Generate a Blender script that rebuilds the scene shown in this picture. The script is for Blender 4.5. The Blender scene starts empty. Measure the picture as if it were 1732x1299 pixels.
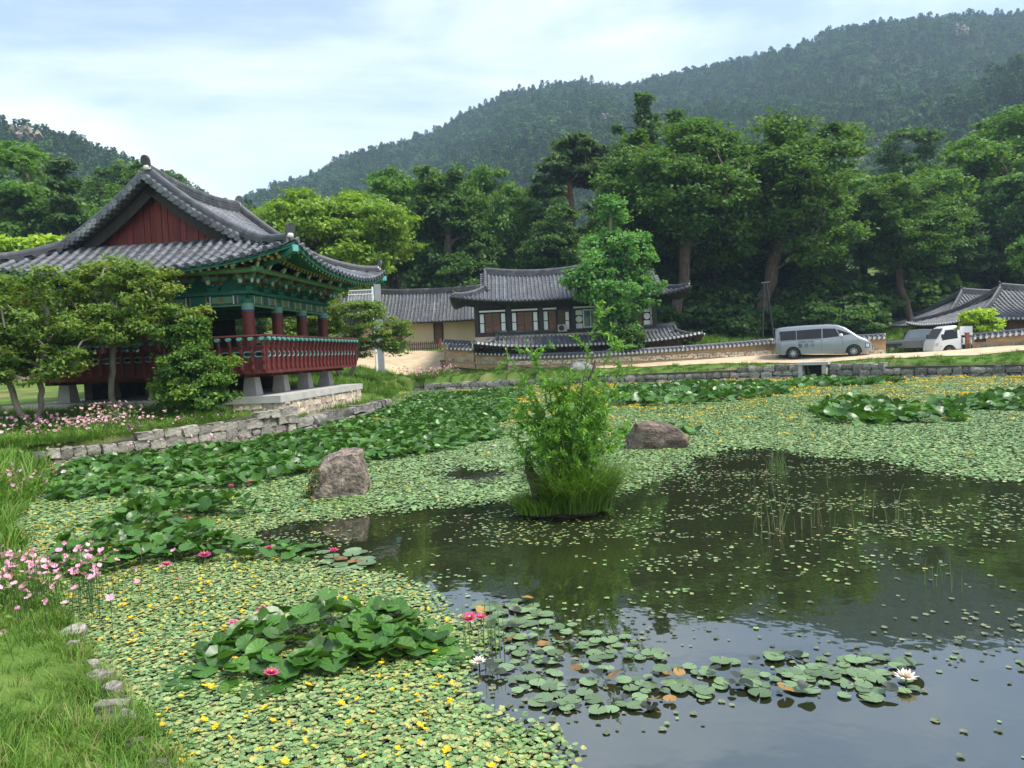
import bpy, math, random
import numpy as np
from mathutils import Matrix, Vector
from mathutils.noise import noise as pnoise

SC = bpy.context.scene
COL = SC.collection
rng = np.random.default_rng(7)
random.seed(7)
R = math.radians

# ---------------------------------------------------------------- camera
cam_d = bpy.data.cameras.new('camera')
cam_d.sensor_width = 36.0
cam_d.lens = 24.94
cam_d.clip_start = 0.05
cam_d.clip_end = 6000.0
cam = bpy.data.objects.new('camera', cam_d)
COL.objects.link(cam)
cam.matrix_world = (Matrix.Translation((0, 0, 2.2)) @ Matrix.Rotation(R(90 - 2.5), 4, 'X')
                    @ Matrix.Rotation(R(-2.6), 4, 'Z'))
SC.camera = cam

# ---------------------------------------------------------------- sky and sun
SUN_AZ, SUN_EL = R(112), R(58)          # azimuth from +Y towards +X
world = bpy.data.worlds.new('World')
SC.world = world
world.use_nodes = True
wn, wl = world.node_tree.nodes, world.node_tree.links
wn.clear()
w_out = wn.new('ShaderNodeOutputWorld')
w_bg = wn.new('ShaderNodeBackground')
w_bg.inputs['Strength'].default_value = 0.15
w_sky = wn.new('ShaderNodeTexSky')
w_sky.sky_type = 'NISHITA'
w_sky.sun_disc = False
w_sky.sun_elevation = SUN_EL
w_sky.sun_rotation = SUN_AZ
w_sky.air_density = 1.0
w_sky.dust_density = 1.5
w_tc = wn.new('ShaderNodeTexCoord')
w_map = wn.new('ShaderNodeMapping')
w_map.inputs['Scale'].default_value = (1.0, 1.0, 3.2)
w_map.inputs['Location'].default_value = (0.35, 0.1, 0.0)
w_n = wn.new('ShaderNodeTexNoise')
w_n.inputs['Scale'].default_value = 1.7
w_n.inputs['Detail'].default_value = 7.0
w_n.inputs['Roughness'].default_value = 0.55
w_n.inputs['Distortion'].default_value = 0.35
w_ramp = wn.new('ShaderNodeValToRGB')
w_ramp.color_ramp.elements[0].position = 0.40
w_ramp.color_ramp.elements[0].color = (0.2, 0.2, 0.2, 1)
w_ramp.color_ramp.elements[1].position = 0.62
w_ramp.color_ramp.elements[1].color = (0.97, 0.97, 0.97, 1)
w_mix = wn.new('ShaderNodeMix')
w_mix.data_type = 'RGBA'
w_mix.inputs[7].default_value = (4.95, 5.4, 5.85, 1)      # thin bright cloud
wl.new(w_tc.outputs['Generated'], w_map.inputs['Vector'])
wl.new(w_map.outputs['Vector'], w_n.inputs['Vector'])
wl.new(w_n.outputs['Fac'], w_ramp.inputs['Fac'])
wl.new(w_ramp.outputs['Color'], w_mix.inputs[0])
wl.new(w_sky.outputs['Color'], w_mix.inputs[6])
wl.new(w_mix.outputs[2], w_bg.inputs['Color'])
wl.new(w_bg.outputs['Background'], w_out.inputs['Surface'])

sun_d = bpy.data.lights.new('sun', 'SUN')
sun_d.energy = 3.5
sun_d.angle = R(16)
sun_d.color = (1.0, 0.95, 0.87)
sun = bpy.data.objects.new('sun', sun_d)
COL.objects.link(sun)
sdir = Vector((math.sin(SUN_AZ) * math.cos(SUN_EL), math.cos(SUN_AZ) * math.cos(SUN_EL), math.sin(SUN_EL)))
sun.rotation_euler = (-sdir).to_track_quat('-Z', 'Y').to_euler()
sun.location = sdir * 80

SC.view_settings.view_transform = 'Standard'
SC.view_settings.look = 'None'
SC.view_settings.exposure = 0.88
SC.view_settings.gamma = 1.0
SC.view_settings.use_curve_mapping = False
SC.cycles.max_bounces = 5
SC.cycles.diffuse_bounces = 3
SC.cycles.glossy_bounces = 2
SC.cycles.transmission_bounces = 4
SC.cycles.transparent_max_bounces = 5
SC.cycles.volume_bounces = 0

# ---------------------------------------------------------------- materials
MATS = {}
def mat(name, col, rough=0.7, var=0.0, scale=6.0, bump=0.0, bscale=None, spec=0.5, metal=0.0, attr=None, attr_cols=None,
        trans=0.0, alt=None, altscale=1.0, altpos=(0.45, 0.6), stretch=(1, 1, 1), ior=None, objrand=0.0, coat=0.0, coords='Object'):
    """Principled material: base colour, noise variation, second colour by noise, per-leaf colours by attribute, bump, translucency."""
    m = bpy.data.materials.new(name)
    m.use_nodes = True
    nt = m.node_tree; N = nt.nodes; L = nt.links
    b = N['Principled BSDF']
    b.inputs['Roughness'].default_value = rough
    b.inputs['Metallic'].default_value = metal
    b.inputs['Specular IOR Level'].default_value = spec
    if coat: b.inputs['Coat Weight'].default_value = coat
    if ior: b.inputs['IOR'].default_value = ior
    tc = N.new('ShaderNodeTexCoord')
    mp = N.new('ShaderNodeMapping'); mp.inputs['Scale'].default_value = stretch
    L.new(tc.outputs[coords], mp.inputs['Vector'])
    c = None
    if attr:
        a = N.new('ShaderNodeAttribute'); a.attribute_name = attr
        rp = N.new('ShaderNodeValToRGB')
        el = rp.color_ramp.elements
        cols = attr_cols
        while len(el) < len(cols): el.new(0.5)
        for i, cc in enumerate(cols):
            el[i].position = i / (len(cols) - 1); el[i].color = (*cc, 1)
        L.new(a.outputs['Fac'], rp.inputs['Fac'])
        c = rp.outputs['Color']
    else:
        rgb = N.new('ShaderNodeRGB'); rgb.outputs[0].default_value = (*col, 1)
        c = rgb.outputs[0]
    def noise(s, d=5.0):
        n = N.new('ShaderNodeTexNoise'); n.inputs['Scale'].default_value = s; n.inputs['Detail'].default_value = d
        L.new(mp.outputs['Vector'], n.inputs['Vector']); return n
    if alt:
        n = noise(altscale)
        rp = N.new('ShaderNodeValToRGB')
        rp.color_ramp.elements[0].position, rp.color_ramp.elements[1].position = altpos
        L.new(n.outputs['Fac'], rp.inputs['Fac'])
        mx = N.new('ShaderNodeMix'); mx.data_type = 'RGBA'
        mx.inputs[7].default_value = (*alt, 1)
        L.new(rp.outputs['Color'], mx.inputs[0]); L.new(c, mx.inputs[6]); c = mx.outputs[2]
    val = None
    if var:
        n = noise(scale)
        mr = N.new('ShaderNodeMapRange')
        mr.inputs['From Min'].default_value = 0.3; mr.inputs['From Max'].default_value = 0.7
        mr.inputs['To Min'].default_value = 1 - var; mr.inputs['To Max'].default_value = 1 + var
        L.new(n.outputs['Fac'], mr.inputs['Value']); val = mr.outputs['Result']
    if objrand:
        oi = N.new('ShaderNodeObjectInfo')
        mr = N.new('ShaderNodeMapRange')
        mr.inputs['To Min'].default_value = 1 - objrand; mr.inputs['To Max'].default_value = 1 + objrand
        L.new(oi.outputs['Random'], mr.inputs['Value'])
        if val is None: val = mr.outputs['Result']
        else:
            mm = N.new('ShaderNodeMath'); mm.operation = 'MULTIPLY'
            L.new(val, mm.inputs[0]); L.new(mr.outputs['Result'], mm.inputs[1]); val = mm.outputs[0]
    if val is not None:
        vm = N.new('ShaderNodeVectorMath'); vm.operation = 'SCALE'
        L.new(c, vm.inputs[0]); L.new(val, vm.inputs['Scale']); c = vm.outputs[0]
    L.new(c, b.inputs['Base Color'])
    if bump:
        n = noise(bscale or scale * 3, 6.0)
        bp = N.new('ShaderNodeBump'); bp.inputs['Strength'].default_value = bump; bp.inputs['Distance'].default_value = 0.05
        L.new(n.outputs['Fac'], bp.inputs['Height']); L.new(bp.outputs['Normal'], b.inputs['Normal'])
    if trans:
        t = N.new('ShaderNodeBsdfTranslucent')
        vm = N.new('ShaderNodeVectorMath'); vm.operation = 'MULTIPLY'
        vm.inputs[1].default_value = (1.25, 1.2, 0.5)
        L.new(c, vm.inputs[0]); L.new(vm.outputs[0], t.inputs['Color'])
        ms = N.new('ShaderNodeMixShader'); ms.inputs['Fac'].default_value = trans
        L.new(b.outputs[0], ms.inputs[1]); L.new(t.outputs[0], ms.inputs[2])
        L.new(ms.outputs[0], N['Material Output'].inputs['Surface'])
    MATS[name] = m
    return m

# ---------------------------------------------------------------- mesh helpers
def link(o, parent=None):
    COL.objects.link(o)
    if parent is not None: o.parent = parent
    return o

def tag(o, label=None, cat=None, group=None, kind=None):
    if label: o['label'] = label
    if cat: o['category'] = cat
    if group: o['group'] = group
    if kind: o['kind'] = kind
    return o

def thing(name, label, cat, loc=(0, 0, 0), rz=0.0, group=None):
    o = bpy.data.objects.new(name, None)
    o.empty_display_size = 0.2
    o.location = loc; o.rotation_euler = (0, 0, rz)
    link(o)
    return tag(o, label, cat, group, 'thing')

def mesh_np(name, V, F, mats, smooth=False, mi=None, attrs=None):
    """Mesh from arrays: F is (m,k) indices, or a list of such arrays with different k."""
    me = bpy.data.meshes.new(name)
    V = np.asarray(V, np.float32)
    Fs = F if isinstance(F, list) else [F]
    Fs = [np.asarray(f, np.int32) for f in Fs if len(f)]
    me.vertices.add(len(V)); me.vertices.foreach_set('co', V.ravel())
    nl = sum(f.size for f in Fs); nf = sum(len(f) for f in Fs)
    me.loops.add(nl); me.polygons.add(nf)
    me.loops.foreach_set('vertex_index', np.concatenate([f.ravel() for f in Fs]))
    tot = np.concatenate([np.full(len(f), f.shape[1], np.int32) for f in Fs])
    st = np.concatenate([[0], np.cumsum(tot)[:-1]]).astype(np.int32)
    me.polygons.foreach_set('loop_start', st)
    try: me.polygons.foreach_set('loop_total', tot)
    except Exception: pass
    if mi is not None: me.polygons.foreach_set('material_index', np.asarray(mi, np.int32))
    if smooth: me.polygons.foreach_set('use_smooth', np.ones(nf, bool))
    me.update(calc_edges=True)
    for k, (dom, arr) in (attrs or {}).items():
        a = me.attributes.new(k, 'FLOAT', dom); a.data.foreach_set('value', np.asarray(arr, np.float32))
    for m in (mats if isinstance(mats, (list, tuple)) else [mats]):
        me.materials.append(MATS[m] if isinstance(m, str) else m)
    return me

def obj(name, me, parent=None, loc=None, rot=None, scale=None, M=None):
    o = bpy.data.objects.new(name, me)
    if M is not None: o.matrix_basis = M
    else:
        if loc is not None: o.location = loc
        if rot is not None: o.rotation_euler = rot
        if scale is not None: o.scale = scale
    return link(o, parent)

BOXF = [(0, 3, 2, 1), (4, 5, 6, 7), (0, 1, 5, 4), (1, 2, 6, 5), (2, 3, 7, 6), (3, 0, 4, 7)]
class MB:
    """Collects shapes into one mesh."""
    def __init__(s): s.v = []; s.f = []; s.m = []; s.n = 0
    def add(s, V, F, mi=0):
        V = np.asarray(V, float).reshape(-1, 3)
        s.v.append(V)
        for f in F: s.f.append(tuple(i + s.n for i in f)); s.m.append(mi)
        s.n += len(V); return s
    def box(s, c, d, M=None, mi=0, taper=1.0, taper_y=None):
        hx, hy, hz = d[0] / 2, d[1] / 2, d[2] / 2
        ty = taper if taper_y is None else taper_y
        V = np.array([(-hx, -hy, -hz), (hx, -hy, -hz), (hx, hy, -hz), (-hx, hy, -hz),
                      (-hx * taper, -hy * ty, hz), (hx * taper, -hy * ty, hz), (hx * taper, hy * ty, hz), (-hx * taper, hy * ty, hz)])
        if M is not None: V = V @ np.array(M.to_3x3()).T
        return s.add(V + np.array(c), BOXF, mi)
    def hexa(s, P, mi=0): return s.add(P, BOXF, mi)
    def tube(s, P, r, n=8, cap=True, mi=0, squash=1.0):
        P = np.asarray(P, float); k = len(P)
        r = np.full(k, r) if np.isscalar(r) else np.asarray(r, float)
        T = np.gradient(P, axis=0); T /= np.linalg.norm(T, axis=1)[:, None] + 1e-9
        ref = np.array([0, 0, 1.0]) if abs(T[:, 2]).mean() < 0.8 else np.array([1.0, 0, 0])
        A = np.cross(T, ref); A /= np.linalg.norm(A, axis=1)[:, None] + 1e-9
        B = np.cross(A, T)
        th = np.linspace(0, 2 * math.pi, n, endpoint=False)
        V = P[:, None, :] + r[:, None, None] * (np.cos(th)[None, :, None] * A[:, None, :] + squash * np.sin(th)[None, :, None] * B[:, None, :])
        F = []
        for i in range(k - 1):
            for j in range(n):
                j2 = (j + 1) % n
                F.append((i * n + j, i * n + j2, (i + 1) * n + j2, (i + 1) * n + j))
        if cap: F += [tuple(range(n))[::-1][::-1], tuple((k - 1) * n + j for j in range(n))[::-1]]
        return s.add(V.reshape(-1, 3), F, mi)
    def sweep(s, P, prof, lat=None, up=(0, 0, 1), cap=True, mi=0):
        """prof: (offset sideways, offset up) points; lat: fixed sideways vector or None."""
        P = np.asarray(P, float); k = len(P); n = len(prof)
        T = np.gradient(P, axis=0); T /= np.linalg.norm(T, axis=1)[:, None] + 1e-9
        up = np.array(up, float)
        A = np.cross(T, up) if lat is None else np.tile(np.array(lat, float), (k, 1))
        A /= np.linalg.norm(A, axis=1)[:, None] + 1e-9
        U = np.cross(A, T); U /= np.linalg.norm(U, axis=1)[:, None] + 1e-9
        pr = np.array(prof)
        V = P[:, None, :] + pr[None, :, 0, None] * A[:, None, :] + pr[None, :, 1, None] * U[:, None, :]
        F = []
        for i in range(k - 1):
            for j in range(n):
                j2 = (j + 1) % n
                F.append((i * n + j, i * n + j2, (i + 1) * n + j2, (i + 1) * n + j))
        if cap: F += [tuple(range(n)), tuple((k - 1) * n + j for j in range(n))[::-1]]
        return s.add(V.reshape(-1, 3), F, mi)
    def lathe(s, prof, n=16, c=(0, 0, 0), axis='Z', mi=0, cap=True):
        th = np.linspace(0, 2 * math.pi, n, endpoint=False)
        V = np.array([[(r * math.cos(t), r * math.sin(t), z) for t in th] for r, z in prof]).reshape(-1, 3)
        if axis == 'Y': V = V[:, [0, 2, 1]] * np.array([1, 1, -1])
        if axis == 'X': V = V[:, [2, 0, 1]]
        k = len(prof); F = []
        for i in range(k - 1):
            for j in range(n):
                j2 = (j + 1) % n
                F.append((i * n + j, i * n + j2, (i + 1) * n + j2, (i + 1) * n + j))
        if cap: F += [tuple(range(n)), tuple((k - 1) * n + j for j in range(n))]
        return s.add(V + np.array(c), F, mi)
    def prism(s, poly, h0, h1, plane='XZ', mi=0):
        """Extrude a polygon between two offsets along the normal of the plane."""
        n = len(poly); V = []
        for h in (h0, h1):
            for a, b in poly:
                V.append({'XZ': (a, h, b), 'XY': (a, b, h), 'YZ': (h, a, b)}[plane])
        F = [tuple(range(n)), tuple(range(n, 2 * n))[::-1]] + [(i, (i + 1) % n, n + (i + 1) % n, n + i) for i in range(n)]
        return s.add(V, F, mi)
    def transform(s, M):
        A = np.array(M)
        s.v = [v @ A[:3, :3].T + A[:3, 3] for v in s.v]; return s
    def mesh(s, name, mats, smooth=False):
        me = bpy.data.meshes.new(name)
        V = np.concatenate(s.v)
        me.from_pydata(V.tolist(), [], s.f)
        for m in (mats if isinstance(mats, (list, tuple)) else [mats]): me.materials.append(MATS[m])
        me.polygons.foreach_set('material_index', np.array(s.m, np.int32))
        if smooth:
            me.polygons.foreach_set('use_smooth', np.ones(len(s.f), bool))
            try: me.set_sharp_from_angle(angle=R(38))
            except Exception: pass
        me.update(); return me
    def build(s, name, mats, parent=None, smooth=False, **k):
        return obj(name, s.mesh(name, mats, smooth), parent, **k)

def fix_normals(me):
    import bmesh
    bm = bmesh.new(); bm.from_mesh(me); bmesh.ops.recalc_face_normals(bm, faces=bm.faces); bm.to_mesh(me); bm.free()

def in_poly(P, poly):
    P = np.asarray(P); x, y = P[:, 0], P[:, 1]
    poly = np.asarray(poly); n = len(poly); ins = np.zeros(len(P), bool)
    for i in range(n):
        x1, y1 = poly[i]; x2, y2 = poly[(i + 1) % n]
        c = ((y1 > y) != (y2 > y))
        with np.errstate(divide='ignore', invalid='ignore'):
            ins ^= c & (x < (x2 - x1) * (y - y1) / (y2 - y1 + 1e-12) + x1)
    return ins

def dist_poly(P, poly, closed=True):
    P = np.asarray(P, float); poly = np.asarray(poly, float); d = np.full(len(P), 1e9)
    n = len(poly)
    for i in range(n if closed else n - 1):
        a, b = poly[i], poly[(i + 1) % n]; ab = b - a
        t = np.clip(((P - a) @ ab) / (ab @ ab + 1e-12), 0, 1)
        d = np.minimum(d, np.linalg.norm(P - (a + t[:, None] * ab), axis=1))
    return d

def sstep(a, b, x):
    t = np.clip((x - a) / (b - a), 0, 1); return t * t * (3 - 2 * t)

def vnoise(P, s, seed=0.0):
    return np.array([pnoise((p[0] * s + seed, p[1] * s - seed, seed * 1.7)) for p in P])

def scatter(name, pts, rot, scl, idx, protos, mats_unused=None, parent=None):
    """One object: each point carries one of the prototype meshes (geometry nodes)."""
    me = bpy.data.meshes.new(name)
    pts = np.asarray(pts, np.float32); n = len(pts)
    me.vertices.add(n); me.vertices.foreach_set('co', pts.ravel())
    a = me.attributes.new('rot', 'FLOAT_VECTOR', 'POINT'); a.data.foreach_set('vector', np.asarray(rot, np.float32).ravel())
    scl = np.asarray(scl, np.float32)
    if scl.ndim == 1: scl = np.repeat(scl[:, None], 3, 1)
    a = me.attributes.new('scl', 'FLOAT_VECTOR', 'POINT'); a.data.foreach_set('vector', scl.ravel())
    a = me.attributes.new('idx', 'INT', 'POINT'); a.data.foreach_set('value', np.asarray(idx, np.int32))
    me.update()
    col = bpy.data.collections.new(name + '_shapes')
    for i, pm in enumerate(protos):
        o = bpy.data.objects.new('%s_shape_%02d' % (name, i), pm); col.objects.link(o)
    g = bpy.data.node_groups.new(name, 'GeometryNodeTree')
    g.interface.new_socket('Geometry', in_out='INPUT', socket_type='NodeSocketGeometry')
    g.interface.new_socket('Geometry', in_out='OUTPUT', socket_type='NodeSocketGeometry')
    N = g.nodes; L = g.links
    gi = N.new('NodeGroupInput'); go = N.new('NodeGroupOutput')
    ci = N.new('GeometryNodeCollectionInfo'); ci.inputs['Collection'].default_value = col
    ci.inputs['Separate Children'].default_value = True; ci.inputs['Reset Children'].default_value = True
    ip = N.new('GeometryNodeInstanceOnPoints')
    ip.inputs['Pick Instance'].default_value = True
    def at(nm, ty):
        q = N.new('GeometryNodeInputNamedAttribute'); q.data_type = ty; q.inputs['Name'].default_value = nm
        return q.outputs['Attribute']
    L.new(gi.outputs[0], ip.inputs['Points']); L.new(ci.outputs[0], ip.inputs['Instance'])
    L.new(at('idx', 'INT'), ip.inputs['Instance Index'])
    L.new(at('scl', 'FLOAT_VECTOR'), ip.inputs['Scale'])
    er = N.new('FunctionNodeEulerToRotation')
    L.new(at('rot', 'FLOAT_VECTOR'), er.inputs[0]); L.new(er.outputs[0], ip.inputs['Rotation'])
    L.new(ip.outputs[0], go.inputs[0])
    o = obj(name, me, parent)
    md = o.modifiers.new('scatter', 'NODES'); md.node_group = g
    return o
# ================================================================ ground, pond, hills
SHORE_SOFT = [(-11.27, 16.79), (-8.16, 11.65), (-6.51, 8.91), (-5.68, 8.04), (-3.7, 5.79), (-2.69, 4.69), (-1.94, 3.82), (-1.2, 2.9), (0, 2.2), (3, 1.6), (12, 1.2), (30, 2), (38, 15), (33, 26.5)]
SHORE_FAR = [(33, 26.5), (24.07, 33.3), (19.48, 36.81), (16.87, 40.12), (5.24, 43.68), (1.25, 44.41), (-6.39, 46.0)]
SHORE_BACK = [(-6.39, 46.0), (-6.9, 42), (-6.0, 36), (-5.2, 31.1)]
SHORE_WALL = [(-5.2, 31.1), (-6.5, 21.45), (-9.3, 18.4), (-11.27, 16.79)]
POND = SHORE_SOFT + SHORE_FAR[1:] + SHORE_BACK[1:] + SHORE_WALL[1:-1]

CTRL = np.array([
    (0, 0, 0.75), (-3, 2, 0.75), (-5, 4.5, 0.75), (-3.9, 4.9, 0.45), (-8, 7, 0.9), (-9, 9.5, 0.7), (-12, 13, 0.75), (-15, 16, 0.9), (-20, 12, 1.1), (-30, 5, 1.4),
    (-12.3, 17.6, 0.5), (-10.9, 19.9, 0.68), (-9.0, 21.9, 0.85), (-8.4, 22.4, 0.7), (-10.5, 22.0, 1.0), (-14, 20.8, 1.0), (-18, 21, 1.02), (-24, 20, 1.1),
    (-11, 26, 1.05), (-16, 27, 1.05), (-7.6, 27, 0.9), (-6.6, 31.5, 0.8), (-5.4, 33.5, 0.5), (-8, 34, 1.2), (-6.9, 37, 0.95), (-7.6, 43, 1.0), (-12, 36, 1.35),
    (-22, 32, 1.5), (-14, 41, 1.6), (-9, 42.5, 1.58), (-6.4, 46.8, 0.75), (-4, 47, 1.05), (-4.4, 48.6, 1.22), (-8, 46.6, 1.42), (-2, 48, 1.3), (1, 45.2, 0.85), (1, 45.9, 1.25), (6, 44.4, 0.75), (6, 45.2, 1.2), (12, 42.4, 0.72), (12.5, 43.6, 1.05), (17.2, 40.8, 0.7), (18, 42, 1.05), (19.7, 41, 1.09),
    (20.2, 37.3, 0.65), (20.9, 38.8, 1.1), (24.6, 34.0, 0.62), (25.3, 35.2, 1.22), (33.6, 27.4, 0.62), (35, 29.5, 1.25),
    (-4, 51, 2.2), (-7, 56, 2.75), (-14, 55, 2.9), (-20, 48, 2.2), (1, 47.5, 1.55), (6, 47, 1.46), (12, 46.3, 1.43), (18, 45.5, 1.42), (22, 43, 1.1), (24, 45.5, 0.78), (27, 46.5, 0.78), (30, 47, 0.85), (27, 39, 1.35), (36, 34, 1.4),
    (4, 50, 3.2), (10, 50, 3.0), (0, 60, 3.3), (-10, 62, 3.3), (10, 60, 3.0), (20, 52, 1.7), (28, 51, 1.3), (40, 45, 1.9), (30, 60, 2.6), (18, 62, 2.6),
    (-40, 40, 2.5), (-40, 70, 6), (0, 90, 8), (40, 90, 8), (-80, 60, 8), (80, 60, 7), (60, 30, 2.0), (60, 0, 1.5), (0, -30, 1.2), (-60, -20, 2.0), (60, -40, 1.5), (0, 140, 16), (-90, 120, 16), (90, 120, 16)], float)
_A = np.linalg.norm(CTRL[:, None, :2] - CTRL[None, :, :2], axis=2)
_w = np.linalg.solve(_A + 0.02 * np.eye(len(CTRL)), CTRL[:, 2] - 1.5)
def base_z(P):
    P = np.asarray(P, float)
    return 1.5 + np.linalg.norm(P[:, None, :2] - CTRL[None, :, :2], axis=2) @ _w

PLAT = None
def ground_z(P):
    P = np.asarray(P, float)[:, :2]
    zb = np.concatenate([base_z(P[i:i + 20000]) for i in range(0, len(P), 20000)])
    r = np.linalg.norm(P, axis=1)
    zb = np.where(r > 150, np.clip(zb, 0, 18) * np.clip((900 - r) / 750, 0, 1), zb)
    ins = in_poly(P, POND)
    dw = np.minimum(dist_poly(P, SHORE_FAR, False), dist_poly(P, SHORE_WALL, False))
    ds = np.minimum(dist_poly(P, SHORE_SOFT, False), dist_poly(P, SHORE_BACK, False))
    soft = ds < dw
    z = np.where(soft, 0.05 + (zb - 0.05) * sstep(0, 1.5, ds), np.where(dw < 0.30, -0.55, zb))
    dl = dist_poly(P, SHORE_WALL[:2], False)
    z = np.where((dl < 1.1) & ~soft & (P[:, 1] > 21.6) & (P[:, 1] < 30.5), np.minimum(z, 0.40), z)
    z = np.where((np.abs(P[:, 0] - 17.15) < 0.85) & (P[:, 1] < 41.25) & (P[:, 1] > 39), -0.55, z)
    return np.where(ins, -0.55, z)
def gz(x, y): return float(ground_z([(x, y)])[0])

mat('lawn', (0.085, 0.15, 0.024), 0.9, var=0.3, scale=0.9, bump=0.6, bscale=14, alt=(0.17, 0.135, 0.065), altscale=0.45, altpos=(0.52, 0.72), spec=0.2)
mat('dirt', (0.50, 0.40, 0.27), 0.95, var=0.14, scale=1.6, bump=0.35, bscale=22, alt=(0.42, 0.32, 0.20), altscale=0.5, altpos=(0.45, 0.7), spec=0.2)
mat('forest_floor', (0.035, 0.05, 0.018), 0.95, var=0.35, scale=0.3, spec=0.1)

def grid_sheet(name, xs, ys, zf, m, smooth=True):
    X, Y = np.meshgrid(xs, ys); P = np.stack([X.ravel(), Y.ravel()], 1)
    Z = zf(P); V = np.column_stack([P, Z]); nx, ny = len(xs), len(ys)
    i = (np.arange(ny - 1)[:, None] * nx + np.arange(nx - 1)[None]).ravel()
    return mesh_np(name, V, np.stack([i, i + 1, i + nx + 1, i + nx], 1), m, smooth)
xs = np.concatenate([-np.geomspace(1500, 27, 28), np.arange(-26.5, 36, 0.36), np.geomspace(37, 1500, 28)])
ys = np.concatenate([-np.geomspace(1500, 5, 20), np.arange(-4.6, 60, 0.36), np.geomspace(60.6, 2200, 40)])
ground = tag(obj('ground', grid_sheet('ground', xs, ys, ground_z, 'lawn')), 'green grassy ground around the pond', None, kind='structure')

# beige dirt yard and lane between the grass bank and the walls
near = [(-26, 38.5), (-20, 39.2), (-13, 41.5), (-9, 44.8), (-5.6, 48.4), (-1, 47.3), (5, 45.0), (12, 43.5), (16.6, 41.7), (19.8, 39.3), (25, 35.2), (34, 29.0), (44, 22)]
far_ = [(-26, 56), (-20, 56), (-13, 56.5), (-8.5, 56.8), (-3.6, 52.0), (1, 48.4), (6, 47.4), (12, 46.9), (18, 47), (24, 48), (30, 46), (38, 40), (48, 30)]
def resample(pl, n):
    pl = np.asarray(pl, float); s = np.concatenate([[0], np.cumsum(np.linalg.norm(np.diff(pl, axis=0), axis=1))]); t = np.linspace(0, s[-1], n)
    return np.stack([np.interp(t, s, pl[:, k]) for k in range(pl.shape[1])], 1)
def interp_idx(pl, n):
    pl = np.asarray(pl, float); t = np.linspace(0, len(pl) - 1, n); return np.stack([np.interp(t, np.arange(len(pl)), pl[:, k]) for k in range(2)], 1)
na, nb = 220, 26
A_, B_ = interp_idx(near, na), interp_idx(far_, na)
A_ = A_ + 0.14 * np.stack([vnoise(A_, 0.9, 3.1), vnoise(A_, 0.9, 8.2)], 1) * 2
tt = np.linspace(0, 1, nb)
P = (A_[None] * (1 - tt[:, None, None]) + B_[None] * tt[:, None, None]).reshape(-1, 2)
Zr = ground_z(P) + 0.035
i = (np.arange(nb - 1)[:, None] * na + np.arange(na - 1)[None]).ravel()
tag(obj('dirt_road', mesh_np('dirt_road', np.column_stack([P, Zr]), np.stack([i, i + 1, i + na + 1, i + na], 1), 'dirt', True)), 'pale beige dirt lane and yard behind the pond', None, kind='structure')

# pond water
m = mat('pond_water', (0.018, 0.022, 0.009), 0.02, spec=0.5, ior=2.7)
nt = m.node_tree; b = nt.nodes['Principled BSDF']
tc = nt.nodes.new('ShaderNodeTexCoord'); nz = nt.nodes.new('ShaderNodeTexNoise'); bp = nt.nodes.new('ShaderNodeBump')
nz.inputs['Scale'].default_value = 5.0; nz.inputs['Detail'].default_value = 2.0
bp.inputs['Strength'].default_value = 0.05; bp.inputs['Distance'].default_value = 0.03
nt.links.new(tc.outputs['Object'], nz.inputs['Vector']); nt.links.new(nz.outputs['Fac'], bp.inputs['Height']); nt.links.new(bp.outputs['Normal'], b.inputs['Normal'])
tag(obj('pond_water', mesh_np('pond_water', [(-13, 0.5, 0), (40, 0.5, 0), (40, 48, 0), (-13, 48, 0)], np.array([(0, 1, 2, 3)]), 'pond_water')), 'dark still pond water', None, kind='structure')

# ---------------------------------------------------------------- hills
def leaf_quads(C, nrm, size, ln=1.5, fold=0.25, r=rng):
    """Folded leaf-shaped quads: C centres, nrm normals."""
    n = len(C)
    nrm = nrm / (np.linalg.norm(nrm, axis=1)[:, None] + 1e-9)
    t = r.normal(size=(n, 3)); t -= (t * nrm).sum(1)[:, None] * nrm; t /= np.linalg.norm(t, axis=1)[:, None] + 1e-9
    s = np.cross(nrm, t); size = np.asarray(size).reshape(-1, 1) * np.ones((n, 1))
    V = np.stack([C - t * size * ln * 0.5, C + s * size * 0.5 + nrm * size * fold * 0.5, C + t * size * ln * 0.5, C - s * size * 0.5 + nrm * size * fold * 0.5], 1)
    return V.reshape(-1, 3), np.arange(4 * n).reshape(n, 4)

HILL_GREEN = [(0.032, 0.078, 0.026), (0.05, 0.115, 0.034), (0.085, 0.165, 0.045)]
mat('hill_leaf', (0, 0, 0), 0.8, attr='var', attr_cols=HILL_GREEN, objrand=0.35, trans=0.2, spec=0.15)
mat('hill_earth', (0.03, 0.042, 0.017), 0.95, var=0.3, scale=0.05, spec=0.05, alt=(0.16, 0.13, 0.095), altscale=0.018, altpos=(0.66, 0.7))
mat('hill_rock', (0.22, 0.18, 0.14), 0.9, var=0.35, scale=0.25, bump=0.8, bscale=0.8)

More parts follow.
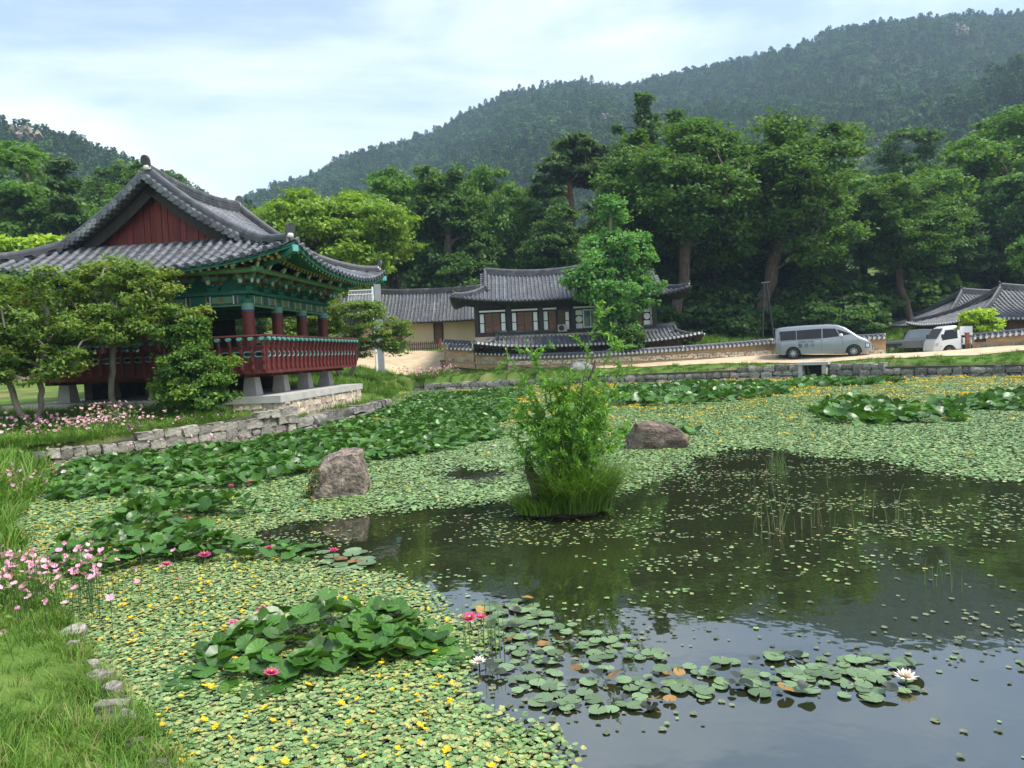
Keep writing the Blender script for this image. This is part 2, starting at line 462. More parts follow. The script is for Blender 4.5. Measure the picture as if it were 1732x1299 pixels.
def hill_tree(kind, seed):
    r = np.random.default_rng(seed); C = []; Nn = []; S = []
    if kind == 'round':
        for k in range(9):
            c = r.normal(size=3) * (1.3, 1.3, 1.2) + (0, 0, 4.2); rad = r.uniform(0.9, 1.6)
            d = r.normal(size=(26, 3)); d /= np.linalg.norm(d, axis=1)[:, None]; d[:, 2] = np.abs(d[:, 2]) * 1.0 - 0.25
            C.append(c + d * rad); Nn.append(d + r.normal(size=d.shape) * 0.5 + (0, 0, 0.4)); S.append(r.uniform(0.45, 0.95, 26))
    else:
        for k in range(8):
            h = 2.2 + k * 0.75; w = 2.6 * (1 - k / 9) + 0.4; a = r.uniform(0, 6.28, 22); q = np.sqrt(r.uniform(0.05, 1, 22)) * w
            c = np.stack([q * np.cos(a), q * np.sin(a), h + r.normal(size=22) * 0.25], 1)
            C.append(c); Nn.append(r.normal(size=c.shape) * 0.5 + (0, 0, 1)); S.append(r.uniform(0.5, 0.95, 22))
    C = np.concatenate(C); Nn = np.concatenate(Nn); S = np.concatenate(S)
    V, F = leaf_quads(C, Nn, S, 1.3, 0.2, r)
    var = np.clip(0.5 + r.normal(size=len(F)) * 0.28, 0, 1)
    return mesh_np('hill_tree', V, F, 'hill_leaf', attrs={'var': ('FACE', var)})
HILL_PROTOS = [hill_tree('round', 1), hill_tree('round', 2), hill_tree('round', 5), hill_tree('pine', 3), hill_tree('pine', 4)]

def hill(name, az, el, D, D0, zb, label, spacing, seed, pw=1.15, gully=16.0, s_max=1.06, drop=5.0):
    az, el, D = np.array(az, float), np.array(el, float), np.array(D, float)
    def surf(a, s):
        Dr = np.interp(a, az, D); e = np.interp(a, az, el)
        d = D0 + (Dr - D0) * s; zr = 2.2 + Dr * np.tan(np.radians(e)) - drop
        f = np.where(s <= 1, np.clip(s, 0, 1) ** pw, 1 - (s - 1) * 1.3)
        ar = np.radians(a); x, y = d * np.sin(ar), d * np.cos(ar)
        P = np.stack([x, y], 1)
        z = zb + (zr - zb) * f + gully * vnoise(P, 0.009, seed) * np.clip(s * (1.05 - s) * 4, 0, 1) + 3 * vnoise(P, 0.05, seed + 3)
        return np.column_stack([P, z])
    ga = np.linspace(az[0], az[-1], 130); gs = np.concatenate([np.linspace(0, 1, 40), [1.05, 1.12, 1.25, 1.45]])
    A, S = np.meshgrid(ga, gs)
    V = surf(A.ravel(), S.ravel()); nx, ny = len(ga), len(gs)
    i = (np.arange(ny - 1)[:, None] * nx + np.arange(nx - 1)[None]).ravel()
    tag(obj(name, mesh_np(name, V, np.stack([i, i + 1, i + nx + 1, i + nx], 1), 'hill_earth', True)), label[0], None, kind='structure')
    r = np.random.default_rng(seed); area = np.radians(az[-1] - az[0]) * 0.5 * (D.mean() ** 2 - D0 ** 2) * 1.1
    n = int(area / spacing)
    a = r.uniform(az[0], az[-1], n); s = np.sqrt(r.uniform((D0 / D.mean()) ** 2, s_max ** 2, n)); s = (s * D.mean() - D0) / (D.mean() - D0)
    s = np.concatenate([s, r.uniform(0.985, 1.02, n // 12)]); a = np.concatenate([a, r.uniform(az[0], az[-1], n // 12)])
    keep = (a > -48) & (a < 48); a, s = a[keep], s[keep]
    P = surf(a, s); n = len(P)
    sc = (r.uniform(0.5, 1.0, n) + 0.6 * r.uniform(0, 1, n) ** 3) * 0.80
    mixn = vnoise(P, 0.02, seed + 9)
    idx = np.where(r.uniform(size=n) < np.clip(0.45 + mixn * 1.2, 0.1, 0.9), r.integers(0, 3, n), r.integers(3, 5, n))
    P[:, 2] -= 0.8
    o = scatter(name.replace('hill', 'hillside') + '_forest', P, np.column_stack([np.zeros(n), np.zeros(n), r.uniform(0, 6.28, n)]),
                np.column_stack([sc, sc, sc * r.uniform(0.85, 1.3, n)]), idx, HILL_PROTOS)
    tag(o, label[1], 'forest', kind='stuff')
    return surf

surf_main = hill('hill', [-30, -24, -18.7, -15.2, -11.5, -6.9, -2.1, 0.8, 5.5, 10, 14.1, 18.5, 22.6, 26.1, 29.1, 32.5, 36.1, 45, 70],
     [8, 10.4, 12.58, 13.93, 15.59, 16.87, 18.96, 19.88, 20.31, 19.76, 20.19, 20.38, 20.64, 20.95, 20.66, 20.28, 19.66, 18.5, 15],
     [560, 560, 560, 560, 560, 560, 570, 570, 580, 590, 600, 600, 610, 620, 620, 630, 640, 640, 640], 150, 10,
     ('tall wooded mountain behind the temple', 'distant forest covering the tall mountain on the right'), 12.5, 11)
surf_spur = hill('hill', [14, 20, 24.3, 25.9, 28.2, 30.4, 32.5, 34.5, 36.1, 45, 70],
     [3, 6.5, 9.71, 11.34, 12.78, 14.5, 15.37, 16.36, 17.33, 19, 18], [330] * 11, 120, 9,
     ('wooded spur of the mountain at the right edge', 'forest on the nearer spur at the right edge'), 10.0, 23)
surf_left = hill('hill', [-70, -50, -40, -34.7, -32.8, -30.4, -28, -25.8, -23.6, -21.2, -20.4, -17, -13, -8],
     [14, 15.5, 16, 16.36, 16.43, 15.98, 15.08, 14.48, 13.62, 12.29, 12.02, 10, 7.5, 3], [380] * 14, 110, 9,
     ('lower wooded hill behind the pavilion', 'forest with bare rock patches on the hill at the left'), 10.0, 37, drop=11.0)

def crag(loc, size, seed, label):
    r = np.random.default_rng(seed); mb = MB()
    for k in range(34):
        c = r.normal(size=3) * np.array(size) * 0.3; d = np.array(size) * r.uniform(0.12, 0.4, 3)
        mb.box(c, d, Matrix.Rotation(r.uniform(0, 3), 3, 'Z').to_4x4() @ Matrix.Rotation(r.uniform(-.6, .6), 4, 'X') @ Matrix.Rotation(r.uniform(-.6, .6), 4, 'Y'), taper=r.uniform(0.3, 0.7))
    tag(mb.build('rock_outcrop', 'hill_rock', None, loc=loc), label, 'rock')
p = surf_left(np.array([-33.0]), np.array([0.8]))[0]; crag(p + (0, -3, 3), (13, 5, 8), 1, 'bare tan rock face high on the hill at the left edge')
p = surf_main(np.array([32.6]), np.array([0.82]))[0]; crag(p + (0, -4, 4), (6, 4, 6), 2, 'grey rock face high on the mountain at the right')
p = surf_main(np.array([8.2]), np.array([0.5]))[0]; crag(p + (0, -4, 4), (5, 3, 4), 3, 'small pale rock face halfway up the mountain')
# ================================================================ building materials
mat('roof_tile', (0.105, 0.112, 0.128), 0.5, var=0.35, scale=3.0, bump=0.3, bscale=30, spec=0.5, objrand=0.28, alt=(0.20, 0.205, 0.205), altscale=1.1, altpos=(0.55, 0.75))
mat('pan_tile', (0.075, 0.08, 0.09), 0.6, var=0.4, scale=4.0, bump=0.3, bscale=30, alt=(0.15, 0.15, 0.15), altscale=1.5, altpos=(0.5, 0.75))
mat('ridge_tile', (0.06, 0.064, 0.072), 0.55, var=0.3, scale=5, alt=(0.14, 0.14, 0.14), altscale=2.0, altpos=(0.5, 0.8))
mat('mortar', (0.62, 0.60, 0.56), 0.9, var=0.2, scale=8)
mat('red_wood', (0.115, 0.025, 0.022), 0.6, var=0.25, scale=4, stretch=(1, 1, 0.15), bump=0.15, bscale=30, spec=0.35)
mat('red_plank', (0.155, 0.03, 0.024), 0.65, var=0.3, scale=5, stretch=(3, 3, 0.25), bump=0.2, bscale=40, objrand=0.22, spec=0.3)
mat('red_column', (0.15, 0.022, 0.018), 0.5, var=0.18, scale=3, stretch=(1, 1, 0.2), spec=0.4)
mat('dark_wood', (0.03, 0.024, 0.02), 0.75, var=0.3, scale=5, stretch=(1, 1, 0.2), bump=0.2, bscale=30)
mat('shade_dark', (0.05, 0.045, 0.04), 0.95, var=0.3, scale=4)  # dark tone standing in for the shade under the pavilion floor
mat('dan_green', (0.012, 0.13, 0.085), 0.6, var=0.25, scale=6)
mat('dan_light', (0.14, 0.27, 0.15), 0.6, var=0.2, scale=6)
mat('dan_teal', (0.10, 0.33, 0.29), 0.6, var=0.15, scale=6)
mat('dan_ochre', (0.42, 0.24, 0.06), 0.65, var=0.2, scale=8)
mat('dan_orange', (0.36, 0.09, 0.03), 0.65, var=0.2, scale=8)
mat('dan_blue', (0.03, 0.06, 0.20), 0.6, var=0.2, scale=8)
mat('dan_white', (0.62, 0.62, 0.54), 0.6)
mat('concrete', (0.40, 0.39, 0.36), 0.85, var=0.15, scale=2.5, bump=0.2, bscale=25)
mat('granite', (0.45, 0.43, 0.41), 0.8, var=0.14, scale=30, bump=0.15, bscale=60)

def prof_roof(hz):
    return lambda t: hz * (0.60 * t + 0.40 * t * t)

class Roof:
    """Hip-and-gable or gable tile roof. Roof frame: ridge along x, centre at the origin, T maps to the thing's frame."""
    def __init__(s, T, a, b, e, m, eg, z0, hz, c=0.4, cr=0.25, p=2.6, gable=False):
        s.T = T; s.a, s.b, s.e, s.m, s.eg, s.z0, s.hz, s.c, s.cr, s.p = a, b, e, m, eg, z0, hz, c, cr, p
        s.pr = prof_roof(hz); s.gable = gable
        s.An = np.array(T)
    def zmain(s, x, q):
        y = s.b - q
        t = np.clip(q / s.b, -0.1, 1)
        if s.gable: lift = s.c * (np.abs(x) / s.a) ** s.p
        else: lift = s.c * (np.abs(x) / s.a) ** s.p * np.clip(np.abs(y) / s.b, 0, 1.05) ** s.p
        w = np.clip((t - 0.35) / 0.65, 0, 1)
        return s.z0 + s.pr(t) + lift + s.cr * (np.minimum(np.abs(x) / (s.a - s.e), 1.0)) ** 2 * w * w
    def zend(s, q, y):
        x = s.a - q
        tq = np.where(q <= s.e, s.m / s.e * q, s.m + 0.12 * (q - s.e))
        lift = s.c * np.clip(np.abs(x) / s.a, 0, 1.05) ** s.p * (np.abs(y) / s.b) ** s.p
        return s.z0 + s.pr(np.clip(tq / s.b, -0.1, 1)) + lift
    def S(s, side, u, q):
        u = np.asarray(u, float) + 0 * np.asarray(q, float); q = np.asarray(q, float) + 0 * u
        if side == 'F': return np.stack([u, -(s.b - q), s.zmain(u, q)], -1)
        if side == 'B': return np.stack([-u, s.b - q, s.zmain(u, q)], -1)
        if side == 'R': return np.stack([s.a - q, u, s.zend(q, u)], -1)
        return np.stack([-(s.a - q), -u, s.zend(q, u)], -1)
    def qmax(s, side, u):
        u = abs(u)
        if side in 'FB':
            if s.gable or u <= s.a - s.e + 0.02: return s.b
            return s.m * (s.a - u) / s.e
        if u <= s.b - s.m: return s.eg
        return s.e * (s.b - u) / s.m
    def umax(s, side): return s.a if side in 'FB' else s.b
    def W(s, P):
        P = np.asarray(P, float); return P @ s.An[:3, :3].T + s.An[:3, 3]
    def frame(s, side, u, q):
        h = 0.02
        P = s.S(side, u, q); dq = s.S(side, u, q + h) - P; du = s.S(side, u + h, q) - P
        dq /= np.linalg.norm(dq); du /= np.linalg.norm(du); n = np.cross(du, dq); n /= np.linalg.norm(n)
        return P, du, dq, n
    def rows(s, side, dx):
        U = s.umax(side); n = int(2 * (U - 0.06) / dx); us = (np.arange(n + 1) - n / 2) * dx
        return us

def tile_mesh(r=0.085, n=7, name='roof_tile'):
    mb = MB(); V = []
    th = np.linspace(0, math.pi, n)
    for (y, k) in ((0, 1.0), (1.06, 0.86)):
        for t in th: V.append((r * k * math.cos(t), y, r * k * math.sin(t)))
    F = [(i, i + 1, n + i + 1, n + i) for i in range(n - 1)] + [tuple(range(n))]
    mb.add(V, F); return mb.mesh(name, 'roof_tile', True)

def build_roof(rf, th, dx=0.3, rt=0.085, tl=0.3, sides='FBLR', single=(), ends='roof_tile', rh=0.34, rw=0.13, und='dan_green', under_sides='FBLR', pan=True, gable_parts=None, hips=True, fin=1.0):
    """tile rows, pan tiles, eave end discs, ridges, deck below."""
    W = rf.W
    nrm3 = rf.An[:3, :3]
    tm = tile_mesh(rt)
    disc = MB(); disc.lathe([(0.001, -0.03), (rt * 1.08, -0.03), (rt * 1.08, 0.03), (rt * 0.72, 0.035), (rt * 0.66, 0.02), (0.001, 0.022)], 10, axis='Y')
    discm = disc.mesh('eave_end_tile', ends, True)
    panV, panF = [], []; pn = 0
    for side in sides:
        us = rf.rows(side, dx)
        for u in us:
            qm = rf.qmax(side, u)
            if qm < 0.12: continue
            k = max(1, int(round(qm / tl))); qs = np.linspace(-0.04, qm, k + 1)
            if side in single:
                for j in range(k):
                    P, du, dq, n = rf.frame(side, u, qs[j]); P2 = rf.S(side, u, qs[j + 1])
                    d = P2 - P; L = np.linalg.norm(d); d /= L; n = np.cross(du, d); n /= np.linalg.norm(n)
                    M = Matrix.Identity(4)
                    for r_ in range(3):
                        M[r_][0] = du[r_]; M[r_][1] = d[r_] * L; M[r_][2] = n[r_]; M[r_][3] = P[r_] + n[r_] * 0.02
                    obj('roof_tile', tm, th, M=rf.T @ M)
            else:
                mb = MB(); nn = 6; tt = np.linspace(0, math.pi, nn)
                for j in range(k):
                    V = []
                    for q, kk in ((qs[j], 1.0), (qs[j + 1], 0.84)):
                        P, du, dq, n = rf.frame(side, u, q); P = P + n * 0.015
                        for t in tt: V.append(P + rt * kk * (math.cos(t) * du + math.sin(t) * n))
                    mb.add(W(V), [(i, i + 1, nn + i + 1, nn + i) for i in range(nn - 1)] + [tuple(range(nn))])
                mb.build('tile_row', 'roof_tile', th, smooth=True)
            P, du, dq, n = rf.frame(side, u, -0.05)
            out = -dq; M = Matrix.Identity(4)
            for r_ in range(3): M[r_][0] = du[r_]; M[r_][1] = out[r_]; M[r_][2] = -n[r_]; M[r_][3] = P[r_] + n[r_] * 0.03
            obj('eave_end_tile', discm, th, M=rf.T @ M)
        if pan:
            edges = np.concatenate([us, [us[-1] + dx]])[:-1]
            for u0, u1 in zip(us[:-1], us[1:]):
                qm = max(rf.qmax(side, u0), rf.qmax(side, u1))
                um = (u0 + u1) / 2
                if qm < 0.15: continue
                k = max(2, int(qm / 0.2)); qs = np.linspace(-0.02, qm, k + 1)
                uu = np.array([u0, um, u1])
                for j in range(k):
                    lo = rf.S(side, uu, qs[j]) + np.array([(0, 0, 0.035), (0, 0, 0.005), (0, 0, 0.035)])
                    lo0 = rf.S(side, uu, qs[j]) + np.array([(0, 0, 0.0), (0, 0, -0.03), (0, 0, 0.0)])
                    hi = rf.S(side, uu, qs[j + 1]) + np.array([(0, 0, 0.0), (0, 0, -0.03), (0, 0, 0.0)])
                    panV += list(lo0) + list(lo) + list(hi)
                    panF += [(pn, pn + 1, pn + 4, pn + 3), (pn + 1, pn + 2, pn + 5, pn + 4), (pn + 3, pn + 4, pn + 7, pn + 6), (pn + 4, pn + 5, pn + 8, pn + 7)]; pn += 9
    if pan and panV:
        o = obj('pan_tiles', mesh_np('pan_tiles', W(np.array(panV)), np.array(panF), 'pan_tile'), th); o['kind'] = 'stuff'
    # ridges: stacked courses with a round cap
    def ridge_prof(h, w):
        pr = []; k = 4
        for i in range(k):
            z0, z1 = h * i / k, h * (i + 0.72) / k
            pr += [(w * (1.08 - 0.05 * i), z0), (w * (1.08 - 0.05 * i), z1), (w * (0.9 - 0.05 * i), z1 + 0.001), (w * (0.9 - 0.05 * i), h * (i + 1) / k)]
        top = [(0.72 * w * math.cos(t), h + 0.75 * w * math.sin(t)) for t in np.linspace(0, math.pi, 7)]
        left = [(-x, z) for x, z in reversed(pr)]
        return pr + top + left
    def ridge(name, P, h=rh, w=rw):
        MB().sweep(W(P), ridge_prof(h, w), cap=True).build(name, 'ridge_tile', th)
    def finial(P, dirv, s=1.0):
        s = s * fin
        d = np.array(dirv, float); d /= np.linalg.norm(d); P = np.asarray(P, float)
        mb = MB(); pts = [(-0.13 * s, 0)] + [(0.15 * s * math.cos(t), 0.2 * s + 0.17 * s * math.sin(t)) for t in np.linspace(math.pi, 0, 7)] + [(0.13 * s, 0)]
        mb.prism(pts, -0.03 * s, 0.045 * s, 'XZ')
        mb.lathe([(0.001, -0.1 * s), (0.11 * s, -0.06 * s), (0.12 * s, 0.0), (0.10 * s, 0.06 * s), (0.001, 0.09 * s)], 10, c=(0, 0.02, -0.02), mi=1)
        d3 = nrm3 @ d; ang = math.atan2(d3[1], d3[0]) + math.pi / 2
        o = mb.build('ridge_end_tile', ['ridge_tile', 'mortar'], th, M=Matrix.Translation(Vector(W(P)[0:3] if np.ndim(P) == 1 else W(P))) @ Matrix.Rotation(ang, 4, 'Z') @ Matrix.Rotation(0.25, 4, 'X'))
    xr = rf.a - rf.e if not rf.gable else rf.a
    x = np.linspace(-xr, xr, 25); P = np.stack([x, 0 * x, rf.zmain(x, rf.b + 0 * x) - 0.03], 1)
    ridge('ridge', P, rh * 1.15)
    for sx in (-1, 1): finial((sx * (xr + 0.03), 0, P[-1][2] + rh * 1.05), (sx, 0, 0), 1.0)
    for sx in (-1, 1):
        for sy in (-1, 1):
            q = np.linspace(rf.b, rf.m if not rf.gable else 0.1, 16)
            y = sy * (rf.b - q); Z = rf.zmain(sx * xr + 0 * q, q)
            xoff = sx * (xr - (0.12 if rf.gable else 0.0))
            if rf.gable or rf.m < rf.b - 0.1: ridge('descending_ridge', np.stack([xoff + 0 * q, y, Z - 0.02], 1), rh * 0.72)
            if rf.gable:
                finial((xoff, y[-1] + sy * 0.03, Z[-1] + rh * 0.6), (0, sy, 0), 0.8); continue
            if hips:
                tt = np.linspace(0, 1, 14); q2 = rf.m * (1 - tt); x2 = rf.a - rf.e * (1 - tt)
                Z2 = rf.zmain(x2, q2)
                ridge('hip_ridge', np.stack([sx * x2, sy * (rf.b - q2), Z2 - 0.02], 1)[:13], rh * 0.72)
                finial((sx * x2[12], sy * (rf.b - q2[12]), Z2[12] + rh * 0.62), (sx, sy, 0), 0.95)
    # deck under the tiles
    dv, df, n0 = [], [], 0
    for side in under_sides:
        U = rf.umax(side); ug = np.linspace(-U, U, 41)
        for i in range(40):
            qa, qb = rf.qmax(side, ug[i]), rf.qmax(side, ug[i + 1])
            kq = 8
            for j in range(kq):
                pts = [rf.S(side, ug[i], qa * j / kq), rf.S(side, ug[i + 1], qb * j / kq), rf.S(side, ug[i + 1], qb * (j + 1) / kq), rf.S(side, ug[i], qa * (j + 1) / kq)]
                for off in (-0.05, -0.13): dv += [p + np.array((0, 0, off)) for p in pts]
                df += [(n0, n0 + 1, n0 + 2, n0 + 3), (n0 + 7, n0 + 6, n0 + 5, n0 + 4)]
                if j == 0: df.append((n0, n0 + 4, n0 + 5, n0 + 1))
                n0 += 8
    obj('roof_deck', mesh_np('roof_deck', W(np.array(dv)), np.array(df), und), th)

def build_gable(rf, th, board='red_plank', barge='dark_wood', pw=0.21, tiles=True, which=(-1, 1), rt=0.085, ends='roof_tile'):
    W = rf.W
    for sx in which:
        xg = sx * (rf.a - rf.eg); yb = rf.b - rf.m - 0.05
        zb = float(rf.zend(np.array(rf.eg), np.array(0.0))) - 0.05
        # planks
        n = int(2 * yb / pw)
        for k in range(n):
            y0, y1 = -yb + 2 * yb * k / n + 0.006, -yb + 2 * yb * (k + 1) / n - 0.006
            za = [float(rf.zmain(rf.a - rf.e, rf.b - abs(y))) - 0.42 for y in (y0, y1)]
            if max(za) < zb + 0.03: continue
            za = [max(z, zb + 0.02) for z in za]
            t = 0.05 + 0.012 * ((k * 7) % 3)
            mb = MB(); P = [(xg, y0, zb), (xg + sx * t, y0, zb), (xg + sx * t, y1, zb), (xg, y1, zb), (xg, y0, za[0]), (xg + sx * t, y0, za[0]), (xg + sx * t, y1, za[1]), (xg, y1, za[1])]
            mb.hexa(W(P)).build('gable_plank', board, th)
        # sill under the boards
        MB().hexa(W([(xg, -yb, zb - 0.06), (xg + sx * 0.14, -yb, zb - 0.06), (xg + sx * 0.14, yb, zb - 0.06), (xg, yb, zb - 0.06), (xg, -yb, zb + 0.03), (xg + sx * 0.14, -yb, zb + 0.03), (xg + sx * 0.14, yb, zb + 0.03), (xg, yb, zb + 0.03)])).build('gable_sill', 'mortar' if board == 'red_plank' else barge, th)
        # solid wall behind
        ys = np.linspace(-yb, yb, 25); top = [float(rf.zmain(rf.a - rf.e, rf.b - abs(y))) - 0.12 for y in ys]
        poly = [(-yb, zb - 0.3), (yb, zb - 0.3)] + [(y, max(t, zb)) for y, t in zip(ys[::-1], top[::-1])]
        MB().add(W([(xg - sx * 0.02, y, z) for y, z in poly] + [(xg - sx * 0.1, y, z) for y, z in poly]),
                 [tuple(range(len(poly))), tuple(range(len(poly), 2 * len(poly)))[::-1]]).build('gable_wall', barge, th)
        xe = sx * (rf.a - rf.e)
        for sy in (-1, 1):
            q = np.linspace(rf.b, rf.m + 0.05, 14); y = sy * (rf.b - q); Z = rf.zmain(abs(xe) + 0 * q, q)
            P = np.stack([xe - sx * 0.16 + 0 * q, y, Z - 0.2], 1)
            MB().sweep(W(P), [(-0.05, -0.3), (0.05, -0.3), (0.05, 0.12), (-0.05, 0.12)]).build('barge_board', barge, th)
            P = np.stack([(xe + xg) / 2 - sx * 0.02 + 0 * q, y, Z - 0.14], 1); hw = abs(xe - xg) / 2 + 0.08
            MB().sweep(W(P), [(-hw, -0.04), (hw, -0.04), (hw, 0.04), (-hw, 0.04)]).build('verge_board', barge, th)
            if not tiles: continue
            s = np.concatenate([[0], np.cumsum(np.hypot(np.diff(y), np.diff(Z)))])
            dd = np.arange(0.12, s[-1] + 0.05, 0.235)
            for d in dd:
                yy, zz = np.interp(d, s, y), np.interp(d, s, Z)
                sl = math.atan2(np.interp(d + .1, s, Z) - np.interp(d - .1, s, Z), abs(np.interp(d + .1, s, y) - np.interp(d - .1, s, y)) + 1e-6)
                mb = MB()
                mb.tube(W([(xe - sx * 0.1, yy, zz + 0.03), (xe + sx * 0.34, yy, zz + 0.0)]), [rt, rt * 1.08], 10)
                mb.tube(W([(xe - sx * 0.1, yy + sy * 0.10, zz - 0.10), (xe + sx * 0.30, yy + sy * 0.10, zz - 0.13)]), [rt * 1.15, rt * 1.25], 10, squash=0.6)
                mb.build('gable_tile', ends, th, smooth=True)
# ================================================================ pavilion
PA = R(-6.65)
PAV = thing('pavilion', 'large open pavilion with grey tile roof, red gable and painted green eaves on the bank', 'pavilion', (-11.168, 26.30, 0), PA)
ZP = 1.22
cols_x, cols_y = (-3.22, 0.0, 3.22), (-3.15, -1.05, 1.05, 3.15)
# footing stones and columns
pm = MB().box((0, 0, 0.29), (0.47, 0.47, 0.58), taper=0.74).mesh('pedestal', 'granite')
cm = MB()
cm.lathe([(0.001, 0), (0.2, 0), (0.197, 1.2), (0.185, 2.36), (0.001, 2.36)], 20)
colm = cm.mesh('column', 'red_column', True)
bands = MB()
for z0, z1, mi in ((2.10, 2.165, 1), (2.165, 2.19, 3), (2.19, 2.33, 0), (2.33, 2.36, 3), (2.36, 2.50, 2)):
    bands.lathe([(0.001, z0), (0.196, z0), (0.196, z1), (0.001, z1)], 20, mi=mi)
bandm = bands.mesh('column_band', ['dan_teal', 'dan_blue', 'dan_green', 'dan_ochre'], True)
for x in cols_x:
    for y in cols_y:
        if x == 0 and y in (-1.05, 1.05): continue
        obj('pedestal', pm, PAV, (x, y, ZP))
        c = obj('column', colm, PAV, (x, y, ZP + 0.58)); obj('column_band', bandm, c)
# floor
f = MB()
f.box((0, 0, 2.04), (8.1, 7.9, 0.10)); f.build('floor_board', 'dark_wood', PAV)
for x in cols_x: MB().box((x, 0, 1.90), (0.22, 7.7, 0.18)).build('floor_beam', 'red_wood', PAV)
for y in cols_y: MB().box((0, y, 1.89), (7.9, 0.2, 0.17)).build('floor_beam', 'red_wood', PAV)
# added dark panels hide the lawn and stand in for shade inside and below
for x in (-2.15, -1.05): MB().box((x, 3.15, 3.1), (1.0, 0.06, 2.0)).build('shade_board', 'dark_wood', PAV)
MB().box((-3.22, 2.1, 3.1), (0.06, 1.8, 2.0)).build('shade_board', 'dark_wood', PAV)
MB().box((-0.9, 2.4, 1.52), (5.2, 0.3, 0.6)).build('under_floor_shade', 'shade_dark', PAV)  # added blocks, under-floor shade put into their dark colour
MB().box((-3.3, 0.2, 1.52), (0.3, 4.6, 0.6)).build('under_floor_shade', 'shade_dark', PAV)
# balcony railing
BX, BY = 4.14, 4.07
def rail_post_mesh():
    prof = [(0.00, 0.0), (-0.05, 0.02), (-0.085, 0.12), (-0.06, 0.26), (-0.085, 0.38), (-0.075, 0.5), (-0.10, 0.62), (-0.09, 0.74), (-0.13, 0.86), (-0.16, 0.98), (-0.09, 1.03), (-0.04, 0.92), (-0.02, 0.8), (-0.01, 0.5)]
    mb = MB().prism(prof, -0.038, 0.038, 'YZ'); return mb.mesh('rail_post', 'red_wood')
rpm = rail_post_mesh()
capm = MB().prism([(-0.05, 1.0), (0.05, 1.0), (0.085, 1.06), (0.05, 1.10), (-0.05, 1.10), (-0.085, 1.06)], -0.17, -0.05, 'XZ').mesh('lotus_block', 'dan_teal')
def panel_mesh(w):
    mb = MB(); z0, z1 = 0.06, 0.78; n = 16; cz, ra, rb = 0.575, w * 0.33, 0.055
    th = np.linspace(0, 2 * math.pi, n, endpoint=False)
    def rect(t):
        c, s_ = math.cos(t), math.sin(t); hw = w / 2; up, dn = z1 - cz, cz - z0
        k = min(hw / max(abs(c), 1e-6), (up if s_ > 0 else dn) / max(abs(s_), 1e-6)); return (c * k, cz + s_ * k)
    th = np.sort(np.concatenate([th, [math.atan2(z1 - cz, w / 2), math.pi - math.atan2(z1 - cz, w / 2), math.pi + math.atan2(cz - z0, w / 2), 2 * math.pi - math.atan2(cz - z0, w / 2)]])); n = len(th)
    V = []
    for y in (-0.02, 0.02):
        V += [(rect(t)[0], y, rect(t)[1]) for t in th]; V += [(ra * math.cos(t), y, cz + rb * math.sin(t)) for t in th]
    F = []
    for i in range(n):
        j = (i + 1) % n
        F += [(i, j, n + j, n + i), (2 * n + j, 2 * n + i, 3 * n + i, 3 * n + j), (n + i, n + j, 3 * n + j, 3 * n + i), (j, i, 2 * n + i, 2 * n + j)]
    mb.add(V, F); return mb.mesh('rail_panel', 'red_wood')
ringm = None
def ring_mesh(w):
    t = np.linspace(0, 2 * math.pi, 17); P = np.stack([w * 0.36 * np.sign(np.cos(t)) * np.abs(np.cos(t)) ** 0.6, 0 * t - 0.025, 0.575 + 0.08 * np.sign(np.sin(t)) * np.abs(np.sin(t)) ** 0.6], 1)
    return MB().tube(P, 0.022, 5, cap=False).mesh('panel_ring', 'dan_teal', True)
def rail_side(M, length):
    n = int(round(length / 0.36)); w = length / n
    pmn, rmn = panel_mesh(w - 0.0), ring_mesh(w)
    for k in range(n + 1):
        x = -length / 2 + w * k
        p_ = obj('rail_post', rpm, PAV, M=M @ Matrix.Translation((x, -0.02, 0)))
        obj('lotus_block', capm, p_)
        if k < n:
            q_ = obj('rail_panel', pmn, PAV, M=M @ Matrix.Translation((x + w / 2, 0, 0)))
            obj('panel_ring', rmn, q_)
    MB().tube([(-length / 2 - 0.16, -0.11, 1.135), (length / 2 + 0.16, -0.11, 1.135)], 0.045, 8).transform(M).build('hand_rail', 'red_wood', PAV, smooth=True)
    MB().box((0, 0.0, 0.80), (length + 0.04, 0.09, 0.05)).transform(M).build('rail_beam', 'red_wood', PAV)
    MB().box((0, 0.0, 0.03), (length + 0.1, 0.14, 0.10)).transform(M).build('rail_beam', 'red_wood', PAV)
ZF = 1.94
rail_side(Matrix.Translation((0, -BY, ZF)), 2 * BX)
rail_side(Matrix.Translation((BX, 0, ZF)) @ Matrix.Rotation(R(90), 4, 'Z'), 2 * BY)
rail_side(Matrix.Translation((0, BY, ZF)) @ Matrix.Rotation(R(180), 4, 'Z'), 2 * BX)
rail_side(Matrix.Translation((-BX, 0, ZF)) @ Matrix.Rotation(R(-90), 4, 'Z'), 2 * BY)
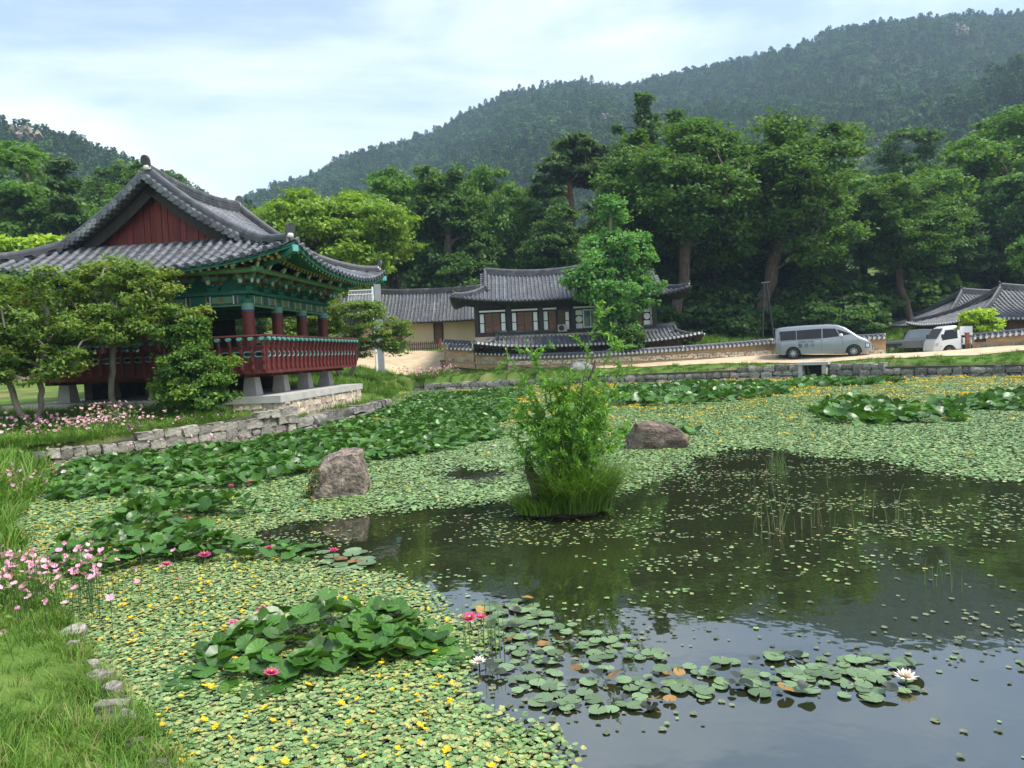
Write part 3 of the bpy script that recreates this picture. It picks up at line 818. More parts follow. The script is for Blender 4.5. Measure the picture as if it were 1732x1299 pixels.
# painted beams
def painted_beam(M, length, cells):
    MB().box((0, 0, 4.30), (length, 0.2, 0.30)).transform(M).build('painted_beam', 'dan_green', PAV)
    MB().box((0, 0, 4.515), (length + 0.5, 0.40, 0.11)).transform(M).build('plate_beam', 'dan_green', PAV)
    MB().box((0, 0, 4.12), (length, 0.14, 0.05)).transform(M).build('lower_trim', 'dan_light', PAV)
    for k in range(cells):
        x = -length / 2 + length * (k + 0.5) / cells; w = length / cells
        mb = MB(); mb.box((x, -0.103, 4.30), (w * 0.42, 0.012, 0.20), mi=0)
        for sx in (-1, 1):
            mb.box((x + sx * w * 0.245, -0.103, 4.30), (w * 0.03, 0.014, 0.27), mi=1); mb.box((x + sx * w * 0.29, -0.103, 4.30), (w * 0.035, 0.012, 0.27), mi=2); mb.box((x + sx * w * 0.33, -0.103, 4.30), (w * 0.02, 0.014, 0.27), mi=3)
        for t in range(4):
            a_ = math.pi / 4 + t * math.pi / 2; mb.box((x + 0.045 * math.cos(a_), -0.112, 4.30 + 0.045 * math.sin(a_)), (0.05, 0.008, 0.05), mi=4)
        mb.transform(M).build('beam_painting', ['dan_light', 'dan_white', 'dan_blue', 'dan_ochre', 'dan_orange'], PAV)
MF = Matrix.Translation((0, -3.15, 0)); MR = Matrix.Translation((3.22, 0, 0)) @ Matrix.Rotation(R(90), 4, 'Z')
MBk = Matrix.Translation((0, 3.15, 0)) @ Matrix.Rotation(R(180), 4, 'Z'); ML = Matrix.Translation((-3.22, 0, 0)) @ Matrix.Rotation(R(-90), 4, 'Z')
for M, L_, c_ in ((MF, 6.44, 4), (MR, 6.3, 6), (MBk, 6.44, 4), (ML, 6.3, 6)): painted_beam(M, L_, c_)
for y in (-1.05, 1.05): MB().box((0, y, 4.35), (6.3, 0.24, 0.34)).build('tie_beam', 'dan_green', PAV)
# bracket clusters: stacked arms along the wall and tongues reaching out
def arm_poly(L, h=0.13):
    return [(-L, h * 0.55), (-L * 0.97, h), (L * 0.97, h), (L, h * 0.55), (L * 0.86, h * 0.12), (L * 0.6, 0), (-L * 0.6, 0), (-L * 0.86, h * 0.12)]
def tongue_poly(L, h=0.13):
    return [(0.15, 0), (0.15, h), (-L * 0.62, h), (-L * 0.82, h * 1.25), (-L, h * 1.9), (-L * 1.04, h * 1.75), (-L * 0.92, h * 0.6), (-L * 0.75, h * 0.05), (-L * 0.45, -0.015)]
def bracket(diag=False):
    arms, tong, tips, blocks = MB(), MB(), MB(), MB()
    blocks.box((0, 0, 0.07), (0.30, 0.30, 0.14), taper=1.25, mi=0)
    for k in range(3):
        z = 0.14 + 0.2 * k
        for dy in ([0.0] if k == 0 else [0.0, -0.22 * k]):
            L = 0.26 + 0.17 * (k if dy == 0 else max(0, k - 1))
            arms.prism([(a_, b_ + z) for a_, b_ in arm_poly(L)], dy - 0.045, dy + 0.045, 'XZ', mi=k % 2)
            for sx in (-1, 0, 1): blocks.box((sx * L * 0.85, dy, z + 0.165), (0.11, 0.11, 0.07), taper=1.3, mi=1)
            for sx in (-1, 1): tips.box((sx * (L + 0.004), dy, z + 0.085), (0.012, 0.095, 0.06), mi=0)
        Lt = 0.42 + 0.22 * k
        tong.prism([(a_, b_ + z) for a_, b_ in tongue_poly(Lt)], -0.05, 0.05, 'YZ', mi=k % 2)
        tips.prism([(a_ * 1.004 - 0.004, b_ + z) for a_, b_ in tongue_poly(Lt)[3:7]], -0.054, 0.054, 'YZ', mi=1 if k % 2 else 2)
        tong.box((0, -Lt * 0.4, z + 0.065), (0.112, Lt * 0.3, 0.035), mi=2)
    return arms, tong, tips, blocks
A_, T_, P_, B_ = bracket()
arms_m = A_.mesh('bracket_arms', ['dan_green', 'dan_teal']); ton_m = T_.mesh('bracket_tongues', ['dan_green', 'dan_teal', 'dan_ochre'])
tip_m = P_.mesh('painted_tips', ['dan_ochre', 'dan_orange', 'dan_white']); blk_m = B_.mesh('bearing_blocks', ['dan_green', 'dan_orange'])
def place_bracket(M, sc=(1, 1, 1)):
    o = obj('bracket_cluster', arms_m, PAV, M=M @ Matrix.Diagonal((*sc, 1))); obj('bracket_tongues', ton_m, o); obj('painted_tips', tip_m, o); obj('bearing_blocks', blk_m, o)
for M, xsn in ((MF, (-2.15, -1.07, 0, 1.07, 2.15)), (MR, (-2.1, -1.05, 0, 1.05, 2.1)), (MBk, (-2.15, 0, 2.15)), (ML, (-2.1, -1.05, 0, 1.05, 2.1))):
    for x in xsn: place_bracket(M @ Matrix.Translation((x, 0, 4.57)))
for sx in (-1, 1):
    for sy in (-1, 1):
        for ang, k in ((0, 1), (45, 1.4), (90, 1)):
            base = {(-1, -1): 0, (1, -1): 0, (1, 1): 90, (-1, 1): 180}[(sx, sy)]
            if (sx, sy) == (-1, -1): base = -90
            place_bracket(Matrix.Translation((sx * 3.22, sy * 3.15, 4.57)) @ Matrix.Rotation(R(base + ang), 4, 'Z'), (1 if ang != 45 else 0.6, k, 1))
# wall plate panels between brackets and purlins
for M, L_ in ((MF, 6.44), (MR, 6.3), (MBk, 6.44), (ML, 6.3)):
    MB().box((0, 0.05, 4.86), (L_, 0.05, 0.58)).transform(M).build('bracket_wall', 'dan_green', PAV)
    MB().tube([(-L_ / 2 - 0.9, -0.72, 5.14), (L_ / 2 + 0.9, -0.72, 5.14)], 0.09, 8).transform(M).build('outer_purlin', 'dan_light', PAV, smooth=True)
    MB().tube([(-L_ / 2, 0, 5.3), (L_ / 2, 0, 5.3)], 0.13, 8).transform(M).build('purlin', 'dan_green', PAV, smooth=True)
# roof: ridge runs in depth
TR = Matrix.Rotation(R(90), 4, 'Z')
RF = Roof(TR, a=4.53, b=5.5, e=1.55, m=2.4, eg=2.05, z0=5.22, hz=3.0, c=0.62, cr=0.22)
build_roof(RF, PAV, dx=0.355, rt=0.09, tl=0.29, single=('L',), und='dan_green')
build_gable(RF, PAV, rt=0.095)
for side, ov in (('L', 1.38), ('R', 1.38), ('F', 2.28), ('B', 2.28)):
    U = RF.umax(side); us = np.arange(-U + 0.12, U - 0.1, 0.27)
    ends = []
    for i, u in enumerate(us):
        qm = RF.qmax(side, u)
        if qm < 0.3: continue
        q = np.array([0.06, min(qm * 0.95, 0.45 * ov + 0.25)])
        P = RF.S(side, u + 0 * q, q) - np.array([0, 0, 0.20]); Pw = RF.W(P)
        d = Pw[1] - Pw[0]; L_ = np.linalg.norm(d); d /= L_
        lat = np.cross(d, (0, 0, 1)); lat /= np.linalg.norm(lat); up = np.cross(lat, d)
        mb = MB(); hx, hz_ = 0.045, 0.05
        mb.add([Pw[0] - lat * hx - up * hz_, Pw[0] + lat * hx - up * hz_, Pw[1] + lat * hx - up * hz_, Pw[1] - lat * hx - up * hz_, Pw[0] - lat * hx + up * hz_, Pw[0] + lat * hx + up * hz_, Pw[1] + lat * hx + up * hz_, Pw[1] - lat * hx + up * hz_], BOXF)
        mb.m[2] = 1
        mb.build('flying_rafter', ['dan_green', 'dan_ochre'], PAV)
        q = np.array([min(0.45 * ov, qm * 0.6), min(qm, ov + 0.35)])
        if q[1] - q[0] < 0.15: continue
        P = RF.S(side, u + 0 * q, q) - np.array([0, 0, 0.33]); Pw = RF.W(P); d = (Pw[0] - Pw[1]) / np.linalg.norm(Pw[0] - Pw[1])
        mb = MB().tube(Pw, 0.07, 8, mi=0)
        mb.tube([Pw[0] + d * 0.001, Pw[0] + d * 0.012], 0.066, 8, mi=1)
        mb.build('rafter', ['dan_green', 'dan_ochre'], PAV, smooth=True)
    # eave boards
    ug = np.linspace(-U, U, 31)
    P = RF.W(RF.S(side, ug, 0.03 + 0 * ug) - np.array([0, 0, 0.12])); MB().sweep(P, [(-0.03, -0.05), (0.03, -0.05), (0.03, 0.05), (-0.03, 0.05)]).build('eave_board', 'dan_green', PAV)
    ug = np.linspace(-U + 0.45 * ov, U - 0.45 * ov, 31)
    qq = np.array([min(0.45 * ov, RF.qmax(side, u)) for u in ug])
    P = RF.W(RF.S(side, ug, qq) - np.array([0, 0, 0.24])); MB().sweep(P, [(-0.03, -0.04), (0.03, -0.04), (0.03, 0.04), (-0.03, 0.04)]).build('eave_board', 'dan_ochre', PAV)
for sx in (-1, 1):
    for sy in (-1, 1):
        p0 = np.array(RF.W([sx * 4.5, sy * 5.47, float(RF.zmain(4.5, 0.03)) - 0.24])); p1 = np.array([-sy * 3.22, sx * 3.15, 5.35])
        MB().sweep([p0, (p0 * 0.5 + p1 * 0.5) - np.array([0, 0, 0.12]), p1], [(-0.09, -0.12), (0.09, -0.12), (0.09, 0.12), (-0.09, 0.12)]).build('corner_beam', 'dan_green', PAV)
        MB().box((p0[0], p0[1], p0[2]), (0.17, 0.17, 0.19), Matrix.Rotation(R(45), 4, 'Z')).build('corner_beam_end', 'dan_teal', PAV)
# terrace under the pavilion
TER = thing('terrace', 'raised concrete-edged stone terrace under the pavilion', 'terrace', (-11.168, 26.30, 0), PA)
MB().box((-0.15, -0.15, ZP - 0.11), (9.4, 7.8, 0.22)).build('coping_slab', 'concrete', TER)
MB().box((-0.15, -0.15, 0.55), (9.1, 7.5, 0.94)).build('terrace_core', 'hill_rock', TER)
# ================================================================ stone walls
mat('wall_stone', (0.30, 0.275, 0.24), 0.9, var=0.3, scale=5, bump=0.6, bscale=14, objrand=0.35, alt=(0.13, 0.125, 0.08), altscale=3.2, altpos=(0.45, 0.68))
mat('dark_stone', (0.17, 0.16, 0.145), 0.9, var=0.35, scale=4, bump=0.6, bscale=12, objrand=0.4, alt=(0.30, 0.28, 0.25), altscale=2.0, altpos=(0.5, 0.7))
mat('terrace_stone', (0.50, 0.42, 0.32), 0.9, var=0.25, scale=5, bump=0.5, bscale=14, objrand=0.35, alt=(0.30, 0.24, 0.18), altscale=1.8, altpos=(0.5, 0.7))
mat('joint', (0.06, 0.055, 0.045), 0.95, var=0.3, scale=4)
mat('earth_wall', (0.40, 0.27, 0.145), 0.95, var=0.18, scale=2.0, bump=0.5, bscale=10, alt=(0.50, 0.38, 0.25), altscale=1.2, altpos=(0.5, 0.75), stretch=(1, 1, 2.5))
mat('cream_plaster', (0.62, 0.49, 0.32), 0.9, var=0.06, scale=1.0)
mat('white_plaster', (0.74, 0.73, 0.70), 0.85, var=0.05, scale=2.0)
mat('brown_door', (0.13, 0.062, 0.032), 0.65, var=0.3, scale=4, stretch=(2, 2, 0.3), objrand=0.12)
mat('old_wood', (0.10, 0.065, 0.042), 0.8, var=0.35, scale=4, stretch=(2, 2, 0.3), objrand=0.25, bump=0.2, bscale=30)

def stone_variant(seed, m):
    import bmesh
    r = np.random.default_rng(seed); bm = bmesh.new(); bmesh.ops.create_cube(bm, size=1.0)
    bmesh.ops.subdivide_edges(bm, edges=bm.edges[:], cuts=1, use_grid_fill=True)
    for v in bm.verts:
        c = np.array(v.co); k = np.count_nonzero(np.abs(c) > 0.4)
        c = c * (1.02 if k == 1 else 0.99 if k == 2 else 0.92) + r.normal(size=3) * 0.055
        v.co = c
    me = bpy.data.meshes.new('stone'); bm.to_mesh(me); bm.free(); me.materials.append(MATS[m])
    me.polygons.foreach_set('use_smooth', np.ones(len(me.polygons), bool)); 
    try: me.set_sharp_from_angle(angle=R(50))
    except Exception: pass
    return me
STONES = {m: [stone_variant(10 * k + 3, m) for k in range(8)] for m in ('wall_stone', 'dark_stone', 'terrace_stone')}

def stone_wall(name, label, poly, z0, z1, m='wall_stone', course=0.26, wl=(0.28, 0.6), depth=0.36, seed=0, skip=None, side=1, cat='wall'):
    """Courses of single stones along poly; side: +1 puts the depth to the left of the walking direction."""
    r = np.random.default_rng(seed); th = thing(name, label, cat, (poly[0][0], poly[0][1], 0)); off = Vector((poly[0][0], poly[0][1], 0))
    poly = np.asarray(poly, float); seg = np.linalg.norm(np.diff(poly, axis=0), axis=1); s = np.concatenate([[0], np.cumsum(seg)]); L = s[-1]
    def at(d): return np.array([np.interp(d, s, poly[:, 0]), np.interp(d, s, poly[:, 1])])
    zb = lambda d: np.interp(d, s, z0); zt = lambda d: np.interp(d, s, z1)
    nc = max(1, int(round(np.max(np.array(z1) - np.array(z0)) / course))); core = []
    for k in range(nc):
        d = -0.1 + r.uniform(0, 0.2)
        while d < L:
            w = r.uniform(*wl); dm = d + w / 2
            hh = course * r.uniform(0.8, 1.25)
            zc = zb(dm) + course * (k + 0.5)
            if zc + course * 0.35 < zt(dm) + course * 0.25 and not (skip and skip(dm, zc)):
                p = at(min(max(dm, 0), L)); t = at(min(dm + 0.15, L)) - at(max(dm - 0.15, 0)); t /= np.linalg.norm(t); nl = np.array([-t[1], t[0]]) * side
                c = p + nl * (depth / 2 + r.uniform(-0.03, 0.05))
                me = STONES[m][r.integers(0, 8)]
                obj('stone', me, th, loc=(c[0] - off.x, c[1] - off.y, zc + r.uniform(-0.02, 0.02)), rot=(r.uniform(-.05, .05), r.uniform(-.07, .07), math.atan2(t[1], t[0]) + r.uniform(-.05, .05)), scale=(w * 0.97, depth, hh))
            d += w
    mb = MB(); dd = np.linspace(0, L, max(2, int(L / 0.5)))
    runs = []
    for d0, d1 in zip(dd[:-1], dd[1:]):
        if skip and skip((d0 + d1) / 2, 0.3):
            if mb.v: mb.build('wall_core', 'joint', th); mb = MB()
            continue
        P = []
        for zz in (0, 1):
            for d_, o_ in ((d0, 0.12), (d1, 0.12), (d1, depth + 0.1), (d0, depth + 0.1)):
                t = at(min(d_ + 0.15, L)) - at(max(d_ - 0.15, 0)); t /= np.linalg.norm(t); nl = np.array([-t[1], t[0]]) * side
                p = at(d_) + nl * o_; P.append((p[0] - off.x, p[1] - off.y, zb(d_) - 0.3 if zz == 0 else zt(d_) - 0.05))
        mb.hexa(P)
    mb.build('wall_core', 'joint', th)
    return th

stone_wall('stone_wall', 'low mossy block wall on the bank below the flowers and pavilion trees', [(-11.45, 16.6), (-9.3, 18.4), (-6.62, 21.3)], [-0.1, -0.1, -0.1], [0.28, 0.55, 0.86], 'wall_stone', 0.24, (0.25, 0.5), 0.36, 3, side=1)
stone_wall('stone_wall', 'low ledge of long stones at the water below the terrace', [(-6.5, 21.45), (-5.9, 25.9), (-5.2, 31.1)], [-0.1] * 3, [0.46, 0.46, 0.42], 'dark_stone', 0.28, (0.5, 1.1), 0.55, 5, side=1)
CUL = 17.0
def cul_skip(d, z):
    p = FARP(d); return abs(p[0] - CUL) < 0.62
fp = np.array(SHORE_FAR); _s = np.concatenate([[0], np.cumsum(np.linalg.norm(np.diff(fp, axis=0), axis=1))])
FARP = lambda d: np.array([np.interp(d, _s, fp[:, 0]), np.interp(d, _s, fp[:, 1])])
stone_wall('stone_wall', 'long grey rubble retaining wall on the far side of the pond with a square drain', SHORE_FAR, [-0.12] * 7, [0.62, 0.62, 0.66, 0.68, 0.62, 0.5, 0.35], 'dark_stone', 0.30, (0.3, 0.75), 0.4, 8, skip=cul_skip, side=-1)
# stone facing of the terrace
def facing(th, M, L, h, seed):
    r = np.random.default_rng(seed); z = 0.0
    while z < h - 0.05:
        ch = r.uniform(0.15, 0.22); d = -L / 2
        while d < L / 2:
            w = min(r.uniform(0.16, 0.42), L / 2 - d + 0.02)
            if w > 0.06:
                obj('stone', STONES['terrace_stone'][r.integers(0, 8)], th, M=M @ Matrix.Translation((d + w / 2, r.uniform(-.02, .02), z + ch / 2)) @ Matrix.Rotation(r.uniform(-.1, .1), 4, 'Y') @ Matrix.Diagonal((w * 1.0, 0.2, ch * 1.02, 1)))
            d += w
        z += ch
facing(TER, Matrix.Translation((4.42, -0.15, 0.30)) @ Matrix.Rotation(R(90), 4, 'Z'), 7.5, 0.74, 21)
facing(TER, Matrix.Translation((2.2, -3.92, 0.42)), 4.6, 0.62, 22)
# drain opening in the far wall
CV = thing('drain_culvert', 'square concrete drain mouth in the rubble wall below the silver van', 'culvert', (CUL, 40.05, 0), R(-32))
for x in (-0.62, 0.62): MB().box((x, 0.3, 0.35), (0.22, 1.0, 0.95)).build('side_slab', 'concrete', CV)
MB().box((0, 0.55, 0.84), (1.7, 1.6, 0.16)).build('lintel_slab', 'concrete', CV)
mb = MB(); mb.box((0, 1.25, 0.3), (1.3, 0.1, 1.1)); mb.box((-0.56, 0.95, 0.3), (0.1, 0.6, 1.0)); mb.box((0.56, 0.95, 0.3), (0.1, 0.6, 1.0))
mb.build('drain_tunnel', 'joint', CV)

# ---------------------------------------------------------------- earthen walls with tiled caps
def cap_tile_mesh(L=0.36, r=0.075):
    mb = MB(); n = 6; th = np.linspace(0, math.pi, n); V = []
    for y, k in ((0, 1.0), (L, 0.9)):
        for t in th: V.append((r * k * math.cos(t), y, r * k * math.sin(t)))
    mb.add(V, [(i, i + 1, n + i + 1, n + i) for i in range(n - 1)])
    mb.lathe([(0.001, -0.02), (r, -0.02), (r, 0.015), (0.001, 0.015)], 8, c=(0, 0, 0.005), axis='Y', mi=1)
    return mb.mesh('cap_tile', ['roof_tile', 'mortar'], True)
CAPM = cap_tile_mesh()
def earth_wall(label, pts, thick=0.42, seed=0, pitch=0.26):
    """pts: (x, y, z foot, z top of cap)."""
    r = np.random.default_rng(seed); th = thing('earthen_wall', label, 'wall', (pts[0][0], pts[0][1], 0)); o0 = np.array([pts[0][0], pts[0][1], 0])
    foot = MB(); body = MB(); cap = MB(); dirv = None
    for a, b in zip(pts[:-1], pts[1:]):
        A, B = np.array(a, float), np.array(b, float); d = B[:2] - A[:2]; L = np.linalg.norm(d); t = d / L; nl = np.array([-t[1], t[0]])
        def q(s, o, z): p = A[:2] + t * s + nl * o; return np.array([p[0] - o0[0], p[1] - o0[1], z])
        zf = lambda s: A[2] + (B[2] - A[2]) * s / L; zt = lambda s: A[3] + (B[3] - A[3]) * s / L
        h = thick / 2
        body.hexa([q(0, -h, zf(0) - 0.4), q(L, -h, zf(L) - 0.4), q(L, h, zf(L) - 0.4), q(0, h, zf(0) - 0.4), q(0, -h, zt(0) - 0.27), q(L, -h, zt(L) - 0.27), q(L, h, zt(L) - 0.27), q(0, h, zt(0) - 0.27)])
        for s in np.arange(0.1, L - 0.1, 0.2):
            for o in (-h - 0.02, h + 0.02):
                for zz in (0.06, 0.2):
                    foot.box(q(s + r.uniform(-.05, .05), o, zf(s) + zz + r.uniform(-.03, .03)), (r.uniform(.14, .24), .1, r.uniform(.09, .15)), Matrix.Rotation(math.atan2(t[1], t[0]) + r.uniform(-.2, .2), 4, 'Z'), taper=0.8)
        w = h + 0.20
        for sg in (-1, 1):
            cap.hexa([q(0, 0, zt(0) - 0.14), q(L, 0, zt(L) - 0.14), q(L, sg * w, zt(L) - 0.30), q(0, sg * w, zt(0) - 0.30), q(0, 0, zt(0) - 0.07), q(L, 0, zt(L) - 0.07), q(L, sg * w, zt(L) - 0.25), q(0, sg * w, zt(0) - 0.25)])
            n = int(L / pitch); ps = L / n
            for k in range(n):
                s = (k + 0.5) * ps; z = zt(s); p = q(s, sg * (w + 0.03), z - 0.25); u = q(s, 0, z - 0.06) - p; u /= np.linalg.norm(u)
                lat = np.array([*(t * (1 if sg < 0 else -1)), 0]); nn = np.cross(lat, u)
                M = Matrix.Identity(4)
                for i in range(3): M[i][0] = lat[i]; M[i][1] = u[i]; M[i][2] = nn[i]; M[i][3] = p[i] + nn[i] * 0.01
                obj('cap_tile', CAPM, th, M=M)
        P = [q(0, 0, zt(0) - 0.10), q(L, 0, zt(L) - 0.10)]
        MB().sweep(P, [(-0.1, 0), (0.1, 0), (0.1, 0.04), (0.08, 0.045), (0.08, 0.08), (0.05, 0.13), (0, 0.15), (-0.05, 0.13), (-0.08, 0.08), (-0.08, 0.045), (-0.1, 0.04)]).build('cap_ridge', 'ridge_tile', th)
        for s in (0, L):
            MB().lathe([(0.001, -0.02), (0.11, -0.02), (0.11, 0.02), (0.001, 0.02)], 10).build('cap_end_tile', 'mortar', th, M=Matrix.Translation(Vector(q(s, 0, zt(s) - 0.06))) @ Matrix.Rotation(math.atan2(t[1], t[0]), 4, 'Z') @ Matrix.Rotation(R(90), 4, 'Y'))
    body.build('wall_body', 'earth_wall', th)
    o = foot.build('foot_stones', 'terrace_stone', th); o['kind'] = 'stuff'
    cap.build('cap_bed', 'pan_tile', th)
    return th
earth_wall('short raised earthen wall with tiled cap at the yard corner', [(-4.55, 49.4, 2.2, 3.32), (-2.6, 48.3, 1.85, 3.1)], seed=1)
earth_wall('stepped earthen wall segment with tiled cap beside the slatted gate leaf', [(-4.2, 48.4, 1.9, 2.95), (-2.35, 47.55, 1.65, 2.75)], seed=2)
earth_wall('middle step of the tile-capped earthen wall below the old house', [(-2.3, 47.5, 1.6, 2.5), (-0.25, 46.9, 1.5, 2.35)], seed=3)
earth_wall('long tile-capped earthen wall in front of the low annex roof', [(-0.2, 46.4, 1.4, 2.1), (5.2, 45.35, 1.36, 2.02), (11.0, 45.2, 1.36, 2.14), (16.7, 45.3, 1.36, 2.32), (22.9, 43.4, 1.1, 2.32)], seed=4)
earth_wall('tile-capped earthen wall at the right edge behind the lane', [(25.75, 39.6, 1.25, 2.08), (28.0, 38.2, 1.3, 2.24), (34, 34.5, 1.35, 2.4)], seed=5)
# ================================================================ old houses
mat('lattice', (0.17, 0.085, 0.045), 0.7, var=0.25, scale=6)
mat('green_glass', (0.02, 0.10, 0.075), 0.12, spec=0.6)
mat('grey_glass', (0.12, 0.13, 0.14), 0.15, spec=0.6)
mat('white_frame', (0.78, 0.78, 0.78), 0.45)
mat('grey_metal', (0.33, 0.34, 0.35), 0.5, metal=0.4, var=0.1, scale=5)
mat('white_metal', (0.66, 0.68, 0.69), 0.45, var=0.08, scale=4)
def door_leaf(th, x, y, z, w, h, n=2):
    for k in range(n):
        xc = x + (k - (n - 1) / 2) * w / n; ww = w / n - 0.02
        d = MB().box((xc, y, z + h / 2), (ww, 0.05, h)).build('door', 'brown_door', th)
        mb = MB(); zz = z + h * 0.55; t = np.linspace(0, 2 * math.pi, 15)
        mb.tube(np.stack([xc + ww * 0.34 * np.cos(t), 0 * t + y - 0.035, zz + h * 0.2 * np.sin(t)], 1), 0.025, 5, cap=False)
        for q in np.linspace(-0.3, 0.3, 4): mb.box((xc + q * ww, y - 0.03, zz), (0.018, 0.02, h * 0.36))
        mb.box((xc, y - 0.03, z + h * 0.16), (ww * 0.75, 0.02, h * 0.16)); mb.box((xc, y - 0.03, z + h * 0.92), (ww * 0.8, 0.02, h * 0.06))
        mb.build('lattice', 'lattice', d)
def white_pair(th, x, y, z, w, h):
    for k in (0, 1): MB().box((x, y, z + h * (0.25 + 0.5 * k)), (w, 0.04, h * 0.5 - 0.06)).build('plaster_panel', 'white_plaster', th)
def round_panel(th, x, y, z, w, h):
    for k in (0, 2): MB().box((x, y, z + h * (1 + 2 * k) / 6 + (0.06 if k == 0 else -0.06) * 0), (w, 0.03, h * 0.24)).build('plaster_panel', 'white_plaster', th)
    MB().lathe([(0.001, -0.03), (w * 0.52, -0.03), (w * 0.52, 0.03), (0.001, 0.03)], 14, c=(x, y - 0.01, z + h / 2), axis='Y').build('plaster_panel', 'white_plaster', th)

# main old house
H1 = thing('old_house', 'dark timber house with white plaster panels and grey tile roof behind the young tree', 'house', (2.2, 50.4, 0))
posts = [-4.4, -2.23, -0.05, 2.12, 4.3, 6.0, 7.6]; FY = -2.4
for x in posts: MB().box((x, FY, 4.45), (0.26, 0.26, 2.3)).build('post', 'dark_wood', H1)
MB().box((1.6, 0.3, 4.45), (11.9, 5.1, 2.2)).build('wall', 'dark_wood', H1)
MB().box((1.6, 0.1, 2.6), (12.3, 5.6, 1.5)).build('stone_base', 'terrace_stone', H1)
for z, h in ((3.48, 0.22), (5.05, 0.16), (5.45, 0.26)): MB().box((1.6, FY - 0.03, z), (12.1, 0.22, h)).build('cross_beam', 'dark_wood', H1)
for x0, x1 in zip(posts[:2], posts[1:3]):
    c = (x0 + x1) / 2
    door_leaf(H1, c, FY + 0.06, 3.62, 1.02, 1.32); white_pair(H1, c - 0.72, FY + 0.07, 3.62, 0.26, 1.3); white_pair(H1, c + 0.72, FY + 0.07, 3.62, 0.26, 1.3)
    MB().box((c, FY - 0.15, 5.06), (1.75, 0.03, 0.11)).build('plaster_strip', 'white_plaster', H1)
white_pair(H1, 0.27, FY + 0.07, 3.62, 0.26, 1.3); door_leaf(H1, 0.72, FY + 0.06, 3.62, 0.5, 1.32, 1)
MB().box((0.55, FY - 0.15, 5.06), (0.9, 0.03, 0.11)).build('plaster_strip', 'white_plaster', H1)
MB().box((1.5, FY + 0.05, 4.3), (0.8, 0.06, 1.5)).build('screen_panel', 'old_wood', H1)
white_pair(H1, 1.72, FY + 0.0, 3.62, 0.22, 1.2)
round_panel(H1, 2.52, FY + 0.06, 3.6, 0.44, 1.35); round_panel(H1, 4.05, FY + 0.06, 3.6, 0.36, 1.35)
wf = MB(); wf.box((3.3, FY + 0.03, 4.3), (1.02, 0.08, 1.22)); WN = wf.build('window', 'white_frame', H1)
MB().box((3.06, FY - 0.02, 4.3), (0.42, 0.03, 1.08)).build('pane', 'green_glass', WN); MB().box((3.54, FY - 0.02, 4.3), (0.42, 0.03, 1.08)).build('pane', 'grey_glass', WN)
MB().box((3.2, FY - 0.15, 5.06), (2.1, 0.03, 0.11)).build('plaster_strip', 'white_plaster', H1)
door_leaf(H1, 5.15, FY + 0.06, 3.62, 1.0, 1.32); white_pair(H1, 5.82, FY + 0.06, 3.62, 0.2, 1.3)
door_leaf(H1, 6.55, FY + 0.06, 3.62, 0.5, 1.32, 1); round_panel(H1, 7.1, FY + 0.06, 3.6, 0.42, 1.35); white_pair(H1, 7.42, FY + 0.08, 3.62, 0.14, 1.35)
MB().box((6.9, FY - 0.15, 5.1), (1.2, 0.03, 0.11)).build('plaster_strip', 'white_plaster', H1)
ac = MB().box((1.35, FY - 0.25, 3.72), (0.62, 0.26, 0.46)).build('air_conditioner', 'grey_metal', H1)
MB().lathe([(0.17, -0.01), (0.19, -0.01), (0.19, 0.02), (0.17, 0.02)], 14, c=(1.28, FY - 0.385, 3.72), axis='Y').build('fan_grille', 'dark_wood', ac)
rf = Roof(Matrix.Identity(4), a=6.0, b=3.5, e=2.25, m=2.0, eg=2.6, z0=5.62, hz=1.95, c=0.5, cr=0.3)
build_roof(rf, H1, dx=0.27, rt=0.075, tl=0.33, sides='FLR', rh=0.34, fin=0.7, und='dark_wood'); build_gable(rf, H1, board='old_wood', barge='dark_wood')
rf2 = Roof(Matrix.Translation((6.2, -0.1, 0)), a=3.75, b=3.35, e=1.9, m=1.9, eg=2.2, z0=5.6, hz=1.45, c=0.55, cr=0.15)
build_roof(rf2, H1, dx=0.27, rt=0.075, tl=0.33, sides='FR', rh=0.3, fin=0.6, und='dark_wood'); build_gable(rf2, H1, board='old_wood', which=(1,))
for f_, x0, x1 in ((rf, -5.7, 5.7), (rf2, -3.5, 3.5)):
    for x in np.arange(x0, x1, 0.36):
        qm = min(1.3, f_.qmax('F', x))
        if qm < 0.3: continue
        q = np.array([0.08, qm]); P = f_.W(f_.S('F', x + 0 * q, q) - np.array([0, 0, 0.2])); MB().tube(P, 0.055, 6).build('rafter', 'dark_wood', H1)

# low annex in front
AX = thing('low_annex', 'low annex whose dark tile roof lies in front of the old house', 'building', (5.1, 48.0, 0))
MB().box((0, 0.2, 1.95), (12.6, 2.2, 1.6)).build('wall', 'old_wood', AX)
rf = Roof(Matrix.Identity(4), a=7.5, b=1.95, e=1.5, m=1.5, eg=1.9, z0=2.52, hz=0.86, c=0.42, cr=0.1, p=3.0)
build_roof(rf, AX, dx=0.27, rt=0.075, tl=0.33, sides='FLR', ends='mortar', rh=0.18, fin=0.5, und='dark_wood')
for x in np.arange(-7, 7.1, 0.4):
    q = np.array([0.06, min(0.8, rf.qmax('F', x) + 0.05)]); P = rf.W(rf.S('F', x + 0 * q, q) - np.array([0, 0, 0.2])); MB().tube(P, 0.05, 6).build('rafter', 'old_wood', AX)

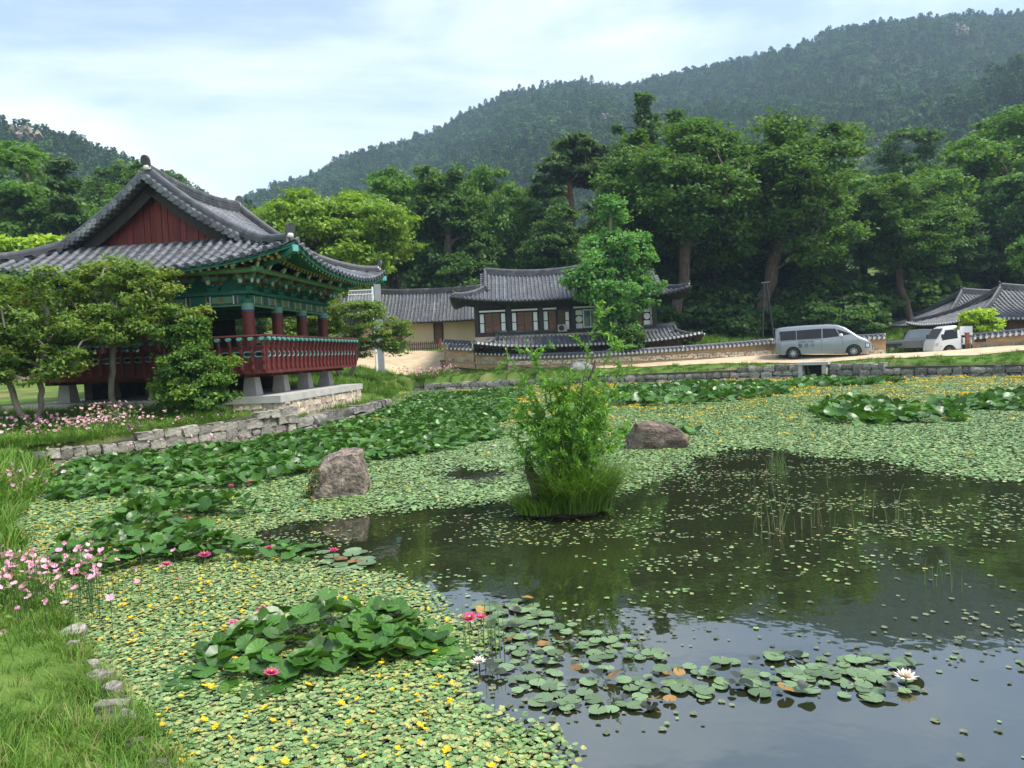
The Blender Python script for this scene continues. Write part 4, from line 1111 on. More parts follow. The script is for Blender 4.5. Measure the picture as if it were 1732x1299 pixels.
# long cream hall further back
HL = thing('long_hall', 'long cream-walled hall with plain grey tile roof behind the dirt yard', 'house', (-6.7, 60.0, 0))
MB().box((0, 0, 3.9), (14.6, 4.9, 2.5)).build('wall', 'cream_plaster', HL)
MB().box((0, 0, 2.9), (14.9, 5.1, 0.75)).build('stone_base', 'terrace_stone', HL)
for x in (-2.4, 0.95):
    MB().box((x, -2.47, 4.1), (0.5, 0.08, 1.9)).build('door', 'brown_door', HL)
for x in (-7.2, -2.75, -2.05, 0.62, 1.28, 4.6, 7.2): MB().box((x, -2.46, 4.1), (0.12, 0.12, 2.1)).build('post', 'dark_wood', HL)
MB().box((5.9, -2.47, 4.5), (0.9, 0.05, 0.6)).build('window', 'green_glass', HL)
rf = Roof(Matrix.Identity(4), a=8.0, b=3.5, e=0.2, m=0.2, eg=0.2, z0=5.0, hz=2.55, c=0.22, cr=0.3, gable=True)
build_roof(rf, HL, dx=0.29, rt=0.08, tl=0.33, sides='F', rh=0.3, und='dark_wood', under_sides='FB')

# houses by the parking place at the right
def right_house(name, label, loc, a, b, e, m, z0, hz, c, doors, wall_z):
    th = thing(name, label, 'house', loc)
    w = a - 1.0
    MB().box((0, 0, (wall_z + z0) / 2 + 0.05), (2 * w, 2 * b - 2.0, z0 - wall_z + 0.3)).build('wall', 'old_wood', th)
    MB().box((0, 0, wall_z - 0.3), (2 * w + 0.5, 2 * b - 1.5, 1.0)).build('stone_base', 'terrace_stone', th)
    y = -b + 1.0 - 0.04
    for x in np.arange(-w, w + 0.1, 1.9):
        MB().box((x, y, (wall_z + z0) / 2 + 0.05), (0.2, 0.2, z0 - wall_z + 0.3)).build('post', 'dark_wood', th)
    for k, x in enumerate(np.arange(-w + 0.95, w, 1.9)):
        if k % 3 == 0: white_pair(th, x - 0.5, y - 0.02, wall_z + 0.35, 0.4, 1.0); white_pair(th, x + 0.5, y - 0.02, wall_z + 0.35, 0.4, 1.0); door_leaf(th, x, y, wall_z + 0.3, 0.5, 1.1, 1)
        else: door_leaf(th, x, y, wall_z + 0.3, 1.3, 1.1, 2)
    rf = Roof(Matrix.Identity(4), a=a, b=b, e=e, m=m, eg=e, z0=z0, hz=hz, c=c, cr=0.35, p=3)
    build_roof(rf, th, dx=0.3, rt=0.07, tl=0.4, sides='FL', ends='mortar', rh=0.32, fin=0.7, und='old_wood', under_sides='FLRB')
    return th
right_house('hip_roof_house', 'house with smooth grey hip roof furthest back behind the white truck', (41.2, 57.5, 0), 9.0, 4.2, 4.4, 4.19, 3.0, 2.05, 0.3, 3, 1.6)
right_house('hip_roof_house', 'nearer grey-roofed house cut by the right edge above the tiled wall', (39.4, 50.2, 0), 9.3, 3.7, 4.6, 3.69, 2.85, 1.95, 0.3, 3, 1.4)
# ================================================================ vehicles and small built things
mat('silver_paint', (0.30, 0.315, 0.335), 0.32, spec=0.6, metal=0.55, coat=0.6)
mat('white_paint', (0.74, 0.75, 0.76), 0.35, spec=0.5, coat=0.4)
mat('grey_paint', (0.15, 0.16, 0.175), 0.35, metal=0.5, coat=0.5)
mat('car_glass', (0.01, 0.011, 0.013), 0.08, spec=0.35)
mat('black_trim', (0.015, 0.015, 0.016), 0.5)
mat('tyre', (0.018, 0.018, 0.018), 0.8)
mat('alloy', (0.50, 0.51, 0.53), 0.35, metal=0.7)
mat('lamp_glass', (0.5, 0.52, 0.55), 0.1, spec=0.8)
mat('red_lamp', (0.35, 0.01, 0.01), 0.2)
mat('amber', (0.6, 0.2, 0.02), 0.3)
mat('plate', (0.75, 0.76, 0.74), 0.5)
mat('ink', (0.008, 0.01, 0.015), 0.6)
mat('rust_post', (0.22, 0.075, 0.04), 0.75, var=0.3, scale=6)

class Body:
    """Car shell lofted along x: top, bottom and half width per station; s runs from the sill (0) over the side to the roof centre (1)."""
    def __init__(s, top, bot, wid, belt, tum=0.16, rr=0.14, wheels=(), wr=0.40):
        s.top, s.bot, s.wid, s.belt, s.tum, s.rr, s.wheels, s.wr = top, bot, wid, belt, tum, rr, wheels, wr
    def f(s, tab, x): return np.interp(x, [t[0] for t in tab], [t[1] for t in tab])
    def zb(s, x):
        z = s.f(s.bot, x)
        for wx in s.wheels:
            d = abs(x - wx)
            if d < s.wr: z = max(z, 0.33 + math.sqrt(max(0, s.wr ** 2 - d * d)))
        return z
    def half(s, x, z):
        w = s.f(s.wid, x); zt = s.f(s.top, x)
        k = max(0, z - s.belt) ; low = max(0, 0.5 - z)
        return w - s.tum * k - 0.10 * low
    def pt(s, x, z, side, off=0.0):
        return np.array([x, side * (s.half(x, z) + off), z])
    def build(s, name, mats, th, xs, smooth=True):
        mb = MB(); ns, nr = 10, 5
        cols = []
        for x in xs:
            zb, zt = s.zb(x), s.f(s.top, x); zr = max(zt - s.rr, zb + 0.02); L = []
            for z in np.linspace(zb, zr, ns): L.append((x, -s.half(x, z), z))
            wr_ = s.half(x, zr)
            for a in np.linspace(0, math.pi / 2, nr)[1:]:
                L.append((x, -(wr_ - s.rr * 1.2 * (1 - math.cos(a))), zr + (zt - zr) * math.sin(a)))
            L.append((x, 0, zt + 0.012))
            cols.append(L + [(p[0], -p[1], p[2]) for p in L[::-1][1:]])
        n = len(cols[0]); V = [p for c in cols for p in c]; F = []
        for i in range(len(xs) - 1):
            for j in range(n - 1): F.append((i * n + j, (i + 1) * n + j, (i + 1) * n + j + 1, i * n + j + 1))
            F.append((i * n + n - 1, (i + 1) * n + n - 1, (i + 1) * n, i * n))
        F += [tuple(range(n)), tuple((len(xs) - 1) * n + j for j in range(n))[::-1]]
        mb.add(V, F); o = mb.build(name, mats, th, smooth=smooth); fix_normals(o.data); return o
    def patch(s, name, m, parent, xz, side, off=0.008, nx=8, nz=4, thick=0.012):
        """Four (x, z) corners: rear-low, front-low, front-high, rear-high, laid on the side of the shell."""
        mb = MB(); V = []
        for o_ in (off - thick, off):
            for j in range(nz + 1):
                for i in range(nx + 1):
                    a, b = i / nx, j / nz
                    x = (xz[0][0] * (1 - a) + xz[1][0] * a) * (1 - b) + (xz[3][0] * (1 - a) + xz[2][0] * a) * b
                    z = (xz[0][1] * (1 - a) + xz[1][1] * a) * (1 - b) + (xz[3][1] * (1 - a) + xz[2][1] * a) * b
                    V.append(s.pt(x, z, side, o_))
        k = nx + 1; n1 = k * (nz + 1); F = []
        for j in range(nz):
            for i in range(nx):
                q = (j * k + i, j * k + i + 1, (j + 1) * k + i + 1, (j + 1) * k + i); F.append(tuple(n1 + t for t in q)); F.append(q[::-1])
        for i in range(nx): F += [(i, n1 + i, n1 + i + 1, i + 1), (nz * k + i, nz * k + i + 1, n1 + nz * k + i + 1, n1 + nz * k + i)]
        for j in range(nz): F += [(j * k, (j + 1) * k, n1 + (j + 1) * k, n1 + j * k), (j * k + nx, n1 + j * k + nx, n1 + (j + 1) * k + nx, (j + 1) * k + nx)]
        mb.add(V, F); o = mb.build(name, m, parent, smooth=True); fix_normals(o.data); return o

def wheel_meshes(r=0.345, w=0.22):
    t = MB().lathe([(r * 0.62, -w / 2), (r * 0.9, -w / 2), (r, -w * 0.36), (r, w * 0.36), (r * 0.9, w / 2), (r * 0.62, w / 2), (r * 0.62, -w / 2)], 28, axis='Y', cap=False).mesh('wheel', 'tyre', True)
    rm = MB(); rm.lathe([(0.001, -w * 0.30), (r * 0.63, -w * 0.30), (r * 0.66, -w * 0.5), (r * 0.60, -w * 0.5), (r * 0.56, -w * 0.38), (0.001, -w * 0.36)], 28, axis='Y', mi=1)
    for k in range(10):
        a = k * math.pi / 5; M = Matrix.Rotation(a, 4, 'Y'); rm.box(np.array((M @ Vector((r * 0.36, 0, 0)))) + np.array([0, -w * 0.43, 0]), (r * 0.5, 0.02, 0.035), M)
    rm.lathe([(0.001, -w * 0.52), (0.05, -w * 0.5), (0.06, -w * 0.4), (0.001, -w * 0.4)], 12, axis='Y')
    return t, rm.mesh('rim', ['alloy', 'black_trim'], True)
TYRE, RIM = wheel_meshes()
def wheels(th, xs, y, r=0.345):
    for x in xs:
        for sd in (-1, 1):
            w = obj('wheel', TYRE, th, M=Matrix.Translation((x, sd * y, r)) @ (Matrix.Identity(4) if sd < 0 else Matrix.Rotation(math.pi, 4, 'Z')) @ Matrix.Diagonal((r / 0.345, 1, r / 0.345, 1)))
            obj('rim', RIM, w)

def text_mesh(body, size, m):
    cu = bpy.data.curves.new('lettering', 'FONT'); cu.body = body; cu.size = size; cu.align_x = 'CENTER'; cu.extrude = 0.002
    o = bpy.data.objects.new('lettering', cu); COL.objects.link(o)
    dg = bpy.context.evaluated_depsgraph_get(); me = bpy.data.meshes.new_from_object(o.evaluated_get(dg)); bpy.data.objects.remove(o)
    me.materials.clear(); me.materials.append(MATS[m]); return me

# ---- silver van, seen from its right side, facing right
VX, VY = 18.78, 42.6
VAN = thing('van', 'silver passenger van with dark windows and black lettering parked on the lane', 'van', (VX, VY, 1.07), R(-28))
vb = Body(top=[(-2.62, 1.80), (-2.5, 1.90), (-2.0, 1.955), (-1.0, 1.985), (0.2, 1.98), (0.8, 1.92), (1.2, 1.76), (1.65, 1.42), (1.95, 1.19), (2.3, 1.03), (2.5, 0.90), (2.62, 0.68)],
          bot=[(-2.62, 0.42), (-2.3, 0.26), (2.3, 0.24), (2.62, 0.34)], wid=[(-2.62, 0.84), (-2.35, 0.96), (-1.5, 0.99), (1.2, 0.99), (2.0, 0.95), (2.4, 0.86), (2.62, 0.66)], belt=1.0, tum=0.17, wheels=(-1.60, 1.67), wr=0.42)
xs_v = np.unique(np.concatenate([np.linspace(-2.62, 2.62, 40), np.linspace(-2.05, -1.15, 19), np.linspace(1.22, 2.12, 19)]))
vbody = vb.build('body', 'silver_paint', VAN, xs_v)
MB().box((0, 0, 0.36), (4.7, 1.55, 0.22)).build('underbody', 'black_trim', VAN)
for wx in (-1.60, 1.67): MB().box((wx, 0, 0.55), (0.8, 1.5, 0.55)).build('wheel_well', 'black_trim', VAN)
for sd in (-1, 1):
    vb.patch('side_window', 'car_glass', VAN, [(-2.42, 1.12), (-1.42, 1.14), (-1.42, 1.70), (-2.36, 1.68)], sd)
    vb.patch('side_window', 'car_glass', VAN, [(-1.39, 1.14), (-0.02, 1.16), (-0.02, 1.74), (-1.39, 1.70)], sd)
    vb.patch('side_window', 'car_glass', VAN, [(0.03, 1.16), (0.95, 1.24), (0.72, 1.70), (0.03, 1.74)], sd)
    vb.patch('side_window', 'car_glass', VAN, [(0.97, 1.25), (1.55, 1.34), (1.3, 1.46), (0.80, 1.66)], sd, nx=5)
    vb.patch('sliding_rail', 'black_trim', VAN, [(-2.3, 1.075), (-0.05, 1.10), (-0.05, 1.113), (-2.3, 1.088)], sd, off=0.006, nz=1)
    for x in (-1.28, -0.02): vb.patch('door_seam', 'black_trim', VAN, [(x - 0.006, 0.42), (x + 0.006, 0.42), (x + 0.006, 1.13), (x - 0.006, 1.13)], sd, off=0.002, nx=1, thick=0.004)
    vb.patch('door_seam', 'black_trim', VAN, [(1.12, 0.72), (1.132, 0.72), (1.06, 1.2), (1.048, 1.2)], sd, off=0.002, nx=1, thick=0.004)
    for x in (-0.22, 0.2): h = vb.patch('door_handle', 'alloy', VAN, [(x - 0.1, 0.985), (x + 0.1, 0.99), (x + 0.1, 1.03), (x - 0.1, 1.025)], sd, off=0.035, nz=2, thick=0.03)
    vb.patch('headlight', 'lamp_glass', VAN, [(2.30, 0.56), (2.46, 0.56), (2.46, 0.74), (2.30, 0.76)], sd, off=0.006, nx=3)
    vb.patch('headlight_bezel', 'black_trim', VAN, [(2.26, 0.52), (2.50, 0.52), (2.50, 0.78), (2.27, 0.80)], sd, off=0.003, nx=3)
    vb.patch('tail_light', 'red_lamp', VAN, [(-2.615, 0.75), (-2.585, 0.75), (-2.585, 1.55), (-2.60, 1.55)], sd, off=0.006, nx=1)
    mr = MB(); mr.lathe([(0.001, -0.09), (0.09, -0.07), (0.11, 0.0), (0.09, 0.08), (0.001, 0.1)], 12, c=(1.02, sd * 1.1, 1.30)); mr.box((1.06, sd * 0.99, 1.25), (0.06, 0.2, 0.04)); mr.build('wing_mirror', 'white_paint', VAN, smooth=True)
def strip(name, m, y0, pts, th=VAN):
    MB().sweep([(x, y, z) for x, y, z in pts], [(-0.006, -0.03), (0.006, -0.03), (0.006, 0.03), (-0.006, 0.03)]).build(name, m, th)
# windscreen laid on the sloping nose
V = []; nx, ny = 8, 8
for off in (0.0, 0.014):
    for i in range(nx + 1):
        x = 0.92 + (1.80 - 0.92) * i / nx; zt = vb.f(vb.top, x)
        for j in range(ny + 1):
            k = -1 + 2 * j / ny; hw = vb.half(x, zt - 0.14) - 0.12; V.append((x, k * hw, zt + 0.012 + off - 0.055 * abs(k) ** 3))
n1 = (nx + 1) * (ny + 1); F = []
for i in range(nx):
    for j in range(ny): q = (i * (ny + 1) + j, (i + 1) * (ny + 1) + j, (i + 1) * (ny + 1) + j + 1, i * (ny + 1) + j + 1); F += [tuple(t + n1 for t in q), q[::-1]]
o = MB().add(V, F).build('windscreen', 'car_glass', VAN, smooth=True)
MB().box((2.62, 0, 0.52), (0.05, 1.0, 0.22)).build('grille', 'black_trim', VAN); MB().box((2.655, 0, 0.46), (0.02, 0.52, 0.11)).build('number_plate', 'plate', VAN)
MB().box((-2.63, 0, 1.35), (0.03, 1.35, 0.62)).build('rear_window', 'car_glass', VAN); MB().box((-2.66, 0, 0.42), (0.10, 1.6, 0.2)).build('rear_bumper', 'silver_paint', VAN)
MB().box((-2.62, 0, 1.86), (0.2, 1.4, 0.03)).build('roof_spoiler', 'silver_paint', VAN)
wheels(VAN, (-1.60, 1.67), 0.88)
for body_, size_, x_, z_ in (('불 영 사', 0.27, -0.86, 0.69), ('대한불교 조계종', 0.125, -0.88, 0.955)):
    o = obj('lettering', text_mesh(body_, size_, 'ink'), VAN, M=Matrix.Translation((x_, -vb.half(x_, 0.8) - 0.02, z_)) @ Matrix.Rotation(R(90), 4, 'X')); o['label'] = 'black Korean lettering'

# ---- grey pickup, facing right, half hidden
PK = thing('pickup_truck', 'dark grey double-cab pickup truck parked behind the end of the tiled wall', 'pickup', (28.0, 48.3, 0.86), R(-35))
pl = Body(top=[(-2.65, 0.98), (-1.0, 1.02), (1.2, 1.06), (2.3, 1.0), (2.62, 0.8)], bot=[(-2.65, 0.5), (2.62, 0.42)], wid=[(-2.65, 0.9), (-2.3, 0.95), (2.0, 0.95), (2.62, 0.75)], belt=1.0, tum=0.1, rr=0.07, wheels=(-1.7, 1.5), wr=0.43)
pl.build('body', 'grey_paint', PK, np.unique(np.concatenate([np.linspace(-2.65, 2.62, 30), np.linspace(-2.15, -1.25, 15), np.linspace(1.05, 1.95, 15)])))
pc = Body(top=[(-1.0, 1.1), (-0.85, 1.5), (-0.7, 1.66), (0.0, 1.70), (0.6, 1.66), (1.35, 1.1)], bot=[(-1.0, 1.0), (1.35, 1.0)], wid=[(-1.0, 0.86), (1.35, 0.88)], belt=1.0, tum=0.24, rr=0.09)
pc.build('cab', 'grey_paint', PK, np.linspace(-1.0, 1.35, 24))
mat('pale_glass', (0.16, 0.22, 0.22), 0.08, spec=0.8)
for sd in (-1, 1):
    pc.patch('side_window', 'pale_glass', PK, [(-0.72, 1.13), (0.02, 1.13), (0.02, 1.52), (-0.6, 1.50)], sd); pc.patch('side_window', 'pale_glass', PK, [(0.1, 1.13), (0.95, 1.13), (0.62, 1.5), (0.1, 1.53)], sd)
    pl.patch('door_seam', 'black_trim', PK, [(0.05, 0.55), (0.065, 0.55), (0.065, 1.0), (0.05, 1.0)], sd, off=0.002, nx=1, thick=0.004)
    pl.patch('bed_trim', 'black_trim', PK, [(-2.55, 0.62), (-1.1, 0.62), (-1.1, 0.80), (-2.55, 0.80)], sd, off=0.006)
    MB().lathe([(0.001, -0.08), (0.08, -0.06), (0.09, 0.06), (0.001, 0.08)], 10, c=(0.85, sd * 0.99, 1.16)).build('wing_mirror', 'black_trim', PK)
MB().box((-1.85, 0, 1.0), (1.5, 1.5, 0.06)).build('bed_cover', 'black_trim', PK); MB().box((-0.98, 0, 1.32), (0.08, 1.3, 0.5)).build('rear_window', 'black_trim', PK)
MB().box((0, 0, 0.45), (4.8, 1.5, 0.2)).build('underbody', 'black_trim', PK); wheels(PK, (-1.7, 1.5), 0.84, 0.37)

# ---- small white cab-over truck, facing left
TK = thing('light_truck', 'small white cab-over truck half hidden by the wall end and bush', 'truck', (28.9, 45.6, 0.74), R(180 - 6))
tb = Body(top=[(0.35, 1.86), (0.6, 1.93), (1.1, 1.92), (1.35, 1.80), (1.75, 1.12), (1.9, 0.95), (1.95, 0.6)], bot=[(0.35, 0.45), (1.95, 0.36)], wid=[(0.35, 0.82), (1.6, 0.82), (1.95, 0.72)], belt=1.0, tum=0.12, rr=0.1, wheels=(1.05,), wr=0.40)
tb.build('cab', 'white_paint', TK, np.unique(np.concatenate([np.linspace(0.35, 1.95, 24), np.linspace(0.62, 1.46, 13)])))
for sd in (-1, 1):
    tb.patch('side_window', 'car_glass', TK, [(0.55, 1.12), (1.52, 1.02), (1.26, 1.66), (0.55, 1.70)], sd)
    tb.patch('headlight', 'lamp_glass', TK, [(1.72, 0.66), (1.88, 0.66), (1.86, 0.86), (1.70, 0.86)], sd, nx=3); tb.patch('indicator', 'amber', TK, [(1.5, 0.62), (1.6, 0.62), (1.6, 0.66), (1.5, 0.66)], sd, nx=2)
    MB().lathe([(0.001, -0.14), (0.07, -0.12), (0.07, 0.12), (0.001, 0.14)], 8, c=(1.55, sd * 0.98, 1.28)).build('wing_mirror', 'black_trim', TK)
    MB().box((-1.2, sd * 0.84, 0.95), (2.9, 0.05, 0.36)).build('bed_side', 'white_paint', TK)
V = []
for x, z in ((1.37, 1.76), (1.745, 1.13)):
    for k in (-0.66, 0.66): V += [(x + 0.005, k, z), (x + 0.03, k, z + 0.012)]
MB().add(V, [(1, 3, 7, 5), (0, 4, 6, 2), (0, 1, 5, 4), (2, 6, 7, 3), (0, 2, 3, 1), (4, 5, 7, 6)]).build('windscreen', 'grey_glass', TK)
MB().box((-1.2, 0, 0.74), (2.9, 1.6, 0.08)).build('bed_floor', 'white_paint', TK); MB().box((-0.2, 0, 0.5), (3.6, 0.7, 0.2)).build('chassis', 'black_trim', TK)
MB().box((1.96, 0, 0.5), (0.05, 1.3, 0.16)).build('bumper', 'white_paint', TK); wheels(TK, (1.05, -1.7), 0.72, 0.31)

# ---- rusty gate post, letter box, props, gate, steel stair
o = thing('gate_post', 'rust-brown square post at the end of the right-hand tiled wall', 'post', (25.45, 39.55, gz(25.45, 39.55)))
MB().box((0, 0, 0.45), (0.16, 0.16, 0.9)).build('shaft', 'rust_post', o); MB().box((0, 0, 0.92), (0.2, 0.2, 0.05)).build('cap', 'rust_post', o)
o = thing('mail_box', 'black box fixed on the tiled wall end beside the brown post', 'box', (25.95, 39.18, 1.62))
MB().box((0, 0, 0.15), (0.46, 0.22, 0.26)).build('body', 'black_trim', o); MB().prism([(-0.26, 0.28), (0.26, 0.28), (0.2, 0.36), (-0.2, 0.36)], -0.13, 0.13, 'XZ').build('lid', 'grey_paint', o)
o = thing('notice_board', 'white notice board behind the brown post by the truck', 'sign', (25.75, 40.1, 1.25))
MB().box((0, 0, 1.05), (0.7, 0.04, 0.5)).build('board', 'white_frame', o)
for x in (-0.25, 0.25): MB().box((x, 0.035, 0.6), (0.04, 0.03, 1.25)).build('leg', 'grey_metal', o)
o = thing('tree_prop', 'black steel prop of two tall poles leaning under the big tree', 'support', (18.1, 50.2, gz(18.1, 50.2)))
for x0, x1 in ((-0.3, -0.05), (0.62, 0.12)): MB().tube([(x0, 0, -0.2), (x1, 0, 4.6)], 0.075, 8).build('pole', 'black_trim', o)
MB().tube([(-0.25, 0, 4.55), (0.35, 0, 4.6)], 0.08, 8).build('cradle', 'black_trim', o)
o = thing('wooden_gate', 'low brown picket gate across the dirt yard before the cream hall', 'gate', (-6.75, 55.2, gz(-6.75, 55.2)), R(-4))
for k in range(15): MB().box((-1.2 + k * 0.165, 0, 0.36), (0.09, 0.03, 0.68 + 0.08 * ((k * 5) % 3 == 0))).build('picket', 'old_wood', o)
for z in (0.18, 0.55): MB().box((-0.05, 0.035, z), (2.5, 0.04, 0.07)).build('gate_rail', 'old_wood', o)
MB().box((1.35, 0, 0.45), (0.16, 0.16, 0.95)).build('gate_post', 'rust_post', o)
o = thing('gate_leaf', 'small weathered wooden gate leaf propped at the foot of the stepped wall', 'gate', (-4.55, 47.75, gz(-4.55, 47.75)), R(-55))
for k in range(4): MB().box((-0.3 + 0.2 * k, 0, 0.45), (0.07, 0.05, 0.85)).build('gate_bar', 'old_wood', o)
for z in (0.12, 0.45, 0.8): MB().box((0, -0.04, z), (0.75, 0.04, 0.08)).build('gate_bar', 'old_wood', o)
ST = thing('steel_stair', 'white steel stair and landing behind the right roof corner of the pavilion', 'staircase', (-8.2, 44.5, gz(-8.2, 44.5)))
zg = 6.35 - gz(-8.2, 44.5)
MB().box((0.08, 0, (zg + 0.5) / 2), (0.36, 0.3, zg + 0.5)).build('pillar', 'grey_metal', ST); MB().tube([(-0.2, -0.2, 0), (-0.2, -0.2, zg + 0.35)], 0.06, 8).build('pole', 'white_metal', ST)
MB().box((-0.95, 0.2, zg - 0.55), (1.5, 1.0, 0.08)).build('landing', 'white_metal', ST)
for z in (zg + 0.15, zg - 0.1): MB().tube([(-1.7, -0.3, z), (-0.2, -0.3, z)], 0.03, 6).build('hand_rail', 'white_metal', ST)
for k in range(16): MB().tube([(-1.68 + 0.095 * k, -0.3, zg - 0.5), (-1.68 + 0.095 * k, -0.3, zg + 0.15)], 0.014, 5).build('baluster', 'white_metal', ST)
for k in range(7): MB().box((-1.45 + 0.19 * k, 0.2, zg - 0.75 - 0.2 * k), (0.26, 0.9, 0.04)).build('tread', 'white_metal', ST)
for y in (-0.26, 0.66): MB().sweep([(-1.65, y, zg - 0.6), (-0.2, y, zg - 2.1)], [(-0.02, -0.08), (0.02, -0.08), (0.02, 0.08), (-0.02, 0.08)]).build('stringer', 'white_metal', ST)
# ================================================================ trees
mat('bark', (0.10, 0.072, 0.052), 0.95, var=0.55, scale=3, stretch=(3, 3, 0.6), bump=0.8, bscale=10)
mat('grey_bark', (0.19, 0.16, 0.13), 0.9, var=0.25, scale=4, stretch=(2, 2, 0.5), bump=0.4, bscale=14)
mat('red_bark', (0.16, 0.075, 0.045), 0.9, var=0.3, scale=4, stretch=(2, 2, 0.6), bump=0.5, bscale=12)
LEAFC = {
    'zelkova': [(0.028, 0.068, 0.012), (0.055, 0.12, 0.02), (0.10, 0.175, 0.03)],
    'lime': [(0.065, 0.12, 0.014), (0.11, 0.19, 0.02), (0.18, 0.27, 0.03)],
    'wood': [(0.026, 0.06, 0.015), (0.048, 0.104, 0.024), (0.08, 0.148, 0.034)],
    'fresh': [(0.04, 0.095, 0.016), (0.07, 0.15, 0.026), (0.12, 0.21, 0.04)],
    'ginkgo': [(0.05, 0.135, 0.035), (0.085, 0.20, 0.05), (0.13, 0.26, 0.065)],
    'pine': [(0.022, 0.055, 0.020), (0.042, 0.085, 0.026), (0.075, 0.12, 0.035)],
    'crape': [(0.045, 0.09, 0.016), (0.09, 0.155, 0.024), (0.17, 0.20, 0.04)],
    'shrub': [(0.028, 0.07, 0.012), (0.06, 0.13, 0.02), (0.15, 0.23, 0.03)],
    'maple': [(0.13, 0.05, 0.015), (0.22, 0.075, 0.02), (0.30, 0.12, 0.03)],
    'neon': [(0.14, 0.24, 0.02), (0.20, 0.32, 0.03), (0.27, 0.40, 0.045)],
    'willow': [(0.05, 0.13, 0.02), (0.09, 0.20, 0.028), (0.16, 0.28, 0.045)],
}
for k_, c_ in LEAFC.items():
    c_ = [tuple(min(0.5, v * 1.6) for v in q) for q in c_]
    mat('leaf_' + k_, (0, 0, 0), 0.55, attr='var', attr_cols=c_, trans=0.42, spec=0.3)

